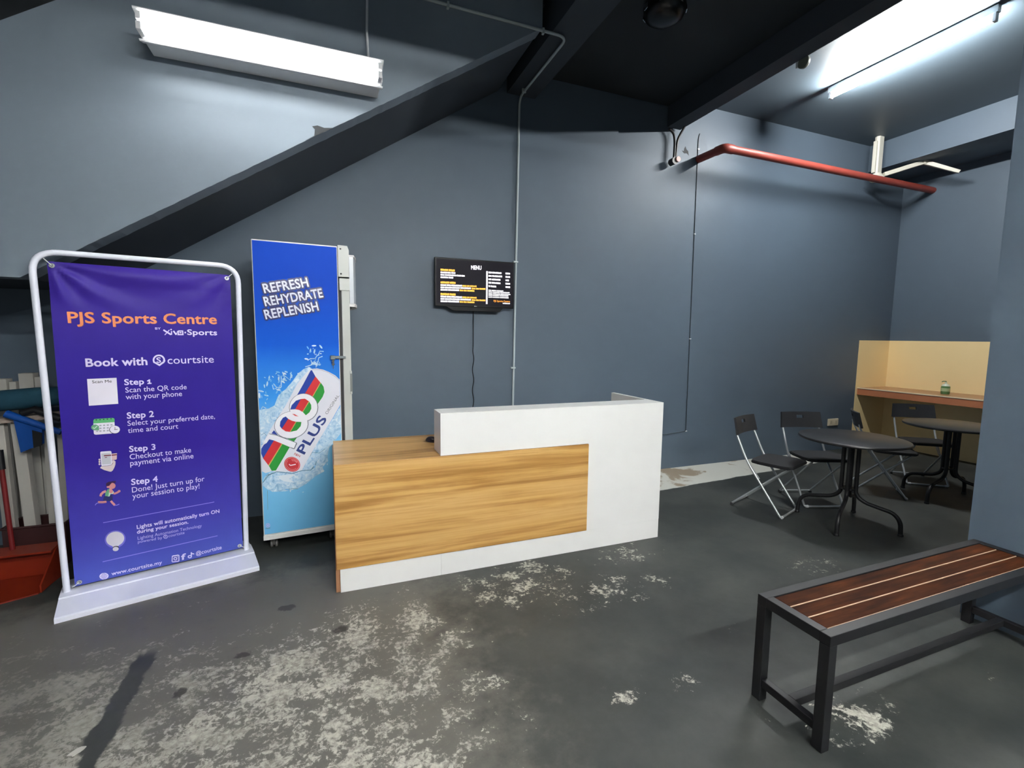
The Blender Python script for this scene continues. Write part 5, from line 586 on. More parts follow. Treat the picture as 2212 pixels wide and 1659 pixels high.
 ('P','scrorange',[(1.2431,1.9392),(1.2613,1.9396),(1.2614,1.9264),(1.2432,1.9261)]),
 ('P','scrorange',[(1.2658,1.9408),(1.2797,1.9411),(1.2797,1.9268),(1.2659,1.9265)]),
 ('P','scrorange',[(1.2802,1.94),(1.294,1.9402),(1.2941,1.927),(1.2802,1.9268)]),
 ('P','scrorange',[(1.2986,1.9415),(1.3126,1.9418),(1.3127,1.9274),(1.2987,1.9271)]),
 ('P','scrorange',[(1.3131,1.9406),(1.3268,1.9409),(1.3269,1.9277),(1.3131,1.9274)]),
 ('P','scrorange',[(1.3273,1.9421),(1.3411,1.9423),(1.3412,1.9279),(1.3274,1.9277)]),
 ('P','scrorange',[(1.3416,1.9423),(1.3557,1.9426),(1.3558,1.9282),(1.3417,1.9279)]),
 ('P','scrwhite',[(.9383,1.9163),(.951,1.9165),(.9509,1.9025),(.9382,1.9023)]),
 ('P','scrwhite',[(.9514,1.9165),(.9639,1.9167),(.9639,1.9028),(.9514,1.9026)]),
 ('P','scrwhite',[(.9643,1.9157),(.9769,1.9159),(.9768,1.903),(.9643,1.9028)]),
 ('P','scrwhite',[(.9773,1.917),(.9899,1.9173),(.9898,1.9033),(.9773,1.903)]),
 ('P','scrwhite',[(.9903,1.9173),(1.0031,1.9175),(1.0031,1.9035),(.9903,1.9033)]),
 ('P','scrwhite',[(1.0075,1.9176),(1.0196,1.9178),(1.0196,1.9038),(1.0074,1.9036)]),
 ('P','scrwhite',[(1.0201,1.9179),(1.032,1.9181),(1.032,1.904),(1.02,1.9038)]),
 ('P','scrwhite',[(1.0325,1.917),(1.0445,1.9172),(1.0444,1.9043),(1.0324,1.9041)]),
 ('P','scrwhite',[(1.0449,1.9183),(1.0569,1.9186),(1.0569,1.9045),(1.0449,1.9043)]),
 ('P','scrwhite',[(1.0574,1.9186),(1.0694,1.9188),(1.0694,1.9047),(1.0574,1.9045)]),
 ('P','scrwhite',[(1.0699,1.9177),(1.0819,1.9179),(1.0819,1.905),(1.0698,1.9047)]),
 ('P','scrwhite',[(1.0824,1.9191),(1.0945,1.9193),(1.0945,1.9052),(1.0824,1.905)]),
 ('P','scrwhite',[(1.0949,1.9193),(1.1073,1.9196),(1.1073,1.9054),(1.0949,1.9052)]),
 ('P','scrorange',[(1.1128,1.9188),(1.1286,1.9189),(1.1286,1.9047),(1.1128,1.9046)]),
 ('P','scrorange',[(1.129,1.9178),(1.1448,1.9179),(1.1448,1.9049),(1.129,1.9048)]),
 ('P','scrorange',[(1.1493,1.9191),(1.164,1.9193),(1.164,1.9051),(1.1493,1.9049)]),
 ('P','scrorange',[(1.1645,1.9182),(1.1792,1.9183),(1.1793,1.9052),(1.1645,1.9051)]),
 ('P','scrorange',[(1.1837,1.9195),(1.1969,1.9196),(1.1969,1.9054),(1.1837,1.9052)]),
 ('P','scrorange',[(1.1973,1.9185),(1.2103,1.9186),(1.2103,1.9055),(1.1974,1.9054)]),
 ('P','scrorange',[(1.2108,1.9198),(1.2238,1.9199),(1.2238,1.9056),(1.2108,1.9055)]),
 ('P','scrorange',[(1.2242,1.9199),(1.2372,1.92),(1.2373,1.9057),(1.2242,1.9056)]),
 ('P','scrorange',[(1.2377,1.9189),(1.251,1.919),(1.251,1.9058),(1.2377,1.9057)]),
 ('P','scrorange',[(.9381,1.8814),(.9511,1.8815),(.9511,1.8633),(.9381,1.8633)]),
 ('P','scrorange',[(.9515,1.88),(.9644,1.8801),(.9643,1.8633),(.9515,1.8633)]),
 ('P','scrorange',[(.9648,1.8815),(.9776,1.8816),(.9776,1.8634),(.9647,1.8634)]),
 ('P','scrorange',[(.9781,1.8816),(.9909,1.8817),(.9909,1.8634),(.978,1.8634)]),
 ('P','scrorange',[(.9914,1.8802),(1.0042,1.8803),(1.0042,1.8635),(.9913,1.8635)]),
 ('P','scrorange',[(1.0047,1.8817),(1.0178,1.8818),(1.0178,1.8635),(1.0046,1.8635)]),
 ('P','scrorange',[(1.0222,1.8818),(1.0352,1.8819),(1.0352,1.8636),(1.0221,1.8636)]),
 ('P','scrorange',[(1.0356,1.8804),(1.0484,1.8805),(1.0484,1.8636),(1.0356,1.8636)]),
 ('P','scrorange',[(1.0489,1.882),(1.0617,1.882),(1.0617,1.8637),(1.0488,1.8637)]),
 ('P','scrorange',[(1.0622,1.882),(1.0752,1.8821),(1.0752,1.8637),(1.0621,1.8637)]),
 ('P','scrwhite',[(.938,1.8577),(.9509,1.8577),(.9508,1.8437),(.938,1.8437)]),
 ('P','scrwhite',[(.9513,1.8577),(.9639,1.8578),(.9639,1.8438),(.9512,1.8438)]),
 ('P','scrwhite',[(.9643,1.8567),(.977,1.8568),(.977,1.8439),(.9643,1.8438)]),
 ('P','scrwhite',[(.9774,1.8579),(.9903,1.858),(.9903,1.8439),(.9774,1.8439)]),
 ('P','scrwhite',[(.9947,1.858),(1.0074,1.8581),(1.0073,1.844),(.9946,1.8439)]),
 ('P','scrwhite',[(1.0078,1.8581),(1.0203,1.8581),(1.0203,1.8441),(1.0078,1.844)]),
 ('P','scrwhite',[(1.0208,1.857),(1.0335,1.8571),(1.0335,1.8441),(1.0207,1.8441)]),
 ('P','scrwhite',[(1.0379,1.8582),(1.0514,1.8583),(1.0514,1.8442),(1.0379,1.8441)]),
 ('P','scrwhite',[(1.0519,1.8583),(1.0652,1.8584),(1.0652,1.8443),(1.0519,1.8442)]),
 ('P','scrwhite',[(1.0657,1.8573),(1.0791,1.8573),(1.0791,1.8443),(1.0657,1.8443)]),
 ('P','scrwhite',[(1.0795,1.8585),(1.093,1.8585),(1.093,1.8444),(1.0795,1.8443)]),
 ('P','scrwhite',[(1.0934,1.8586),(1.1069,1.8586),(1.1069,1.8444),(1.0934,1.8444)]),
 ('P','scrwhite',[(1.1073,1.8575),(1.1208,1.8576),(1.1208,1.8445),(1.1073,1.8445)]),
 ('P','scrwhite',[(1.1213,1.8587),(1.135,1.8588),(1.135,1.8446),(1.1213,1.8445)]),
 ('P','scrorange',[(1.1387,1.8579),(1.1572,1.858),(1.1572,1.8438),(1.1387,1.8437)]),
 ('P','scrorange',[(1.1576,1.858),(1.1762,1.8582),(1.1762,1.8439),(1.1576,1.8438)]),
 ('P','scrorange',[(1.1806,1.8582),(1.1928,1.8583),(1.1928,1.8441),(1.1807,1.844)]),
 ('P','scrorange',[(1.1932,1.8584),(1.2054,1.8585),(1.2054,1.8442),(1.1933,1.8441)]),
 ('P','scrorange',[(1.2099,1.8585),(1.2252,1.8586),(1.2252,1.8443),(1.2099,1.8442)]),
 ('P','scrorange',[(1.2256,1.8586),(1.2407,1.8587),(1.2407,1.8444),(1.2256,1.8443)]),
 ('P','scrorange',[(1.2411,1.8576),(1.2562,1.8577),(1.2563,1.8445),(1.2412,1.8444)]),
 ('P','scrorange',[(1.2567,1.8589),(1.272,1.859),(1.2721,1.8447),(1.2567,1.8445)]),
 ('P','scrwhite',[(.9379,1.8367),(.9544,1.8368),(.9543,1.8228),(.9379,1.8227)]),
 ('P','scrwhite',[(.9548,1.8368),(.9713,1.837),(.9713,1.8229),(.9548,1.8228)]),
 ('P','scrwhite',[(.9757,1.837),(.9878,1.8371),(.9878,1.823),(.9756,1.823)]),
 ('P','scrwhite',[(.9882,1.8371),(1.0002,1.8372),(1.0001,1.8231),(.9882,1.8231)]),
 ('P','scrwhite',[(1.0006,1.8361),(1.0126,1.8362),(1.0125,1.8232),(1.0006,1.8231)]),
 ('P','scrwhite',[(1.013,1.8373),(1.025,1.8374),(1.025,1.8233),(1.013,1.8232)]),
 ('P','scrwhite',[(1.0254,1.8374),(1.0374,1.8375),(1.0374,1.8234),(1.0254,1.8233)]),
 ('P','scrwhite',[(1.0379,1.8364),(1.0499,1.8364),(1.0499,1.8235),(1.0379,1.8234)]),
 ('P','scrwhite',[(1.0504,1.8376),(1.0624,1.8377),(1.0624,1.8235),(1.0503,1.8235)]),
 ('P','scrwhite',[(1.0629,1.8377),(1.075,1.8378),(1.0749,1.8236),(1.0629,1.8236)]),
 ('P','scrwhite',[(1.0754,1.8367),(1.0875,1.8367),(1.0875,1.8237),(1.0754,1.8236)]),
 ('P','scrwhite',[(1.088,1.8379),(1.1001,1.838),(1.1001,1.8238),(1.088,1.8237)]),
 ('P','scrwhite',[(1.1005,1.838),(1.1129,1.8381),(1.1129,1.8239),(1.1005,1.8238)]),
 ('P','scrwhite',[(1.1174,1.8381),(1.1313,1.8382),(1.1313,1.824),(1.1174,1.8239)]),
 ('P','scrwhite',[(1.1318,1.8382),(1.1455,1.8383),(1.1455,1.8241),(1.1318,1.824)]),
 ('P','scrwhite',[(1.146,1.8372),(1.1598,1.8373),(1.1598,1.8242),(1.146,1.8241)]),
 ('P','scrwhite',[(1.1602,1.8385),(1.174,1.8386),(1.174,1.8243),(1.1602,1.8242)]),
 ('P','scrwhite',[(1.1745,1.8386),(1.1883,1.8387),(1.1883,1.8244),(1.1745,1.8243)]),
 ('P','scrwhite',[(1.1888,1.8375),(1.2027,1.8376),(1.2027,1.8245),(1.1888,1.8244)]),
 ('P','scrwhite',[(1.2031,1.8388),(1.2173,1.8389),(1.2173,1.8246),(1.2031,1.8245)]),
 ('P','scrorange',[(1.2248,1.8371),(1.243,1.8373),(1.243,1.8229),(1.2248,1.8227)]),
 ('P','scrorange',[(1.2434,1.8361),(1.2617,1.8363),(1.2617,1.8231),(1.2435,1.8229)]),
 ('P','scrorange',[(1.2662,1.8375),(1.2801,1.8377),(1.2802,1.8233),(1.2663,1.8231)]),
 ('P','scrorange',[(1.2806,1.8365),(1.2945,1.8367),(1.2945,1.8234),(1.2806,1.8233)]),
 ('P','scrorange',[(1.299,1.8379),(1.3131,1.8381),(1.3131,1.8236),(1.2991,1.8235)]),
 ('P','scrorange',[(1.3135,1.8369),(1.3274,1.8371),(1.3274,1.8238),(1.3136,1.8236)]),
 ('P','scrorange',[(1.3278,1.8382),(1.3417,1.8384),(1.3418,1.8239),(1.3279,1.8238)]),
 ('P','scrorange',[(1.3421,1.8384),(1.3563,1.8386),(1.3564,1.8241),(1.3422,1.8239)]),
 ('P','scrwhite',[(.9379,1.8157),(.9506,1.8158),(.9505,1.8018),(.9378,1.8017)]),
 ('P','scrwhite',[(.951,1.8159),(.9635,1.816),(.9635,1.802),(.951,1.8018)]),
 ('P','scrwhite',[(.964,1.8149),(.9765,1.815),(.9765,1.8021),(.9639,1.802)]),
 ('P','scrwhite',[(.977,1.8161),(.9896,1.8163),(.9895,1.8022),(.9769,1.8021)]),
 ('P','scrwhite',[(.99,1.8163),(1.0028,1.8164),(1.0028,1.8023),(.99,1.8022)]),
 ('P','scrwhite',[(1.0072,1.8165),(1.0194,1.8166),(1.0194,1.8025),(1.0072,1.8024)]),
 ('P','scrwhite',[(1.0198,1.8166),(1.0318,1.8167),(1.0318,1.8026),(1.0198,1.8025)]),
 ('P','scrwhite',[(1.0323,1.8156),(1.0443,1.8157),(1.0443,1.8027),(1.0322,1.8026)]),
 ('P','scrwhite',[(1.0447,1.8169),(1.0568,1.817),(1.0568,1.8029),(1.0447,1.8028)]),
 ('P','scrwhite',[(1.0572,1.817),(1.0693,1.8171),(1.0693,1.803),(1.0572,1.8029)]),
 ('P','scrwhite',[(1.0697,1.816),(1.0819,1.8161),(1.0818,1.8031),(1.0697,1.803)]),
 ('P','scrwhite',[(1.0823,1.8173),(1.0944,1.8174),(1.0944,1.8032),(1.0823,1.8031)]),
 ('P','scrwhite',[(1.0949,1.8174),(1.1072,1.8176),(1.1072,1.8034),(1.0949,1.8032)]),
 ('P','scrorange',[(1.1128,1.8167),(1.1286,1.8167),(1.1286,1.8025),(1.1128,1.8025)]),
 ('P','scrorange',[(1.129,1.8156),(1.1449,1.8156),(1.1449,1.8025),(1.129,1.8025)]),
 ('P','scrorange',[(1.1493,1.8168),(1.1641,1.8168),(1.1641,1.8025),(1.1494,1.8025)]),
 ('P','scrorange',[(1.1646,1.8156),(1.1794,1.8157),(1.1794,1.8025),(1.1646,1.8025)]),
 ('P','scrorange',[(1.1839,1.8168),(1.1971,1.8168),(1.1971,1.8025),(1.1839,1.8025)]),
 ('P','scrorange',[(1.1975,1.8157),(1.2105,1.8157),(1.2106,1.8025),(1.1976,1.8025)]),
 ('P','scrorange',[(1.211,1.8168),(1.224,1.8168),(1.2241,1.8025),(1.211,1.8025)]),
 ('P','scrorange',[(1.2245,1.8169),(1.2375,1.8169),(1.2376,1.8025),(1.2245,1.8025)]),
 ('P','scrorange',[(1.238,1.8157),(1.2513,1.8157),(1.2514,1.8025),(1.238,1.8025)]),
 ('P','scrwhite',[(1.3636,2.0969),(1.3782,2.0967),(1.377,1.799),(1.3623,1.7992)]),
 ('P','scrwhite',[(1.3844,2.0938),(1.3987,2.0939),(1.3988,2.0788),(1.3845,2.0787)]),
 ('P','scrwhite',[(1.3992,2.0939),(1.4135,2.0941),(1.4136,2.0789),(1.3993,2.0789)]),
 ('P','scrwhite',[(1.4182,2.0941),(1.4311,2.0942),(1.4313,2.0791),(1.4183,2.079)]),
 ('P','scrwhite',[(1.4316,2.0942),(1.4444,2.0943),(1.4445,2.0791),(1.4317,2.0791)]),
 ('P','scrwhite',[(1.4449,2.0931),(1.4577,2.0932),(1.4578,2.0792),(1.445,2.0792)]),
 ('P','scrwhite',[(1.4581,2.0944),(1.4709,2.0945),(1.4711,2.0793),(1.4582,2.0793)]),
 ('P','scrwhite',[(1.4714,2.0945),(1.4843,2.0946),(1.4844,2.0794),(1.4715,2.0794)]),
 ('P','scrwhite',[(1.4847,2.0934),(1.4976,2.0935),(1.4977,2.0795),(1.4849,2.0795)]),
 ('P','scrwhite',[(1.4981,2.0948),(1.5112,2.0949),(1.5114,2.0796),(1.4982,2.0795)]),
 ('P','scrwhite',[(1.5515,2.0947),(1.5664,2.0947),(1.5666,2.0794),(1.5516,2.0794)]),
 ('P','scrwhite',[(1.5669,2.0948),(1.5817,2.0948),(1.5818,2.0794),(1.5671,2.0794)]),
 ('P','scrwhite',[(1.5821,2.0936),(1.5972,2.0936),(1.5973,2.0795),(1.5823,2.0795)]),
 ('P','scrwhite',[(1.3846,2.0633),(1.3997,2.0634),(1.3998,2.0483),(1.3847,2.0482)]),
 ('P','scrwhite',[(1.4002,2.0622),(1.4154,2.0623),(1.4155,2.0484),(1.4003,2.0483)]),
 ('P','scrwhite',[(1.42,2.0636),(1.4337,2.0637),(1.4338,2.0485),(1.4202,2.0484)]),
 ('P','scrwhite',[(1.4342,2.0625),(1.4477,2.0626),(1.4478,2.0486),(1.4343,2.0486)]),
 ('P','scrwhite',[(1.4482,2.0638),(1.4617,2.0639),(1.4618,2.0487),(1.4483,2.0487)]),
 ('P','scrwhite',[(1.4621,2.0639),(1.4757,2.064),(1.4758,2.0488),(1.4623,2.0488)]),
 ('P','scrwhite',[(1.4762,2.0628),(1.4898,2.0629),(1.4899,2.0489),(1.4763,2.0488)]),
 ('P','scrwhite',[(1.4902,2.0642),(1.5038,2.0643),(1.504,2.049),(1.4904,2.0489)]),
 ('P','scrwhite',[(1.5043,2.0643),(1.5182,2.0644),(1.5183,2.0491),(1.5045,2.049)]),
 ('P','scrwhite',[(1.5518,2.0637),(1.5668,2.0637),(1.5669,2.0484),(1.5519,2.0484)]),
 ('P','scrwhite',[(1.5672,2.0625),(1.582,2.0625),(1.5822,2.0484),(1.5674,2.0484)]),
 ('P','scrwhite',[(1.5825,2.0638),(1.5975,2.0638),(1.5977,2.0484),(1.5826,2.0484)]),
 ('P','scrwhite',[(1.3848,2.0315),(1.3979,2.0315),(1.398,2.0176),(1.3849,2.0176)]),
 ('P','scrwhite',[(1.3983,2.0327),(1.4114,2.0327),(1.4116,2.0175),(1.3984,2.0176)]),
 ('P','scrwhite',[(1.4161,2.0315),(1.43,2.0314),(1.4301,2.0175),(1.4162,2.0175)]),
 ('P','scrwhite',[(1.4305,2.0327),(1.4442,2.0326),(1.4443,2.0174),(1.4306,2.0175)]),
 ('P','scrwhite',[(1.4447,2.0327),(1.4585,2.0326),(1.4586,2.0174),(1.4448,2.0175)]),
 ('P','scrwhite',[(1.4589,2.0314),(1.4727,2.0314),(1.4728,2.0174),(1.459,2.0174)]),
 ('P','scrwhite',[(1.4732,2.0326),(1.487,2.0326),(1.4871,2.0173),(1.4733,2.0174)]),
 ('P','scrwhite',[(1.4875,2.0326),(1.5016,2.0326),(1.5017,2.0173),(1.4876,2.0174)]),
 ('P','scrwhite',[(1.5521,2.0315),(1.5688,2.0311),(1.5689,2.017),(1.5523,2.0174)]),
 ('P','scrwhite',[(1.5692,2.0324),(1.5859,2.032),(1.5861,2.0166),(1.5694,2.017)]),
 ('P','scrwhite',[(1.385,2.0021),(1.3981,2.0021),(1.3982,1.9869),(1.3851,1.987)]),
 ('P','scrwhite',[(1.3985,2.0021),(1.4117,2.002),(1.4118,1.9868),(1.3986,1.9869)]),
 ('P','scrwhite',[(1.4163,2.002),(1.4303,2.0019),(1.4304,1.9867),(1.4164,1.9868)]),
 ('P','scrwhite',[(1.4307,2.002),(1.4445,2.0019),(1.4446,1.9867),(1.4308,1.9868)]),
 ('P','scrwhite',[(1.4449,2.0007),(1.4587,2.0006),(1.4588,1.9866),(1.445,1.9867)]),
 ('P','scrwhite',[(1.4592,2.0018),(1.473,2.0018),(1.4731,1.9865),(1.4593,1.9866)]),
 ('P','scrwhite',[(1.4734,2.0018),(1.4873,2.0017),(1.4874,1.9864),(1.4736,1.9865)]),
 ('P','scrwhite',[(1.4878,2.0005),(1.5019,2.0004),(1.502,1.9864),(1.4879,1.9865)]),
 ('P','scrwhite',[(1.5524,2.0017),(1.5674,2.0016),(1.5676,1.9863),(1.5526,1.9864)]),
 ('P','scrwhite',[(1.5679,2.0017),(1.5827,2.0016),(1.5829,1.9862),(1.5681,1.9863)]),
 ('P','scrwhite',[(1.5832,2.0004),(1.5982,2.0003),(1.5984,1.9861),(1.5833,1.9862)]),
 ('P','scrwhite',[(1.3852,1.9715),(1.3931,1.9712),(1.3932,1.956),(1.3853,1.9563)]),
 ('P','scrwhite',[(1.3936,1.97),(1.4015,1.9696),(1.4016,1.9557),(1.3937,1.956)]),
 ('P','scrwhite',[(1.4062,1.9707),(1.4194,1.9702),(1.4195,1.955),(1.4063,1.9555)]),
 ('P','scrwhite',[(1.4199,1.969),(1.4329,1.9684),(1.433,1.9544),(1.42,1.955)]),
 ('P','scrwhite',[(1.4333,1.9697),(1.4464,1.9692),(1.4465,1.9539),(1.4335,1.9545)]),
 ('P','scrwhite',[(1.4469,1.9692),(1.4602,1.9687),(1.4603,1.9534),(1.447,1.9539)]),
 ('P','scrwhite',[(1.5528,1.9706),(1.5678,1.9705),(1.5679,1.9551),(1.5529,1.9553)]),
 ('P','scrwhite',[(1.5682,1.9693),(1.583,1.9692),(1.5832,1.955),(1.5684,1.9551)]),
 ('P','scrwhite',[(1.5835,1.9704),(1.5986,1.9703),(1.5988,1.9549),(1.5837,1.955)]),
 ('P','scrwhite',[(1.3854,1.9299),(1.3985,1.9298),(1.3985,1.9204),(1.3855,1.9205)]),
 ('P','scrwhite',[(1.3989,1.9298),(1.412,1.9297),(1.4121,1.9203),(1.399,1.9204)]),
 ('P','scrwhite',[(1.4167,1.9297),(1.4318,1.9295),(1.4319,1.9201),(1.4167,1.9202)]),
 ('P','scrwhite',[(1.4323,1.9295),(1.4472,1.9294),(1.4473,1.9199),(1.4324,1.9201)]),
 ('P','scrwhite',[(1.4477,1.9286),(1.4629,1.9285),(1.463,1.9198),(1.4478,1.9199)]),
 ('P','scrwhite',[(1.4676,1.9292),(1.4833,1.929),(1.4833,1.9196),(1.4677,1.9197)]),
 ('P','scrwhite',[(1.4837,1.9291),(1.4992,1.9289),(1.4993,1.9194),(1.4838,1.9196)]),
 ('P','scrwhite',[(1.4996,1.9282),(1.5151,1.928),(1.5152,1.9192),(1.4997,1.9194)]),
 ('P','scrwhite',[(1.5156,1.9288),(1.5314,1.9286),(1.5315,1.9191),(1.5157,1.9193)]),
 ('P','scrwhite',[(1.3855,1.9144),(1.4046,1.9145),(1.4047,1.9051),(1.3856,1.905)]),
 ('P','scrwhite',[(1.4051,1.9138),(1.4242,1.9139),(1.4242,1.9052),(1.4051,1.9051)]),
 ('P','scrwhite',[(1.4288,1.9146),(1.4421,1.9147),(1.4422,1.9052),(1.4289,1.9052)]),
 ('P','scrwhite',[(1.4426,1.914),(1.4556,1.914),(1.4557,1.9053),(1.4426,1.9053)]),
 ('P','scrwhite',[(1.4561,1.9148),(1.4691,1.9149),(1.4692,1.9054),(1.4561,1.9053)]),
 ('P','scrwhite',[(1.4696,1.9149),(1.4827,1.9149),(1.4828,1.9055),(1.4697,1.9054)]),
 ('P','scrwhite',[(1.4832,1.9142),(1.4965,1.9143),(1.4966,1.9055),(1.4832,1.9055)]),
 ('P','scrwhite',[(1.5012,1.9151),(1.5162,1.9151),(1.5163,1.9056),(1.5013,1.9056)]),
 ('P','scrwhite',[(1.5167,1.9144),(1.5315,1.9145),(1.5316,1.9057),(1.5168,1.9056)]),
 ('P','scrwhite',[(1.532,1.9153),(1.5468,1.9153),(1.5469,1.9058),(1.5321,1.9057)]),
 ('P','scrwhite',[(1.5473,1.9153),(1.5622,1.9154),(1.5623,1.9059),(1.5474,1.9058)]),
 ('P','scrwhite',[(1.5626,1.9147),(1.5775,1.9147),(1.5776,1.9059),(1.5627,1.9059)]),
 ('P','scrwhite',[(1.578,1.9155),(1.5932,1.9156),(1.5933,1.906),(1.5781,1.906)]),
 ('P','scrwhite',[(1.3856,1.8985),(1.3988,1.8985),(1.3988,1.8891),(1.3857,1.889)]),
 ('P','scrwhite',[(1.3992,1.8985),(1.4122,1.8986),(1.4122,1.8892),(1.3993,1.8891)]),
 ('P','scrwhite',[(1.4127,1.8979),(1.4259,1.8979),(1.4259,1.8892),(1.4127,1.8892)]),
 ('P','scrwhite',[(1.4305,1.8987),(1.4443,1.8988),(1.4444,1.8893),(1.4306,1.8893)]),
 ('P','scrwhite',[(1.4448,1.8988),(1.4584,1.8989),(1.4584,1.8894),(1.4449,1.8894)]),
 ('P','scrwhite',[(1.4588,1.8981),(1.4725,1.8982),(1.4725,1.8895),(1.4589,1.8894)]),
 ('P','scrwhite',[(1.4729,1.899),(1.4866,1.899),(1.4867,1.8896),(1.473,1.8895)]),
 ('P','scrwhite',[(1.4871,1.8991),(1.501,1.8991),(1.5011,1.8896),(1.4871,1.8896)]),
 ('P','scrwhite',[(1.5057,1.8992),(1.5191,1.8992),(1.5191,1.8897),(1.5058,1.8897)]),
 ('P','scrwhite',[(1.5195,1.8993),(1.5327,1.8993),(1.5328,1.8898),(1.5196,1.8897)]),
 ('P','scrwhite',[(1.5331,1.8986),(1.5463,1.8986),(1.5464,1.8899),(1.5332,1.8898)]),
 ('P','scrwhite',[(1.5468,1.8994),(1.56,1.8995),(1.5601,1.8899),(1.5469,1.8899)]),
 ('P','scrwhite',[(1.5604,1.8995),(1.5737,1.8996),(1.5738,1.89),(1.5605,1.89)]),
 ('P','scrwhite',[(1.5742,1.8988),(1.5874,1.8989),(1.5875,1.8901),(1.5742,1.89)]),
 ('P','scrwhite',[(1.5879,1.8997),(1.6014,1.8997),(1.6015,1.8902),(1.588,1.8901)]),
 ('P','scrwhite',[(1.3857,1.8839),(1.4036,1.8839),(1.4037,1.8753),(1.3858,1.8753)]),
 ('P','scrwhite',[(1.4041,1.8847),(1.4221,1.8847),(1.4221,1.8753),(1.4042,1.8753)]),
 ('P','scrwhite',[(1.4267,1.884),(1.4423,1.884),(1.4424,1.8753),(1.4268,1.8753)]),
 ('P','scrwhite',[(1.4428,1.8848),(1.4582,1.8848),(1.4583,1.8753),(1.4429,1.8753)]),
 ('P','scrwhite',[(1.4587,1.8848),(1.4741,1.8848),(1.4742,1.8753),(1.4587,1.8753)]),
 ('P','scrwhite',[(1.4746,1.884),(1.4903,1.884),(1.4904,1.8753),(1.4746,1.8753)]),
 ('P','scrwhite',[(1.495,1.884),(1.5091,1.884),(1.5092,1.8753),(1.4951,1.8753)]),
 ('P','scrwhite',[(1.5096,1.8848),(1.5235,1.8848),(1.5236,1.8753),(1.5097,1.8753)]),
 ('P','scrwhite',[(1.524,1.8848),(1.5379,1.8848),(1.538,1.8753),(1.524,1.8753)]),
 ('P','scrwhite',[(1.5384,1.8841),(1.5523,1.8841),(1.5524,1.8753),(1.5385,1.8753)]),
 ('P','scrwhite',[(1.5528,1.8849),(1.5668,1.8849),(1.5669,1.8753),(1.5529,1.8753)]),
 ('P','scrwhite',[(1.5673,1.8849),(1.5816,1.8849),(1.5817,1.8753),(1.5674,1.8753)]),
 ('P','scrwhite',[(1.3858,1.8676),(1.4039,1.8676),(1.404,1.8589),(1.3859,1.8589)]),
 ('P','scrwhite',[(1.4044,1.8684),(1.4226,1.8684),(1.4226,1.8589),(1.4045,1.8589)]),
 ('P','scrwhite',[(1.4272,1.8676),(1.443,1.8676),(1.4431,1.8589),(1.4273,1.8589)]),
 ('P','scrwhite',[(1.4435,1.8684),(1.4591,1.8684),(1.4591,1.8589),(1.4435,1.8589)]),
 ('P','scrwhite',[(1.4595,1.8684),(1.4751,1.8684),(1.4752,1.8589),(1.4596,1.8589)]),
 ('P','scrwhite',[(1.4756,1.8676),(1.4915,1.8676),(1.4916,1.8589),(1.4757,1.8589)]),
 ('P','scrwhite',[(1.4962,1.8676),(1.5105,1.8676),(1.5106,1.8588),(1.4963,1.8589)]),
 ('P','scrwhite',[(1.511,1.8684),(1.525,1.8684),(1.5251,1.8588),(1.5111,1.8589)]),
 ('P','scrwhite',[(1.5255,1.8684),(1.5396,1.8684),(1.5397,1.8588),(1.5256,1.8589)]),
 ('P','scrwhite',[(1.5401,1.8676),(1.5542,1.8676),(1.5543,1.8588),(1.5402,1.8588)]),
 ('P','scrwhite',[(1.5547,1.8684),(1.5688,1.8684),(1.5689,1.8588),(1.5548,1.8588)]),
 ('P','scrwhite',[(1.5693,1.8684),(1.5837,1.8684),(1.5838,1.8588),(1.5694,1.8588)]),
 ('T','PJS Sports Centre','scrorange',3,(1.4367,1.822),(1.5983,1.8231),(1.4366,1.8373)),
 ('P','scrwhite',[(1.5265,1.8153),(1.5406,1.8152),(1.5407,1.8064),(1.5266,1.8065)]),
 ('P','scrwhite',[(1.5411,1.816),(1.5549,1.8158),(1.555,1.8062),(1.5412,1.8064)]),
 ('P','scrwhite',[(1.5554,1.8158),(1.5693,1.8157),(1.5694,1.8061),(1.5555,1.8062)]),
 ('P','scrwhite',[(1.5698,1.8149),(1.5837,1.8147),(1.5838,1.8059),(1.5699,1.8061)]),
 ('P','scrwhite',[(1.5842,1.8155),(1.5984,1.8154),(1.5985,1.8058),(1.5843,1.8059)]),
]
# ------------------------------------------------------------------ surface materials
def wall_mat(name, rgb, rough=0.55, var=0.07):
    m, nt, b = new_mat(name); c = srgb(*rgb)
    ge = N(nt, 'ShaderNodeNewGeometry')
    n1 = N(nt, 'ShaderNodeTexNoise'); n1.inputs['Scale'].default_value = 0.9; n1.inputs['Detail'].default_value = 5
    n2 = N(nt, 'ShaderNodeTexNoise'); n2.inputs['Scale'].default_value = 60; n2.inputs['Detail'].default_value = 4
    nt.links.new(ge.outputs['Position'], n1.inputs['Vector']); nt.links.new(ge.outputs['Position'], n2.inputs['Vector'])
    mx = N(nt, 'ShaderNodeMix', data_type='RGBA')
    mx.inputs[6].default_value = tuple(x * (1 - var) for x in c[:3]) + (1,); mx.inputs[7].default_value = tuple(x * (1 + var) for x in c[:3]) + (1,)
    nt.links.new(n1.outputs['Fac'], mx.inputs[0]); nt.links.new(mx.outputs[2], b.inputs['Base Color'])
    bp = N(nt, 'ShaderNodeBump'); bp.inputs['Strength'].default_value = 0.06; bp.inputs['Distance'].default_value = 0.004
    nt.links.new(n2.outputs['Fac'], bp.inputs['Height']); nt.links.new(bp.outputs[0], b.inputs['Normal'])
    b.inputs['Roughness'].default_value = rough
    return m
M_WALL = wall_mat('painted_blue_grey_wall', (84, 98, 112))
M_STAIR = wall_mat('lit_tone_stair_wall', (122, 134, 146))  # same wall paint, lightened so the colour carries part of the lamp glow
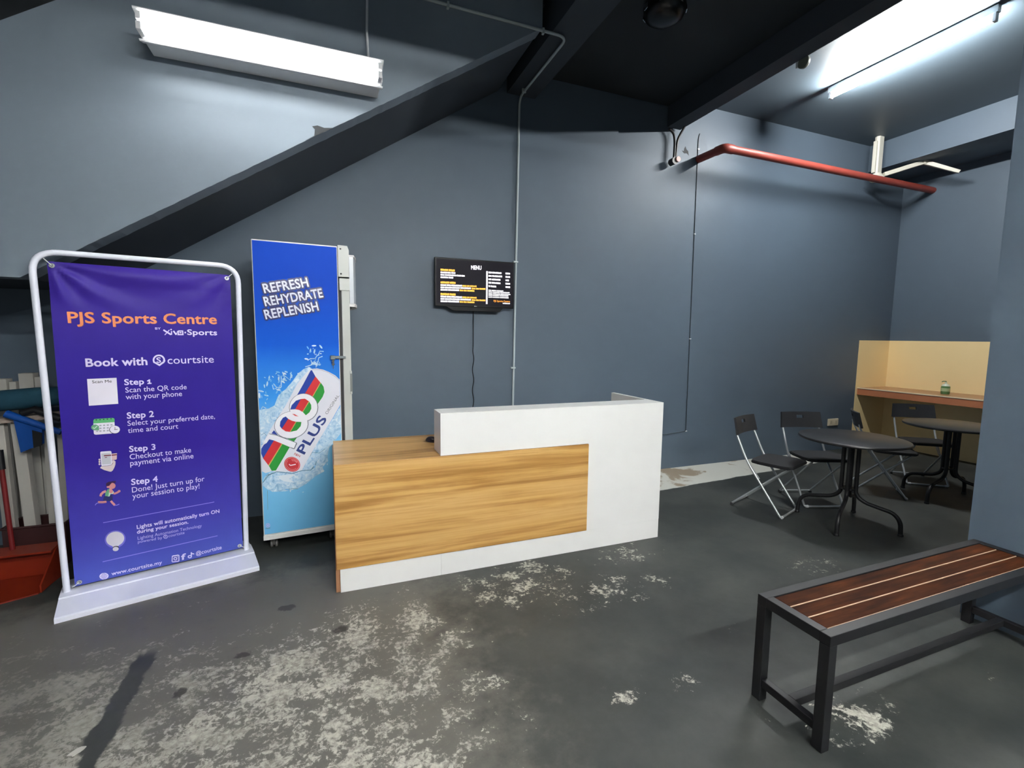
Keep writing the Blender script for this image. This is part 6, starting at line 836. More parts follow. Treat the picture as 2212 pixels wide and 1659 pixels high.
M_CEIL = wall_mat('dark_painted_ceiling', (36, 41, 45), 0.7)
M_SOFFIT = wall_mat('dark_painted_soffit', (56, 63, 72), 0.7)
M_ALC = wall_mat('painted_alcove_ceiling', (82, 95, 105), 0.5)
M_YEL = wall_mat('cream_yellow_paint', (252, 226, 170), 0.4, 0.03)
M_WHITE = mat('white_laminate', (236, 236, 234), 0.28, var=0.01)
M_BLACK = mat('black_plastic', (22, 23, 26), 0.4)
M_BLKMET = mat('black_powder_coat', (26, 26, 28), 0.42, var=0.1, scale=30)
M_STEEL = mat('silver_painted_steel', (196, 200, 202), 0.28, 0.55)
M_CHROME = mat('chrome', (210, 212, 214), 0.15, 1.0)
M_WHITEMET = mat('white_enamel', (226, 228, 230), 0.35)
M_RUBBER = mat('grey_rubber', (60, 60, 62), 0.8)

def math_node(nt, op, a, b=None, c=None, clamp=False):
    n = N(nt, 'ShaderNodeMath', operation=op); n.use_clamp = clamp
    for i, x in enumerate((a, b, c)):
        if x is None: continue
        if isinstance(x, (int, float)): n.inputs[i].default_value = x
        else: nt.links.new(x, n.inputs[i])
    return n.outputs[0]
def sstep(nt, x, a, b):
    n = N(nt, 'ShaderNodeMapRange', interpolation_type='SMOOTHSTEP'); n.clamp = True
    nt.links.new(x, n.inputs[0]); n.inputs[1].default_value = a; n.inputs[2].default_value = b
    return n.outputs[0]
def floor_material():
    m, nt, b = new_mat('worn_concrete_floor')
    ge = N(nt, 'ShaderNodeNewGeometry'); sx = N(nt, 'ShaderNodeSeparateXYZ'); nt.links.new(ge.outputs['Position'], sx.inputs[0])
    X, Y = sx.outputs[0], sx.outputs[1]
    def noise(scale, detail=8, rough=0.6, dist=0.0):
        n = N(nt, 'ShaderNodeTexNoise'); n.inputs['Scale'].default_value = scale; n.inputs['Detail'].default_value = detail
        n.inputs['Roughness'].default_value = rough; n.inputs['Distortion'].default_value = dist
        nt.links.new(ge.outputs['Position'], n.inputs['Vector']); return n.outputs['Fac']
    def mul(a, b_): return math_node(nt, 'MULTIPLY', a, b_)
    def add(a, b_): return math_node(nt, 'ADD', a, b_)
    def ell(cx, cy, rx, ry, soft=1.0):
        dx = math_node(nt, 'DIVIDE', math_node(nt, 'SUBTRACT', X, cx), rx); dy = math_node(nt, 'DIVIDE', math_node(nt, 'SUBTRACT', Y, cy), ry)
        d = math_node(nt, 'SQRT', add(mul(dx, dx), mul(dy, dy)))
        return math_node(nt, 'SUBTRACT', 1.0, sstep(nt, d, 1 - soft * .6, 1 + soft * .4))
    def mx2(a, b_): return math_node(nt, 'MAXIMUM', a, b_)
    # where the pale coating residue is dense
    big = math_node(nt, 'SUBTRACT', 1.0, sstep(nt, X, 0.25, 0.98))
    big = mul(big, math_node(nt, 'SUBTRACT', 1.0, sstep(nt, Y, 2.3, 3.25)))
    W = big
    for e in ((1.05, 2.55, .5, .3, 1.0), (1.9, 2.62, .28, .16, 1.), (1.40, 1.49, .10, .07, 1.), (1.13, 1.52, .10, .05, 1.), (2.97, 2.06, .35, .16, 1.), (1.95, 1.12, .32, .16, 1.), (1.5, 2.25, .5, .2, 1.)):
        W = mx2(W, mul(ell(*e), .82 if e[0] < 1.45 else .72))
    hole = ell(-0.27, 2.66, .5, .22, 1.0)
    W = math_node(nt, 'SUBTRACT', W, mul(hole, .45))
    flake = noise(6.0, 15, 0.70, 0.25)
    fine = noise(42.0, 10, 0.74, 0.5)
    big2 = noise(1.9, 4, .6, .4)
    W = add(W, mul(mul(math_node(nt, 'SUBTRACT', big2, .5), 2.2), math_node(nt, 'MINIMUM', W, .5)))
    v = add(mul(flake, .58), mul(fine, .42))
    thr = math_node(nt, 'SUBTRACT', 0.650, mul(W, 0.150))
    mask = sstep(nt, math_node(nt, 'SUBTRACT', v, thr), -0.020, 0.030)
    # around it the dark floor paint is rubbed down to warm grey screed
    worn = mul(math_node(nt, 'SUBTRACT', 1.0, sstep(nt, X, .15, 1.15)), math_node(nt, 'SUBTRACT', 1.0, sstep(nt, Y, 2.9, 3.5)))
    worn = sstep(nt, add(mul(worn, .55), mul(noise(6, 10, .68), .9)), .55, .95)
    # straight dark repair line through the worn area (around x=-0.83, running towards the viewer)
    wob = mul(math_node(nt, 'SUBTRACT', noise(9, 6, .6), .5), .10)
    lx = math_node(nt, 'ABSOLUTE', add(add(X, 0.83), wob))
    line = mul(math_node(nt, 'SUBTRACT', 1.0, sstep(nt, lx, 0.034, 0.050)), math_node(nt, 'SUBTRACT', 1.0, sstep(nt, Y, 2.5, 2.58)))
    mask = mul(mask, math_node(nt, 'SUBTRACT', 1.0, line))
    cl = noise(1.6, 6, 0.6)
    base = N(nt, 'ShaderNodeMix', data_type='RGBA'); base.inputs[6].default_value = srgb(50, 54, 53); base.inputs[7].default_value = srgb(74, 76, 73)
    nt.links.new(sstep(nt, cl, .3, .7), base.inputs[0])
    fm = N(nt, 'ShaderNodeMix', data_type='RGBA', blend_type='MULTIPLY'); fm.inputs[0].default_value = .35
    nt.links.new(base.outputs[2], fm.inputs[6]); nt.links.new(noise(22, 8, .7), fm.inputs[7])
    wm = N(nt, 'ShaderNodeMix', data_type='RGBA'); nt.links.new(mul(worn, math_node(nt, 'SUBTRACT', 1.0, line)), wm.inputs[0]); nt.links.new(fm.outputs[2], wm.inputs[6]); wm.inputs[7].default_value = srgb(98, 96, 90); fm = wm
    pale = N(nt, 'ShaderNodeMix', data_type='RGBA'); pale.inputs[6].default_value = srgb(122, 120, 112); pale.inputs[7].default_value = srgb(184, 181, 170)
    nt.links.new(math_node(nt, 'MULTIPLY', sstep(nt, add(fine, mul(math_node(nt, 'SUBTRACT', big2, .5), .5)), .35, .68), sstep(nt, X, -1.6, -.1)), pale.inputs[0])
    o1 = N(nt, 'ShaderNodeMix', data_type='RGBA'); nt.links.new(mask, o1.inputs[0]); nt.links.new(fm.outputs[2], o1.inputs[6]); nt.links.new(pale.outputs[2], o1.inputs[7])
    # pale bare strip of screed along the alcove wall
    edge = math_node(nt, 'SUBTRACT', Y, add(mul(X, 0.085), add(3.405, mul(math_node(nt, 'SUBTRACT', noise(5, 6, .6), .5), .06))))
    strip = mul(mul(sstep(nt, edge, -0.006, 0.012), sstep(nt, X, 2.2, 2.5)), math_node(nt, 'SUBTRACT', 1.0, sstep(nt, X, 5.6, 6.3)))
    scol = N(nt, 'ShaderNodeMix', data_type='RGBA'); scol.inputs[6].default_value = srgb(200, 200, 192); scol.inputs[7].default_value = srgb(150, 136, 116)
    stain = mul(sstep(nt, add(noise(3.2, 8, .6, .5), mul(ell(3.4, 4.05, .6, .35, 1.), .2)), .62, .7), 1.0)
    nt.links.new(stain, scol.inputs[0])
    o2 = N(nt, 'ShaderNodeMix', data_type='RGBA'); nt.links.new(strip, o2.inputs[0]); nt.links.new(o1.outputs[2], o2.inputs[6]); nt.links.new(scol.outputs[2], o2.inputs[7])
    # a few dark pits
    pits = None
    jx = mul(math_node(nt, 'SUBTRACT', noise(26, 6, .65), .5), .07); X0, Y0 = X, Y; X = add(X, jx); Y = add(Y, mul(math_node(nt, 'SUBTRACT', noise(31, 6, .65), .5), .05))
    for e in ((-0.252, 2.722, .045, .03, .3), (-0.413, 2.371, .035, .022, .4), (0.017, 2.416, .045, .028, .6), (-0.62, 2.2, .02, .03, .5)):
        p = ell(*e); pits = p if pits is None else mx2(pits, p)
    o3 = N(nt, 'ShaderNodeMix', data_type='RGBA'); nt.links.new(mul(pits, .85), o3.inputs[0]); nt.links.new(o2.outputs[2], o3.inputs[6]); o3.inputs[7].default_value = srgb(46, 44, 42)
    nt.links.new(o3.outputs[2], b.inputs['Base Color'])
    ro = N(nt, 'ShaderNodeMapRange'); nt.links.new(mask, ro.inputs[0]); ro.inputs[3].default_value = .52; ro.inputs[4].default_value = .75
    nt.links.new(ro.outputs[0], b.inputs['Roughness']); b.inputs['Specular IOR Level'].default_value = .35
    bp = N(nt, 'ShaderNodeBump'); bp.inputs['Strength'].default_value = .25; bp.inputs['Distance'].default_value = .004
    nt.links.new(add(mul(mask, .7), mul(fine, .3)), bp.inputs['Height']); nt.links.new(bp.outputs[0], b.inputs['Normal'])
    return m
def wood_mat(name, cols, sc3, rough=0.35, dist=1.2, fine=0.35, lo=.3, hi=.72):
    m, nt, b = new_mat(name)
    tc = N(nt, 'ShaderNodeTexCoord'); mp = N(nt, 'ShaderNodeMapping'); mp.inputs['Scale'].default_value = sc3; mp.inputs['Rotation'].default_value = (0, math.radians(-2.5), 0)
    nt.links.new(tc.outputs['Object'], mp.inputs['Vector'])
    n1 = N(nt, 'ShaderNodeTexNoise'); n1.inputs['Scale'].default_value = 1.0; n1.inputs['Detail'].default_value = 6; n1.inputs['Roughness'].default_value = .55; n1.inputs['Distortion'].default_value = dist
    nt.links.new(mp.outputs[0], n1.inputs['Vector'])
    m2 = N(nt, 'ShaderNodeMapping'); m2.inputs['Scale'].default_value = (1.5, 5, 5); nt.links.new(mp.outputs[0], m2.inputs['Vector'])
    n2 = N(nt, 'ShaderNodeTexNoise'); n2.inputs['Scale'].default_value = 1.6; n2.inputs['Detail'].default_value = 8; nt.links.new(m2.outputs[0], n2.inputs['Vector'])
    s = math_node(nt, 'ADD', math_node(nt, 'MULTIPLY', n1.outputs['Fac'], 1 - fine), math_node(nt, 'MULTIPLY', n2.outputs['Fac'], fine))
    cr = N(nt, 'ShaderNodeValToRGB'); e = cr.color_ramp.elements
    e[0].position = lo; e[0].color = srgb(*cols[0]); e[1].position = hi; e[1].color = srgb(*cols[-1])
    for k, c in enumerate(cols[1:-1]):
        q = e.new(lo + (hi - lo) * (k + 1) / (len(cols) - 1)); q.color = srgb(*c)
    nt.links.new(s, cr.inputs[0]); nt.links.new(cr.outputs[0], b.inputs['Base Color']); b.inputs['Roughness'].default_value = rough
    return m
M_DESKWOOD = wood_mat('honey_wood_laminate', ((158, 112, 54), (178, 132, 70), (200, 156, 92), (210, 168, 106), (188, 142, 80)), (.55, 8, 8), lo=.36, hi=.66)
M_BENCH = wood_mat('stained_brown_plank', ((22, 10, 6), (48, 23, 11), (70, 36, 17), (98, 54, 25)), (2.2, 6, 6), 0.6, .8, .5); M_BENCH.node_tree.nodes['Principled BSDF'].inputs['Specular IOR Level'].default_value = .06
M_COUNTER = wood_mat('brown_worktop', ((150, 108, 76), (170, 124, 88), (182, 136, 98)), (6, 1.2, 6), 0.3)
M_FASCIA = mat('terracotta_fascia', (186, 118, 82), 0.4, var=.06)

# ------------------------------------------------------------------ the room
YB, YT = 4.29, 4.25          # alcove wall and the slightly prouder wall that carries the screen
bm = BM(); box(bm, -5.5, 8.0, -4.5, 4.6, -0.1, 0.0); struct('floor', bm, floor_material())
bm = BM(); box(bm, -5.5, 2.79, YT, 4.6, 0, 4.3); struct('wall_back', bm, M_WALL)
bm = BM(); box(bm, 2.79, 7.6, YB, 4.6, 0, 4.3); box(bm, 6.80, 7.449, YB - .004, YB, 0, 1.505, mi=1)
prism(bm, [(3.63, 3.535), (3.655, 3.53), (3.66, 3.56), (3.675, 3.585), (3.69, 3.555), (3.715, 3.54), (3.725, 3.495), (3.70, 3.515), (3.66, 3.51)], 'y', YB - .001, YB + .004, mi=2)      # stained chip beside the pipe end
struct('wall_alcove', bm, [M_WALL, M_YEL, M_CEIL])
bm = BM(); box(bm, 7.45, 7.6, -4.5, YB, 0, 4.3); box(bm, 7.446, 7.45, 1.2, YB - .004, 0, 1.505, mi=1); struct('wall_right', bm, [M_WALL, M_YEL])
bm = BM(); box(bm, 3.24, 3.50, -3.2, 1.389, 0, 4.04); struct('wall_near', bm, M_WALL)
# stair: the parapet wall with its sloping lower edge, the soffit behind it and a chip in the plaster
S0 = (-1.52, 1.785); S1 = (1.50, 3.725)
low = [(-5.5, 1.785), S0]
rnd = random.Random(3)
for k in range(1, 110):
    t = k / 110; low.append((S0[0] + (S1[0] - S0[0]) * t, S0[1] + (S1[1] - S0[1]) * t + rnd.uniform(-.0018, .0018)))
low.append(S1)
par = low + [(1.50, 4.1), (0.05, 4.1), (-2.3, 2.53), (-5.5, 2.53)]
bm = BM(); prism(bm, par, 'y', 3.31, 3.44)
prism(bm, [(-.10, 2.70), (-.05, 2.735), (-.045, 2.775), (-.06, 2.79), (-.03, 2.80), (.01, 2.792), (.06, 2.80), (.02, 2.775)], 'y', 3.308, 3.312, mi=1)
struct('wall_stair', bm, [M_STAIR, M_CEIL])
sof = [(-5.5, 1.788), (-1.52, 1.788), (1.49, 3.722), (1.50, 4.1), (1.25, 4.1), (-1.60, 2.0), (-5.5, 2.0)]
bm = BM(); prism(bm, sof, 'y', 3.44, YT); struct('ceiling_stair', bm, M_SOFFIT)
bm = BM(); prism(bm, [(-5.5, 2.53), (-2.3, 2.53), (0.05, 4.1), (-5.5, 4.1)], 'y', 3.50, 3.62); struct('stairwell_shade_panel', bm, M_CEIL)  # dark panel added to stand for the unlit void above the parapet
bm = BM(); box(bm, 1.58, 1.86, -4.5, YT, 3.72, 4.1); struct('trim_1', bm, M_SOFFIT)
bm = BM(); box(bm, 3.39, 3.56, -4.5, YT, 3.72, 4.1); struct('trim_2', bm, M_SOFFIT)
bm = BM(); box(bm, 1.86, 3.39, -4.5, YT, 3.93, 4.1); struct('ceiling', bm, M_CEIL)
bm = BM(); box(bm, -5.5, 1.58, -4.5, 4.6, 4.1, 4.25); box(bm, 1.49, 1.58, 3.44, YT, 3.98, 4.1); struct('ceiling_front', bm, M_CEIL)
bm = BM(); box(bm, 3.56, 7.6, -4.5, YB, 4.04, 4.25); struct('ceiling_alcove', bm, M_ALC)
bm = BM(); box(bm, 6.69, 7.45, -4.5, YB, 3.71, 4.04); struct('trim_3', bm, M_WALL)

bm = BM(); box(bm, -5.5, 3.24, .35, .65, 3.32, 4.1); struct('light_block_beam', bm, M_SOFFIT)      # unseen beam added to keep hall light off the upper walls

# ------------------------------------------------------------------ fluorescent lamps
def lamp_unit(name, label, loc, M, length, strength, shroud, group=None):
    """batten along local x, shining along local -y; back against the surface at y=0"""
    t = thing(name, label, 'lamp', loc, 0.0, group)
    t.matrix_world = Matrix.Translation(loc) @ M
    L = length / 2
    bm = BM(); box(bm, -L, L, -.055, 0, -.022, .022, .004); obj('housing', bm, M_WHITEMET, t)
    if shroud:
        bm = BM()      # angled reflector: deep upper lip, shallow lower lip
        prism(bm, [(0.0, .030), (-.132, .056), (-.136, .060), (-.136, .065), (0, .040)], 'x', -L, L)
        prism(bm, [(0.0, -.030), (-.055, -.046), (-.060, -.050), (-.052, -.056), (0, -.040)], 'x', -L, L)
        obj('reflector', bm, M_WHITEMET, t)
        tubes = ((-.115, .028), (-.118, -.022))
    else:
        tubes = ((-.095, 0.0),) if shroud is False else ((-.09, -.035), (-.09, .035))
        if shroud is None:
            bm = BM(); box(bm, -L + .01, L - .01, -.062, -.054, -.07, .07, .003); obj('reflector', bm, M_WHITEMET, t)
    m = emis('tube_glow_%f' % strength, (252, 252, 249), strength)
    for y, z in tubes:
        bm = BM(); tube(bm, [(-L + .035, y, z), (L - .035, y, z)], .0135, 14); obj('tube', bm, m, t, True)
    for s in (-1, 1):
        for y, z in tubes:
            bm = BM(); box(bm, s * (L - .022) - .012, s * (L - .022) + .012, y - .02, -.05, z - .019, z + .019, .003); obj('tube_holder', bm, M_WHITEMET, t)
        if shroud is None:
            bm = BM(); tube(bm, [(s * .45, 0, 0), (s * .45, .735, 0)], .006, 8); obj('hanger', bm, M_WHITEMET, t)
    return t
lampw = lamp_unit('wall_lamp', 'glowing white fluorescent lamp mounted on the sloping stair wall above the banner', (-.263, 3.185, 3.067), Matrix.Identity(4), 1.225, TUBE_WALL, True)
bm = BM(); box(bm, -.60, .60, .001, .122, -.040, .028, .004); obj('mounting_box', bm, M_WHITEMET, lampw)
bm = BM(); tube(bm, [(.545, -.03, .03), (.540, .05, .16), (.538, .10, .34), (.545, .108, .55), (.54, .112, .86)], .0075, 8); obj('cord', bm, M_WHITEMET, lampw, True)
# local -y must point down for the ceiling ones: rotate about x by +90 degrees, then local x along world y
Rdown = Matrix.Rotation(PI / 2, 4, 'X')
Ralong = Matrix.Rotation(PI / 2, 4, 'Z')
lamp_unit('ceiling_lamp', 'glowing bare fluorescent tube under the alcove ceiling above the round tables', (4.78, 2.86, 4.036), Ralong @ Rdown, 1.30, TUBE_ALCOVE, False)
for x, y, lab in ((.2, -1.2, 'hall, front row, nearest the stair side'), (1.2, -1.2, 'hall, front row, middle one facing the desk'), (2.25, -1.2, 'hall, front row, nearest the bench side'),
                  (.6, -2.8, 'hall, rear row, towards the stair side'), (1.9, -2.8, 'hall, rear row, towards the bench side')):
    lamp_unit('ceiling_lamp', 'twin tube fluorescent lamp of the ' + lab, (x, y, 3.36), Ralong @ Rdown if x < -1 else Rdown, 1.30, TUBE_HALL, None, 'twin lamps of the hall')

# ------------------------------------------------------------------ roll-up style banner on a white stand
ban = thing('banner_stand', 'tall purple printed banner tied in a white tube frame beside the blue cooler', 'banner', (-1.41, 3.211, 0), math.atan2(.27905, .96028))
M_FRAME = mat('white_painted_tube', (236, 239, 252), 0.35)
bm = BM()
tube(bm, fillet([(.012, 0, .05), (-.012, 0, 1.915), (.920, 0, 1.925), (.893, 0, .05)], .11, 8), .0155, 12)
obj('frame', bm, M_FRAME, ban, True)
bm = BM(); prism(bm, [(-.245, 0), (-.245, .022), (-.235, .028), (-.075, .052), (-.07, .058), (.07, .058), (.075, .052), (.235, .028), (.245, .022), (.245, 0)], 'x', -.015, .93); obj('base_plate', bm, M_FRAME, ban)
UL, UR, VB, VTp = .046, .874, .075, 1.868
def ban_w(u, v):
    s = 0.0
    if v > 1.615:
        k = min(1, (v - 1.615) / .08)
        du, dv = u - UL, VTp - v                       # folds running from the top-left eyelet
        ang = math.atan2(dv, du + 1e-4); rad = math.hypot(du, dv)
        s += k * .010 * math.sin(ang * 11.0) * math.exp(-rad * 2.2) * min(1, rad * 9)
        du2 = UR - u; ang2 = math.atan2(dv, du2 + 1e-4); rad2 = math.hypot(du2, dv)
        s += k * .006 * math.sin(ang2 * 9.0 + 1) * math.exp(-rad2 * 3.5) * min(1, rad2 * 9)
        s += k * .010 * math.sin(PI * min(1, dv / .11)) * math.exp(-((u - .5) / .34) ** 2)
    return s
def print_gradient(name, stops, z0, z1, rough):
    m, nt, b = new_mat(name)
    tc = N(nt, 'ShaderNodeTexCoord'); sx = N(nt, 'ShaderNodeSeparateXYZ'); nt.links.new(tc.outputs['Object'], sx.inputs[0])
    mr = N(nt, 'ShaderNodeMapRange'); nt.links.new(sx.outputs[2], mr.inputs[0]); mr.inputs[1].default_value = z0; mr.inputs[2].default_value = z1
    cr = N(nt, 'ShaderNodeValToRGB'); e = cr.color_ramp.elements
    e[0].position = stops[0][0]; e[0].color = srgb(*stops[0][1]); e[1].position = stops[-1][0]; e[1].color = srgb(*stops[-1][1])
    for p, c in stops[1:-1]:
        q = e.new(p); q.color = srgb(*c)
    nt.links.new(mr.outputs[0], cr.inputs[0]); nt.links.new(cr.outputs[0], b.inputs['Base Color']); b.inputs['Roughness'].default_value = rough; b.inputs['Specular IOR Level'].default_value = .12
    return m
M_BAN = print_gradient('purple_banner_print', ((0, (78, 90, 184)), (.16, (68, 64, 168)), (.4, (52, 34, 144)), (.7, (50, 33, 144)), (1, (62, 42, 146))), VB, VTp, .42)
bm = BM(); nu, nv = 60, 130; g = {}
for i in range(nu + 1):
    for j in range(nv + 1):
        u = UL + (UR - UL) * i / nu; v = VB + (VTp - VB) * j / nv
        u += .006 * (1 - abs(2 * i / nu - 1)) * 0
        g[i, j] = bm.verts.new((u, -ban_w(u, v), v))
for i in range(nu):
    for j in range(nv): bm.faces.new((g[i, j], g[i + 1, j], g[i + 1, j + 1], g[i, j + 1]))
for f in bm.faces: f.smooth = True
slots = []; draw_art(bm, ART_BANNER, slots, ban_w)
me_bm = bm
me = bpy.data.meshes.new('banner_sheet'); bm.to_mesh(me); bm.free()
for mm in [M_BAN] + slot_mats(slots, .38): me.materials.append(mm)
sheet = bpy.data.objects.new('banner_sheet', me); C.objects.link(sheet); sheet.parent = ban
for (u, v, du, dv) in ((UL + .018, VTp - .022, -.03, .035), (UR - .018, VTp - .022, .03, .03), (UL + .02, VB + .022, -.03, -.02), (UR - .02, VB + .022, .03, -.02)):
    bm = BM()
    lathe(bm, [(.006, -.003), (.012, -.003), (.013, 0), (.012, .003), (.006, .003), (.006, -.003)], seg=18, M=Matrix.Translation((u, -.006, v)) @ Matrix.Rotation(PI / 2, 4, 'X'))
    e = obj('eyelet', bm, M_CHROME, sheet, True)
    bm = BM(); tube(bm, [(u, -.008, v), (u + du * .6, -.012, v + dv * .6), (u + du, -.004, v + dv)], .0022, 6); obj('tie', bm, M_WHITEMET, ban, True)

# ------------------------------------------------------------------ upright drinks cooler
fa = math.atan2(.0770, .9970)
fr = thing('drinks_cooler', 'upright drinks cooler with blue printed side panel behind the reception desk', 'cooler', (-.451, 3.501, 0), fa)
M_COOL = mat('cooler_grey_white', (186, 190, 186), 0.4)
M_COOLW = mat('cooler_white', (222, 222, 220), 0.4)
bm = BM(); box(bm, 0, .525, 0, .62, .086, 2.112, .006); obj('cabinet', bm, M_COOLW, fr)
bm = BM(); box(bm, -.002, .527, -.004, .62, .084, .118, .003); obj('plinth_trim', bm, M_COOLW, fr)
M_PANEL = print_gradient('blue_drink_print', ((0, (112, 186, 232)), (.14, (122, 196, 240)), (.30, (134, 204, 244)), (.48, (60, 152, 236)), (.66, (8, 88, 205)), (.85, (3, 68, 190)), (1, (4, 70, 192))), .12, 2.105, .5)
bm = BM(); box(bm, .006, .519, -.003, .001, .128, 2.103)
bmesh.ops.recalc_face_normals(bm, faces=bm.faces)
slots = []; clip = ART_COOLER
def inpanel(q): return (min(.518, max(.007, q[0])), q[1])
clip = [(('P', e[1], [inpanel(q) for q in e[2]]) if e[0] == 'P' else (('S', e[1], [inpanel(q) for q in e[2]], [inpanel(q) for q in e[3]]) if e[0] == 'S' else e)) for e in ART_COOLER]
draw_art(bm, clip, slots, lambda u, v: .003)
me = bpy.data.meshes.new('printed_side_panel'); bm.to_mesh(me); bm.free()
def water_mat():
    m, nt, b = new_mat('print_water_splash')
    tc = N(nt, 'ShaderNodeTexCoord'); n = N(nt, 'ShaderNodeTexNoise'); n.inputs['Scale'].default_value = 22; n.inputs['Detail'].default_value = 6; n.inputs['Distortion'].default_value = 2.5
    nt.links.new(tc.outputs['Object'], n.inputs['Vector'])
    cr = N(nt, 'ShaderNodeValToRGB'); e = cr.color_ramp.elements
    e[0].position = .28; e[0].color = srgb(120, 172, 214); e[1].position = .68; e[1].color = srgb(226, 238, 250)
    q = e.new(.46); q.color = srgb(176, 210, 236); q = e.new(.56); q.color = srgb(190, 218, 240)
    nt.links.new(n.outputs['Fac'], cr.inputs[0]); nt.links.new(cr.outputs[0], b.inputs['Base Color']); b.inputs['Roughness'].default_value = .3
    MATS['print_water'] = m
water_mat()
for mm in [M_PANEL] + slot_mats(slots, .3): me.materials.append(mm)
o = bpy.data.objects.new('printed_side_panel', me); C.objects.link(o); o.parent = fr
# door with gasket, facing +x
bm = BM(); box(bm, .527, .545, .01, .61, .13, 1.865); obj('gasket', bm, M_RUBBER, fr)
dr = bm = BM()
box(bm, .545, .600, 0, .06, .12, 1.84, .004); box(bm, .545, .600, .56, .62, .12, 1.84, .004); box(bm, .545, .600, .06, .56, .12, .20, .003); box(bm, .545, .600, .06, .56, 1.76, 1.84, .003)
door = obj('door', bm, M_COOL, fr)
gm, nt, b = new_mat('door_glass'); b.inputs['Base Color'].default_value = (.55, .65, .68, 1); b.inputs['Roughness'].default_value = .05; b.inputs['Transmission Weight'].default_value = .8
bm = BM(); box(bm, .565, .575, .055, .565, .195, 1.765); obj('glass_pane', bm, gm, door)
bm = BM(); box(bm, .532, .604, -.004, .064, 1.81, 1.895, .004); obj('hinge_cover', bm, M_COOL, door)
bm = BM(); box(bm, .588, .603, -.004, .03, 1.075, 1.245, .004); box(bm, .590, .6045, -.006, .012, 1.095, 1.225, mi=1); obj('handle', bm, [M_COOL, mat('handle_recess', (120, 124, 122), .5)], door)
bm = BM(); prism(bm, [(.527, 1.905), (.598, 1.905), (.600, 2.09), (.590, 2.118), (.527, 2.120)], 'y', -.004, .624); hd = obj('header_box', bm, M_COOL, fr)
for zz in (1.925, 2.095):
    bm = BM(); lathe(bm, [(0, 0), (.006, 0), (.005, .002), (0, .003)], seg=12, M=Matrix.Translation((.545, -.004, zz)) @ Matrix.Rotation(PI / 2, 4, 'X')); obj('screw', bm, M_RUBBER, hd, True)
bm = BM(); pts = []
for k in range(17):
    t = k / 16; y = -.004 + .628 * t; x = .600 + .075 * math.sin(PI * (.12 + .76 * t)); pts.append((x, y))
prof = pts + [(.600, .624), (.600, -.004)]
prism(bm, prof, 'z', 1.715, 2.05); obj('curved_sign', bm, mat('sign_acrylic', (206, 212, 218), .15), fr, True)
for z0, z1 in ((1.700, 1.722), (2.045, 2.058)):
    bm = BM(); prism(bm, [(x + .005, y) for x, y in pts] + [(x - .03, y) for x, y in pts[::-1]], 'z', z0, z1)
    obj('sign_rim', bm, M_COOLW, fr)
M_LOCK = mat('lock_metal', (120, 128, 130), .35, .6)
bm = BM(); box(bm, .470, .548, -.022, -.003, 1.333, 1.352, .003); box(bm, .458, .492, -.028, -.003, 1.326, 1.356, .006); box(bm, .540, .562, -.016, .0, 1.332, 1.350, .002); lk = obj('lock', bm, M_LOCK, fr)
bm = BM(); tube(bm, [(.476, -.02, 1.326), (.476, -.02, 1.305)], .009, 10); lathe(bm, [(.002, -.002), (.010, -.002), (.010, .002), (.002, .002), (.002, -.002)], seg=14, M=Matrix.Translation((.477, -.02, 1.294)) @ Matrix.Rotation(PI / 2, 4, 'X')); box(bm, .4745, .4795, -.021, -.019, 1.262, 1.286); obj('key', bm, M_CHROME, lk, True)
for (x, y) in ((.06, .07), (.45, .07), (.06, .55), (.45, .55)):
    bm = BM()
    for s in (-1, 1):
        lathe(bm, [(0, -.010), (.018, -.010), (.026, -.006), (.027, 0), (.026, .006), (.018, .010), (0, .010)], seg=18, M=Matrix.Translation((x + s * .015, y, .027)) @ Matrix.Rotation(PI / 2, 4, 'Y'))
    box(bm, x - .005, x + .005, y - .012, y + .012, .02, .084); box(bm, x - .025, x + .025, y - .025, y + .025, .074, .086)
    obj('caster', bm, mat('caster_grey', (92, 90, 88), .5), fr, True)

# ------------------------------------------------------------------ reception desk
dk = thing('reception_desk', 'white and honey wood reception desk with a raised white counter', 'desk', (0, 2.78, 0))
bm = BM(); box(bm, .010, .66, -.005, .65, .742, .766, .0015); box(bm, .66, 2.24, .19, .65, .742, .766, .0015); obj('worktop', bm, M_DESKWOOD, dk)
bm = BM(); box(bm, .008, 1.662, -.008, .012, .145, .7655, .001); obj('wood_front_panel', bm, M_DESKWOOD, dk)
M_EDGE = mat('brown_edge_band', (170, 122, 88), .45)
bm = BM(); box(bm, .004, .028, .012, .63, 0, .742); obj('left_side_panel', bm, M_EDGE, dk)
bm = BM(); box(bm, .028, .6225, .001, .03, 0, .1445, .0008); box(bm, .6235, 2.29, .001, .03, 0, .1445, .0008); obj('plinth', bm, M_WHITE, dk)
bm = BM()
prism(bm, [(.622, .768), (1.664, .768), (1.664, .1455), (2.29, .1455), (2.29, 1.031), (.622, 1.031)], 'y', .0, .03); wf = obj('white_front_panel', bm, M_WHITE, dk)
bm = BM(); box(bm, .622, .642, .03, .185, .768, 1.03); box(bm, .642, 2.262, .165, .185, .768, 1.008); box(bm, .642, 2.262, .03, .185, 1.008, 1.0312); obj('raised_counter', bm, M_WHITE, dk)
bm = BM(); box(bm, 2.262, 2.29, .03, .645, 0, 1.0312); obj('side_wing', bm, M_WHITE, dk)
bm = BM(); prism(bm, [(.05, .16), (1.66, .16), (1.66, .74), (.05, .74)], 'y', .02, .04); obj('inner_panel', bm, M_WHITE, dk)

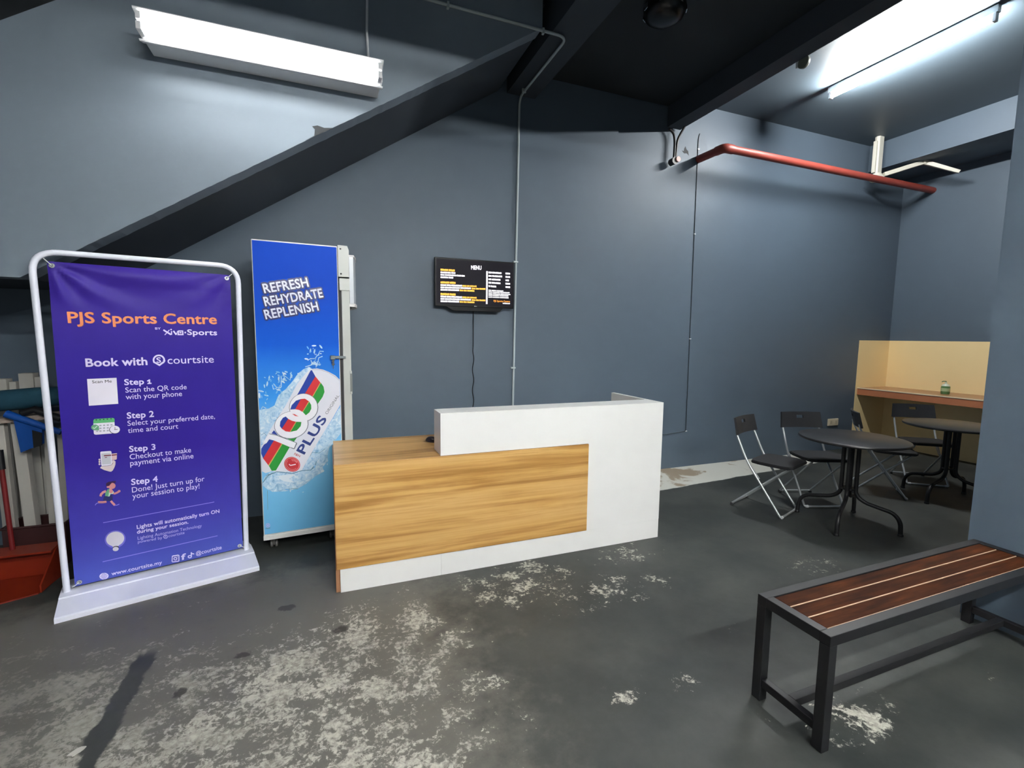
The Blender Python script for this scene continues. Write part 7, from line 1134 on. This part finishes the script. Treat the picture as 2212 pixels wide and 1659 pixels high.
ms = thing('computer_mouse', 'dark computer mouse on the wooden desk top beside the raised white counter', 'mouse', (.655, 3.2, .766), .5)
bm = BM(); bmesh.ops.create_uvsphere(bm, u_segments=20, v_segments=12, radius=1); bmesh.ops.scale(bm, vec=(.033, .058, .036), verts=bm.verts)
bmesh.ops.bisect_plane(bm, geom=bm.verts[:] + bm.edges[:] + bm.faces[:], plane_co=(0, 0, 0), plane_no=(0, 0, -1), clear_outer=True)
bmesh.ops.holes_fill(bm, edges=[e for e in bm.edges if e.is_boundary]); obj('shell', bm, mat('mouse_plastic', (44, 34, 34), .3), ms, True)
bm = BM(); lathe(bm, [(0, -.003), (.008, -.003), (.008, .003), (0, .003)], seg=14, M=Matrix.Translation((0, -.03, .031)) @ Matrix.Rotation(PI / 2, 4, 'Y')); obj('scroll_wheel', bm, M_RUBBER, ms, True)

# ------------------------------------------------------------------ television
tv = thing('television', 'black flat television showing a menu on the wall above the reception desk', 'television', (1.262, YT, 1.765))
M_TV = mat('tv_gloss_black', (7, 7, 10), .35, spec=.2)
bm = BM(); box(bm, -.374, .376, -.082, -.045, 0, .428, .004); obj('bezel', bm, M_TV, tv)
bm = BM(); box(bm, -.25, .25, -.045, -.02, .06, .36, .01); box(bm, -.1, .1, -.02, 0, .1, .3); obj('wall_mount', bm, M_BLACK, tv)
scr = []
bm = BM(); box(bm, -.362, .364, -.0826, -.0818, .022, .416)
tvart = [(('P', e[1], [(q[0] - 1.262, q[1] - 1.765) for q in e[2]]) if e[0] == 'P' else e[:4] + tuple((q[0] - 1.262, q[1] - 1.765) for q in e[4:])) for e in ART_SCREEN]
draw_art(bm, tvart, scr, lambda u, v: .0826, base=.0003)
me = bpy.data.meshes.new('screen'); bm.to_mesh(me); bm.free()
me.materials.append(emis('screen_dark', (14, 11, 22), .04))
for s_ in scr: me.materials.append(emis('screen_white', (250, 246, 255), .16) if s_ == 'scrwhite' else emis('screen_orange', (255, 176, 72), .12))
o = bpy.data.objects.new('screen', me); C.objects.link(o); o.parent = tv
bm = BM(); prism(bm, [(-.27, 0), (.27, 0), (.235, -.035), (-.21, -.035)], 'y', -.085, -.04); sb = obj('speaker_bar', bm, M_TV, tv)
bm = BM(); box(bm, -.012, .014, -.0835, -.0815, .006, .012); obj('maker_mark', bm, mat('tv_mark_grey', (150, 156, 150), .4), tv)
bm = BM(); rnd = random.Random(5); pts = [(.0, -.012, .02)]
for k in range(1, 22):
    z = -.035 - k * .047; pts.append((.002 + (.010 * math.sin(k * 1.5) if k > 7 else 0), -.010, z))
tube(bm, fillet(pts, .03, 3), .0038, 7); obj('power_cord', bm, M_BLACK, tv, True)

# ------------------------------------------------------------------ pipes, cables and fittings
M_PVC = mat('pale_grey_conduit', (176, 188, 190), .45)
cd = thing('conduit', 'pale conduit pipe running down the wall behind the television from the stair wall', 'pipe', (0, 0, 0))
bm = BM()
path = fillet([(.2, 3.298, 3.70), (1.70, 3.298, 3.70), (1.70, 4.236, 3.70), (1.66, 4.238, .02)], .09, 8)
tube(bm, path, .0105, 10); obj('pipe', bm, M_PVC, cd, True)
for p, d in (((.80, 3.298, 3.70), 'x'), ((1.50, 3.298, 3.70), 'x'), ((1.70, 4.12, 3.70), 'y'), ((1.6785, 4.237, 2.21), 'z'), ((1.665, 4.237, 1.2), 'z')):
    bm = BM(); x, y, z = p
    if d == 'x': box(bm, x - .008, x + .008, y - .013, y + .012, z - .024, z + .016, .002)
    elif d == 'y': box(bm, x - .024, x + .014, y - .008, y + .008, z - .013, z + .02, .002)
    else: box(bm, x - .024, x + .024, y - .013, y + .013, z - .008, z + .008, .002)
    obj('clip', bm, M_PVC, cd)
M_RED = mat('red_pipe_paint', (150, 64, 54), .5, var=.12)
rp = thing('fire_pipe', 'red pipe running along the alcove wall below the ceiling', 'pipe', (0, 0, 0))
bm = BM(); tube(bm, fillet([(3.86, 4.29, 3.475), (3.88, 3.94, 3.475), (7.45, 3.94, 3.475)], .07, 6), .040, 16); obj('pipe', bm, M_RED, rp, True)
bm = BM(); tube(bm, fillet([(3.872, 4.04, 3.475), (3.88, 3.94, 3.475), (3.99, 3.94, 3.475)], .07, 6), .046, 16); obj('elbow', bm, M_RED, rp, True)
bp_ = thing('drain_pipe', 'black pipe along the dark beam edge with a short drop ending in a round cap', 'pipe', (0, 0, 0))
M_DKPIPE = mat('dark_brown_pipe', (34, 30, 32), .45)
bm = BM(); tube(bm, fillet([(3.573, -.5, 3.768), (3.573, 4.16, 3.768), (3.500, 4.215, 3.60), (3.490, 4.22, 3.42)], .05, 5), .0125, 10); obj('pipe', bm, M_DKPIPE, bp_, True)
bm = BM(); tube(bm, fillet([(3.40, 4.235, 3.70), (3.455, 4.225, 3.665), (3.472, 4.22, 3.58), (3.470, 4.22, 3.40)], .05, 5), .0125, 10); obj('branch', bm, M_DKPIPE, bp_, True)
bm = BM(); tube(bm, [(3.455, 4.25, 3.37), (3.455, 4.18, 3.37)], .036, 16); obj('wall_box', bm, M_DKPIPE, bp_, True)
bm = BM(); tube(bm, [(3.487, 4.20, 3.385), (3.487, 4.165, 3.385)], .027, 16); obj('end_cap', bm, mat('pinkish_cap', (190, 150, 144), .5), bp_, True)
jd = thing('junction_cover', 'small grey round cover with a white clip on the edge of the dark beam', 'cover', (3.562, 2.85, 3.695))
bm = BM(); lathe(bm, [(0, 0), (.047, 0), (.047, .02), (.039, .03), (0, .032)], seg=24, M=Matrix.Rotation(PI / 2, 4, 'Y')); obj('cover', bm, mat('olive_grey', (118, 124, 112), .5), jd, True)
bm = BM(); box(bm, .0, .012, .04, .065, -.02, .045, .003); obj('clip', bm, M_WHITEMET, jd)
wc = thing('wall_cable', 'thin dark cable clipped down the alcove wall to the right of the desk', 'cable', (0, 0, 0))
bm = BM(); tube(bm, fillet([(3.862, YB - .004, 3.745), (3.845, YB - .005, 3.70), (3.845, YB - .005, 3.62), (3.866, YB - .005, .45), (3.862, YB - .005, .425), (3.0, YB - .005, .37)], .03, 4), .0045, 6); obj('cable', bm, mat('cable_grey', (52, 62, 68), .5), wc, True)
for z in (3.58, 2.67, 1.5, .425):
    bm = BM(); box(bm, 3.838 + .021 * (3.6 - z) / 3.2, 3.862 + .021 * (3.6 - z) / 3.2, YB - .010, YB, z - .004, z + .004); obj('clip', bm, M_WHITEMET, wc)
sk = thing('wall_socket', 'cream double wall socket low on the alcove wall behind the round table', 'socket', (6.385, YB, .39))
bm = BM(); box(bm, -.10, .10, -.018, 0, -.048, .048, .006); obj('plate', bm, mat('cream_plastic', (214, 202, 176), .4), sk)
for x in (-.05, .05):
    bm = BM(); box(bm, x - .018, x + .018, -.021, -.017, -.022, .022, .002); obj('outlet', bm, mat('cream_plastic_dark', (190, 178, 152), .4), sk)
# folded ceiling bracket
M_BRK = mat('off_white_bracket', (206, 204, 192), .45)
br = thing('ceiling_bracket', 'off white folding bracket hanging from the alcove ceiling corner beyond the red pipe', 'bracket', (6.50, 4.06, 0))
bm = BM(); prism(bm, [(-.055, 0), (-.04, -.03), (.035, -.03), (.05, 0), (.035, .03), (-.04, .03)], 'z', 3.58, 4.04); obj('post', bm, M_BRK, br)
bm = BM(); box(bm, -.085, -.06, -.02, .02, 3.60, 3.98, .004); obj('post_cover', bm, M_BRK, br)
bm = BM(); lathe(bm, [(0, 3.50), (.06, 3.505), (.085, 3.53), (.07, 3.56), (.045, 3.60), (0, 3.60)], seg=24); obj('hub', bm, M_BRK, br, True)
bm = BM(); tube(bm, [(.04, -.06, 3.575), (.40, -.288, 3.702)], .024, 4, square=True); a1 = obj('arm', bm, M_BRK, br)
bm = BM(); lathe(bm, [(0, -.03), (.035, -.03), (.035, .03), (0, .03)], (0, 0, 0), 18, M=Matrix.Translation((.40, -.295, 3.705)) @ Matrix.Rotation(PI / 2, 4, 'X')); obj('joint', bm, M_BRK, a1, True)
bm = BM(); tube(bm, [(.40, -.280, 3.705), (.57, -.575, 3.52)], [.024, .017], 4, square=True); obj('forearm', bm, M_BRK, br)
# dark dome fixture under the recessed ceiling
df = thing('ceiling_dome', 'black dome fixture with chrome trim under the dark ceiling', 'ceiling fixture', (2.35, 3.03, 3.93))
bm = BM(); lathe(bm, [(0, -.13), (.05, -.128), (.10, -.115), (.135, -.09), (.15, -.05), (.15, -.02), (.12, 0), (0, 0)], seg=36); obj('dome', bm, mat('dome_black', (10, 11, 12), .3), df, True)
for k in range(7):
    a = k * 2 * PI / 7 + .35
    bm = BM(); box(bm, .150, .156, -.022, .022, -.065, -.03, .002, M=Matrix.Rotation(a, 4, 'Z')); obj('chrome_clip', bm, M_CHROME, df)

# ------------------------------------------------------------------ pantry counter
ct = thing('wall_counter', 'brown worktop with terracotta edge fixed along the cream wall', 'counter', (0, 0, 0))
bm = BM(); box(bm, 6.86, 7.446, 1.25, YB - .004, .82, .850); obj('worktop', bm, M_COUNTER, ct)
bm = BM(); box(bm, 6.838, 6.86, 1.25, YB, .755, .838); obj('fascia', bm, M_FASCIA, ct)
bm = BM(); box(bm, 6.832, 6.868, 1.25, YB, .838, .852, .003); obj('nosing', bm, mat('cream_nosing', (226, 206, 176), .4), ct)
sb_ = thing('soap_bottle', 'green pump soap bottle on the brown counter', 'bottle', (7.15, 3.44, .850))
bm = BM(); lathe(bm, [(0, 0), (.040, 0), (.044, .01), (.044, .085), (.040, .10), (0, .10)], seg=24); obj('body', bm, mat('green_bottle', (96, 136, 88), .25), sb_, True)
bm = BM(); lathe(bm, [(.0446, .035), (.0446, .075)], seg=24); obj('label_band', bm, mat('pale_green_label', (176, 196, 150), .4), sb_, True)
bm = BM(); lathe(bm, [(0, .10), (.042, .10), (.030, .122), (.012, .128), (.010, .148), (0, .148)], seg=20); obj('cap', bm, mat('white_cap', (220, 226, 206), .35), sb_, True)
bm = BM(); tube(bm, [(0, 0, .148), (0, 0, .158), (-.02, .02, .158), (-.03, .03, .15)], .005, 8); obj('pump', bm, mat('dark_green_pump', (36, 92, 58), .35), sb_, True)

# ------------------------------------------------------------------ folding chairs
M_SEAT = mat('black_seat_fabric', (20, 21, 25), .75, var=.15, scale=60)
M_BACK = mat('charcoal_plastic', (38, 39, 42), .5, var=.06)
def make_chair(label, loc, rz, group):
    t = thing('folding_chair', label, 'chair', loc, rz, group)
    bm = BM()
    prof = [(-.195, -.170), (-.205, -.10), (-.205, .06), (-.185, .13), (-.10, .152), (.10, .152), (.185, .13), (.205, .06), (.205, -.10), (.195, -.170), (.15, -.198), (-.15, -.198)]
    prism(bm, prof, 'z', .432, .458); bmesh.ops.bevel(bm, geom=bm.edges[:], offset=.006, segments=2, affect='EDGES'); obj('seat', bm, M_SEAT, t)
    bm = BM(); xs = [-.205 + .41 * k / 12 for k in range(13)]; xs = sorted(set([round(x, 4) for x in xs if abs(x) > .04 or abs(x) < .01] + [-.036, .036]))
    zs = [.655, .69, .742, .77, .79, .802]; g = {}
    for i, x in enumerate(xs):
        for j, z in enumerate(zs):
            y = .262 + .036 * (z - .655) / .147 + .045 * (1 - (x / .205) ** 2) * .55
            g[i, j] = bm.verts.new((x * (1 - .06 * (z - .655) / .147), y, z))
    for i in range(len(xs) - 1):
        for j in range(len(zs) - 1):
            if j == 2 and xs[i] >= -.0361 and xs[i + 1] <= .0361: continue
            bm.faces.new((g[i, j], g[i + 1, j], g[i + 1, j + 1], g[i, j + 1]))
    bmesh.ops.recalc_face_normals(bm, faces=bm.faces)
    bmesh.ops.solidify(bm, geom=bm.faces[:], thickness=.016); obj('backrest', bm, M_BACK, t)
    r = .0095
    for s in (-1, 1):
        bm = BM(); x = .178 * s
        tube(bm, fillet([(x, .276, .690), (x, .268, .655), (x * 1.01, .170, .44), (x * 1.0, -.125, .022)], .09, 6), r, 10); obj('front_leg', bm, M_STEEL, t, True)
        bm = BM(); x = .150 * s
        tube(bm, [(x, -.15, .425), (x, .285, .022)], r, 10); obj('rear_leg', bm, M_STEEL, t, True)
        bm = BM(); tube(bm, [(.166 * s, .165, .43), (.166 * s, .06, .30)], .006, 8); obj('link', bm, M_STEEL, t, True)
    bm = BM(); tube(bm, fillet([(-.178, -.122, .026), (-.178, -.135, .012), (.178, -.135, .012), (.178, -.122, .026)], .012, 3), r, 10); obj('front_rail', bm, M_STEEL, t, True)
    bm = BM(); tube(bm, [(-.15, .285, .022), (.15, .285, .022)], r * .9, 10); obj('rear_rail', bm, M_STEEL, t, True)
    for x, y in ((-.16, -.135), (.16, -.135), (-.15, .288), (.15, .288)):
        bm = BM(); tube(bm, [(x - .012, y, .013), (x + .012, y, .013)], .0128, 10); obj('foot_cap', bm, M_WHITEMET if y < 0 else M_RUBBER, t, True)
    return t
G = 'folding chairs around the round tables'
ch = make_chair('black folding chair nearest the desk, left of the nearer round table', (3.62, 2.895, 0), math.radians(19), G)
dup(ch, (4.165, 2.905, 0), math.radians(-20), 'black folding chair behind the nearer round table with its back to the blue wall', G)
dup(ch, (5.10, 2.86, 0), math.radians(41), 'black folding chair between the two round tables, seen from its side', G)
dup(ch, (5.865, 2.955, 0), math.radians(-38), 'black folding chair behind the farther round table, back to the cream wall', G)

def make_table(label, loc, rz, group):
    t = thing('round_table', label, 'table', loc, rz, group)
    bm = BM(); R = .378
    lathe(bm, [(0, .698), (R - .012, .698), (R - .003, .702), (R, .710), (R - .003, .718), (R - .010, .721), (0, .721)], seg=64); obj('tabletop', bm, mat('matt_black_top', (38, 38, 40), .38, var=.05), t, True)
    for k in range(4):
        a = k * PI / 2; c, s = math.cos(a), math.sin(a)
        p = [(.050, .698), (.050, .255), (.11, .205), (.300, .168), (.345, .110), (.352, .0)]
        bm = BM(); tube(bm, fillet([(q * c, q * s, z) for q, z in p], .05, 6), .0155, 12); lg = obj('leg', bm, M_BLKMET, t, True)
        bm = BM(); lathe(bm, [(0, 0), (.019, 0), (.019, .012), (.016, .018), (0, .018)], (.352 * c, .352 * s, 0), 16); obj('foot', bm, M_BLACK, lg, True)
    bm = BM(); lathe(bm, [(0, .29), (.052, .29), (.052, .305), (0, .305)], seg=24); obj('collar', bm, M_BLKMET, t, True)
    bm = BM(); lathe(bm, [(0, .66), (.15, .685), (.15, .698), (0, .698)], seg=24); obj('top_plate', bm, M_BLKMET, t, True)
    return t
tb = make_table('nearer black round table, in front of the blue alcove wall', (3.935, 2.47, 0), math.radians(24), 'round tables in the alcove')
dup(tb, (5.49, 2.55, 0), math.radians(4), 'farther black round table, partly hidden by the near wall edge', 'round tables in the alcove')

# ------------------------------------------------------------------ bench
bn = thing('bench', 'low bench with brown wooden slats in a black steel frame beside the near wall', 'bench', (0, 0, 0))
x0, x1, y0, y1, zt, q = 1.632, 3.19, 1.040, 1.345, .452, .040
bm = BM(); box(bm, x0, x1, y0, y0 + q, zt - q, zt, .002); box(bm, x0, x1, y1 - q, y1, zt - q, zt, .002); box(bm, x0, x0 + q, y0 + q, y1 - q, zt - q, zt, .002); box(bm, x1 - q, x1, y0 + q, y1 - q, zt - q, zt, .002); obj('seat_frame', bm, M_BLKMET, bn)
for x in (x0, x1 - q):
    for y in (y0, y1 - q):
        bm = BM(); box(bm, x, x + q, y, y + q, 0, zt - q, .002); obj('leg', bm, M_BLKMET, bn)
    bm = BM(); box(bm, x + .005, x + q - .005, y0 + q, y1 - q, .062, .096, .002); obj('end_rail', bm, M_BLKMET, bn)
bm = BM(); box(bm, x0 + q - .005, x1 - q + .005, 1.176, 1.208, .064, .096, .002); obj('stretcher', bm, M_BLKMET, bn)
M_RAW = mat('raw_pine_edge', (172, 144, 120), .6)
sw = (y1 - y0 - 2 * q - .010) / 3
for k in range(3):
    a = y0 + q + .002 + k * (sw + .003)
    bm = BM(); box(bm, x0 + q + .004, x1 - q - .004, a, a + sw, zt - .022, zt - .003, .003)
    for f in bm.faces:
        if f.normal.y < -.1 and f.normal.z > .3 and f.normal.z < .95: f.material_index = 1
    obj('slat', bm, [M_BENCH, M_RAW], bn)
# ------------------------------------------------------------------ odds and ends stored under the stair
M_PAPER = mat('white_card', (182, 179, 172), .7, var=.06)
sb2 = thing('storage_bin', 'dark maroon bin holding long white cartons under the stair', 'bin', (-1.77, 3.86, 0))
bm = BM()
prism(bm, [(-.155, -.10), (.155, -.10), (.155, .10), (-.155, .10)], 'z', 0, .012)
for q in (((-.155, -.10), (.155, -.10), (.155, -.09), (-.155, -.09)), ((-.155, .09), (.155, .09), (.155, .10), (-.155, .10)), ((-.155, -.09), (-.145, -.09), (-.145, .09), (-.155, .09)), ((.145, -.09), (.155, -.09), (.155, .09), (.145, .09))):
    prism(bm, q, 'z', .012, .275)
obj('shell', bm, mat('maroon_plastic', (62, 36, 36), .35), sb2)
bm = BM(); tube(bm, [(-.158, -.104, .272), (.158, -.104, .272), (.158, .104, .272), (-.158, .104, .272)], .008, 8, closed=True); obj('rim', bm, mat('maroon_plastic', (62, 36, 36), .35), sb2)
GC = 'long white cartons standing in the maroon bin'
cart = ((-1.885, 3.80, .040, .93, -2.0, 'leftmost long white carton standing in the maroon bin'),
        (-1.825, 3.86, .030, .90, -3.5, 'thin white carton between the leftmost and the widest in the maroon bin'),
        (-1.785, 3.80, .058, .92, -5.0, 'widest white carton standing at the front of the maroon bin'),
        (-1.705, 3.82, .032, .88, 3.5, 'narrow white carton leaning to the right in the maroon bin'),
        (-1.660, 3.86, .036, .86, 5.0, 'rightmost white carton in the maroon bin, beside the banner frame'))
first = None
for (x, y, s, hgt, tilt, lab) in cart:
    bm = BM(); box(bm, -s / 2, s / 2, -s / 2, s / 2, 0, hgt, .002)
    o = obj('carton', bm, M_PAPER); o.location = (x, y, .014); o.rotation_euler = (0, math.radians(tilt) * .35, 0); tag(o, lab, 'carton', GC)
bm = BM(); box(bm, -.15, .15, -.07, .07, 0, .03, .003)
for k in range(3): box(bm, -.149, .149, -.073, .071, .004 + k * .009, .008 + k * .009)
o = obj('cardboard_pad', bm, mat('pale_corrugated_card', (168, 154, 144), .8, var=.1, scale=30)); o.location = (-1.775, 3.80, .948); o.rotation_euler = (0, math.radians(-4), 0); tag(o, 'pale corrugated cardboard pad lying across the tops of the white cartons', 'cardboard')
bm = BM(); pr_ = [(-.30, 0)]
tube(bm, [(-.28, 0, 0), (-.1, 0, .012), (.12, 0, .028), (.28, 0, .04)], [.050, .064, .066, .056], 16)
o = obj('cloth_roll', bm, mat('dark_teal_cloth', (18, 66, 84), .8, var=.15, scale=14), None, True); o.location = (-1.83, 3.80, 1.058); tag(o, 'dark teal cloth roll resting on the cardboard pad', 'cloth')
for (x, wd, hgt, lab) in ((-2.01, .09, 1.19, 'tall pale carton at the far left behind the teal roll'), (-1.935, .035, 1.17, 'slim white carton between two taller ones behind the teal roll'), (-1.865, .075, 1.225, 'tallest white carton standing behind the teal roll'), (-1.805, .035, 1.20, 'slim white carton on the right behind the teal roll')):
    bm = BM(); box(bm, -wd / 2, wd / 2, -.035, .035, 0, hgt, .002); o = obj('tall_carton', bm, M_PAPER); o.location = (x, 4.06, 0); tag(o, lab, 'carton', 'tall cartons behind the teal roll')
# blue dustpan hooked over the cartons
bd = thing('blue_dustpan', 'blue plastic dustpan with black grip hanging in front of the white cartons', 'dustpan', (-1.69, 3.70, .93))
M_BLUE = mat('blue_plastic', (16, 70, 146), .3)
bm = BM(); tube(bm, [(-.13, 0, .075), (.12, 0, -.055)], [.024, .018], 12); obj('rim_bar', bm, M_BLUE, bd, True)
bm = BM(); prism(bm, [(-.095, .05), (.035, -.02), (.03, -.12), (-.075, -.165)], 'y', -.012, .012); obj('pan', bm, M_BLUE, bd)
bm = BM(); tube(bm, [(-.06, .01, .075), (0, .01, .095), (.07, .01, .055), (.12, .01, .03)], .022, 10); obj('grip', bm, M_BLACK, bd, True)
bm = BM(); prism(bm, [(-.01, -.03), (.035, -.05), (.03, -.125), (-.01, -.14)], 'y', -.018, -.012); obj('brush', bm, M_BLACK, bd)
# long-handled red dustpan
rd = thing('lobby_dustpan', 'red long-handled dustpan with orange scoop standing on the floor left of the banner', 'dustpan', (-1.76, 3.52, 0))
M_REDP = mat('red_plastic', (112, 26, 28), .35); M_ORG = mat('orange_red_plastic', (126, 36, 16), .35, var=.08)
bm = BM(); tube(bm, [(-.03, .06, .16), (-.065, .10, .70)], .0125, 12); obj('pole', bm, M_REDP, rd, True)
bm = BM(); tube(bm, [(-.064, .099, .685), (-.070, .105, .80)], .0175, 12); obj('grip', bm, M_BLACK, rd, True)
bm = BM()      # open scoop: back wall, two tapering sides, floor lip towards the viewer
prism(bm, [(-.17, .10), (.19, .10), (.17, -.16), (-.23, -.34)], 'z', .0, .008)
box(bm, -.17, .19, .09, .10, .008, .20, .004)
prism(bm, [(.10, .008), (.10, .20), (.02, .19), (-.16, .05), (-.16, .008)], 'x', .178, .186)
prism(bm, [(.10, .008), (.10, .20), (.0, .19), (-.30, .06), (-.33, .008)], 'x', -.19, -.178)
prism(bm, [(.10, .196), (.10, .206), (-.02, .196), (-.02, .186)], 'x', -.18, .18)
obj('scoop', bm, M_ORG, rd)
# scraps on the floor
for (x, y, rz, s, lab) in ((-.880, 1.995, .6, .030, 'torn white paper scrap on the dark floor line at lower left'), (-.274, 2.246, .1, .014, 'small round white scrap on the worn floor in front of the banner')):
    bm = BM(); rr = random.Random(9)
    poly = [(s * math.cos(2 * PI * k / 9) * rr.uniform(.6, 1.2), s * .55 * math.sin(2 * PI * k / 9) * rr.uniform(.6, 1.2)) for k in range(9)]
    prism(bm, poly, 'z', .0005, .004); o = obj('paper_scrap', bm, M_PAPER); o.location = (x, y, 0); o.rotation_euler = (0, 0, rz); tag(o, lab, 'scrap')
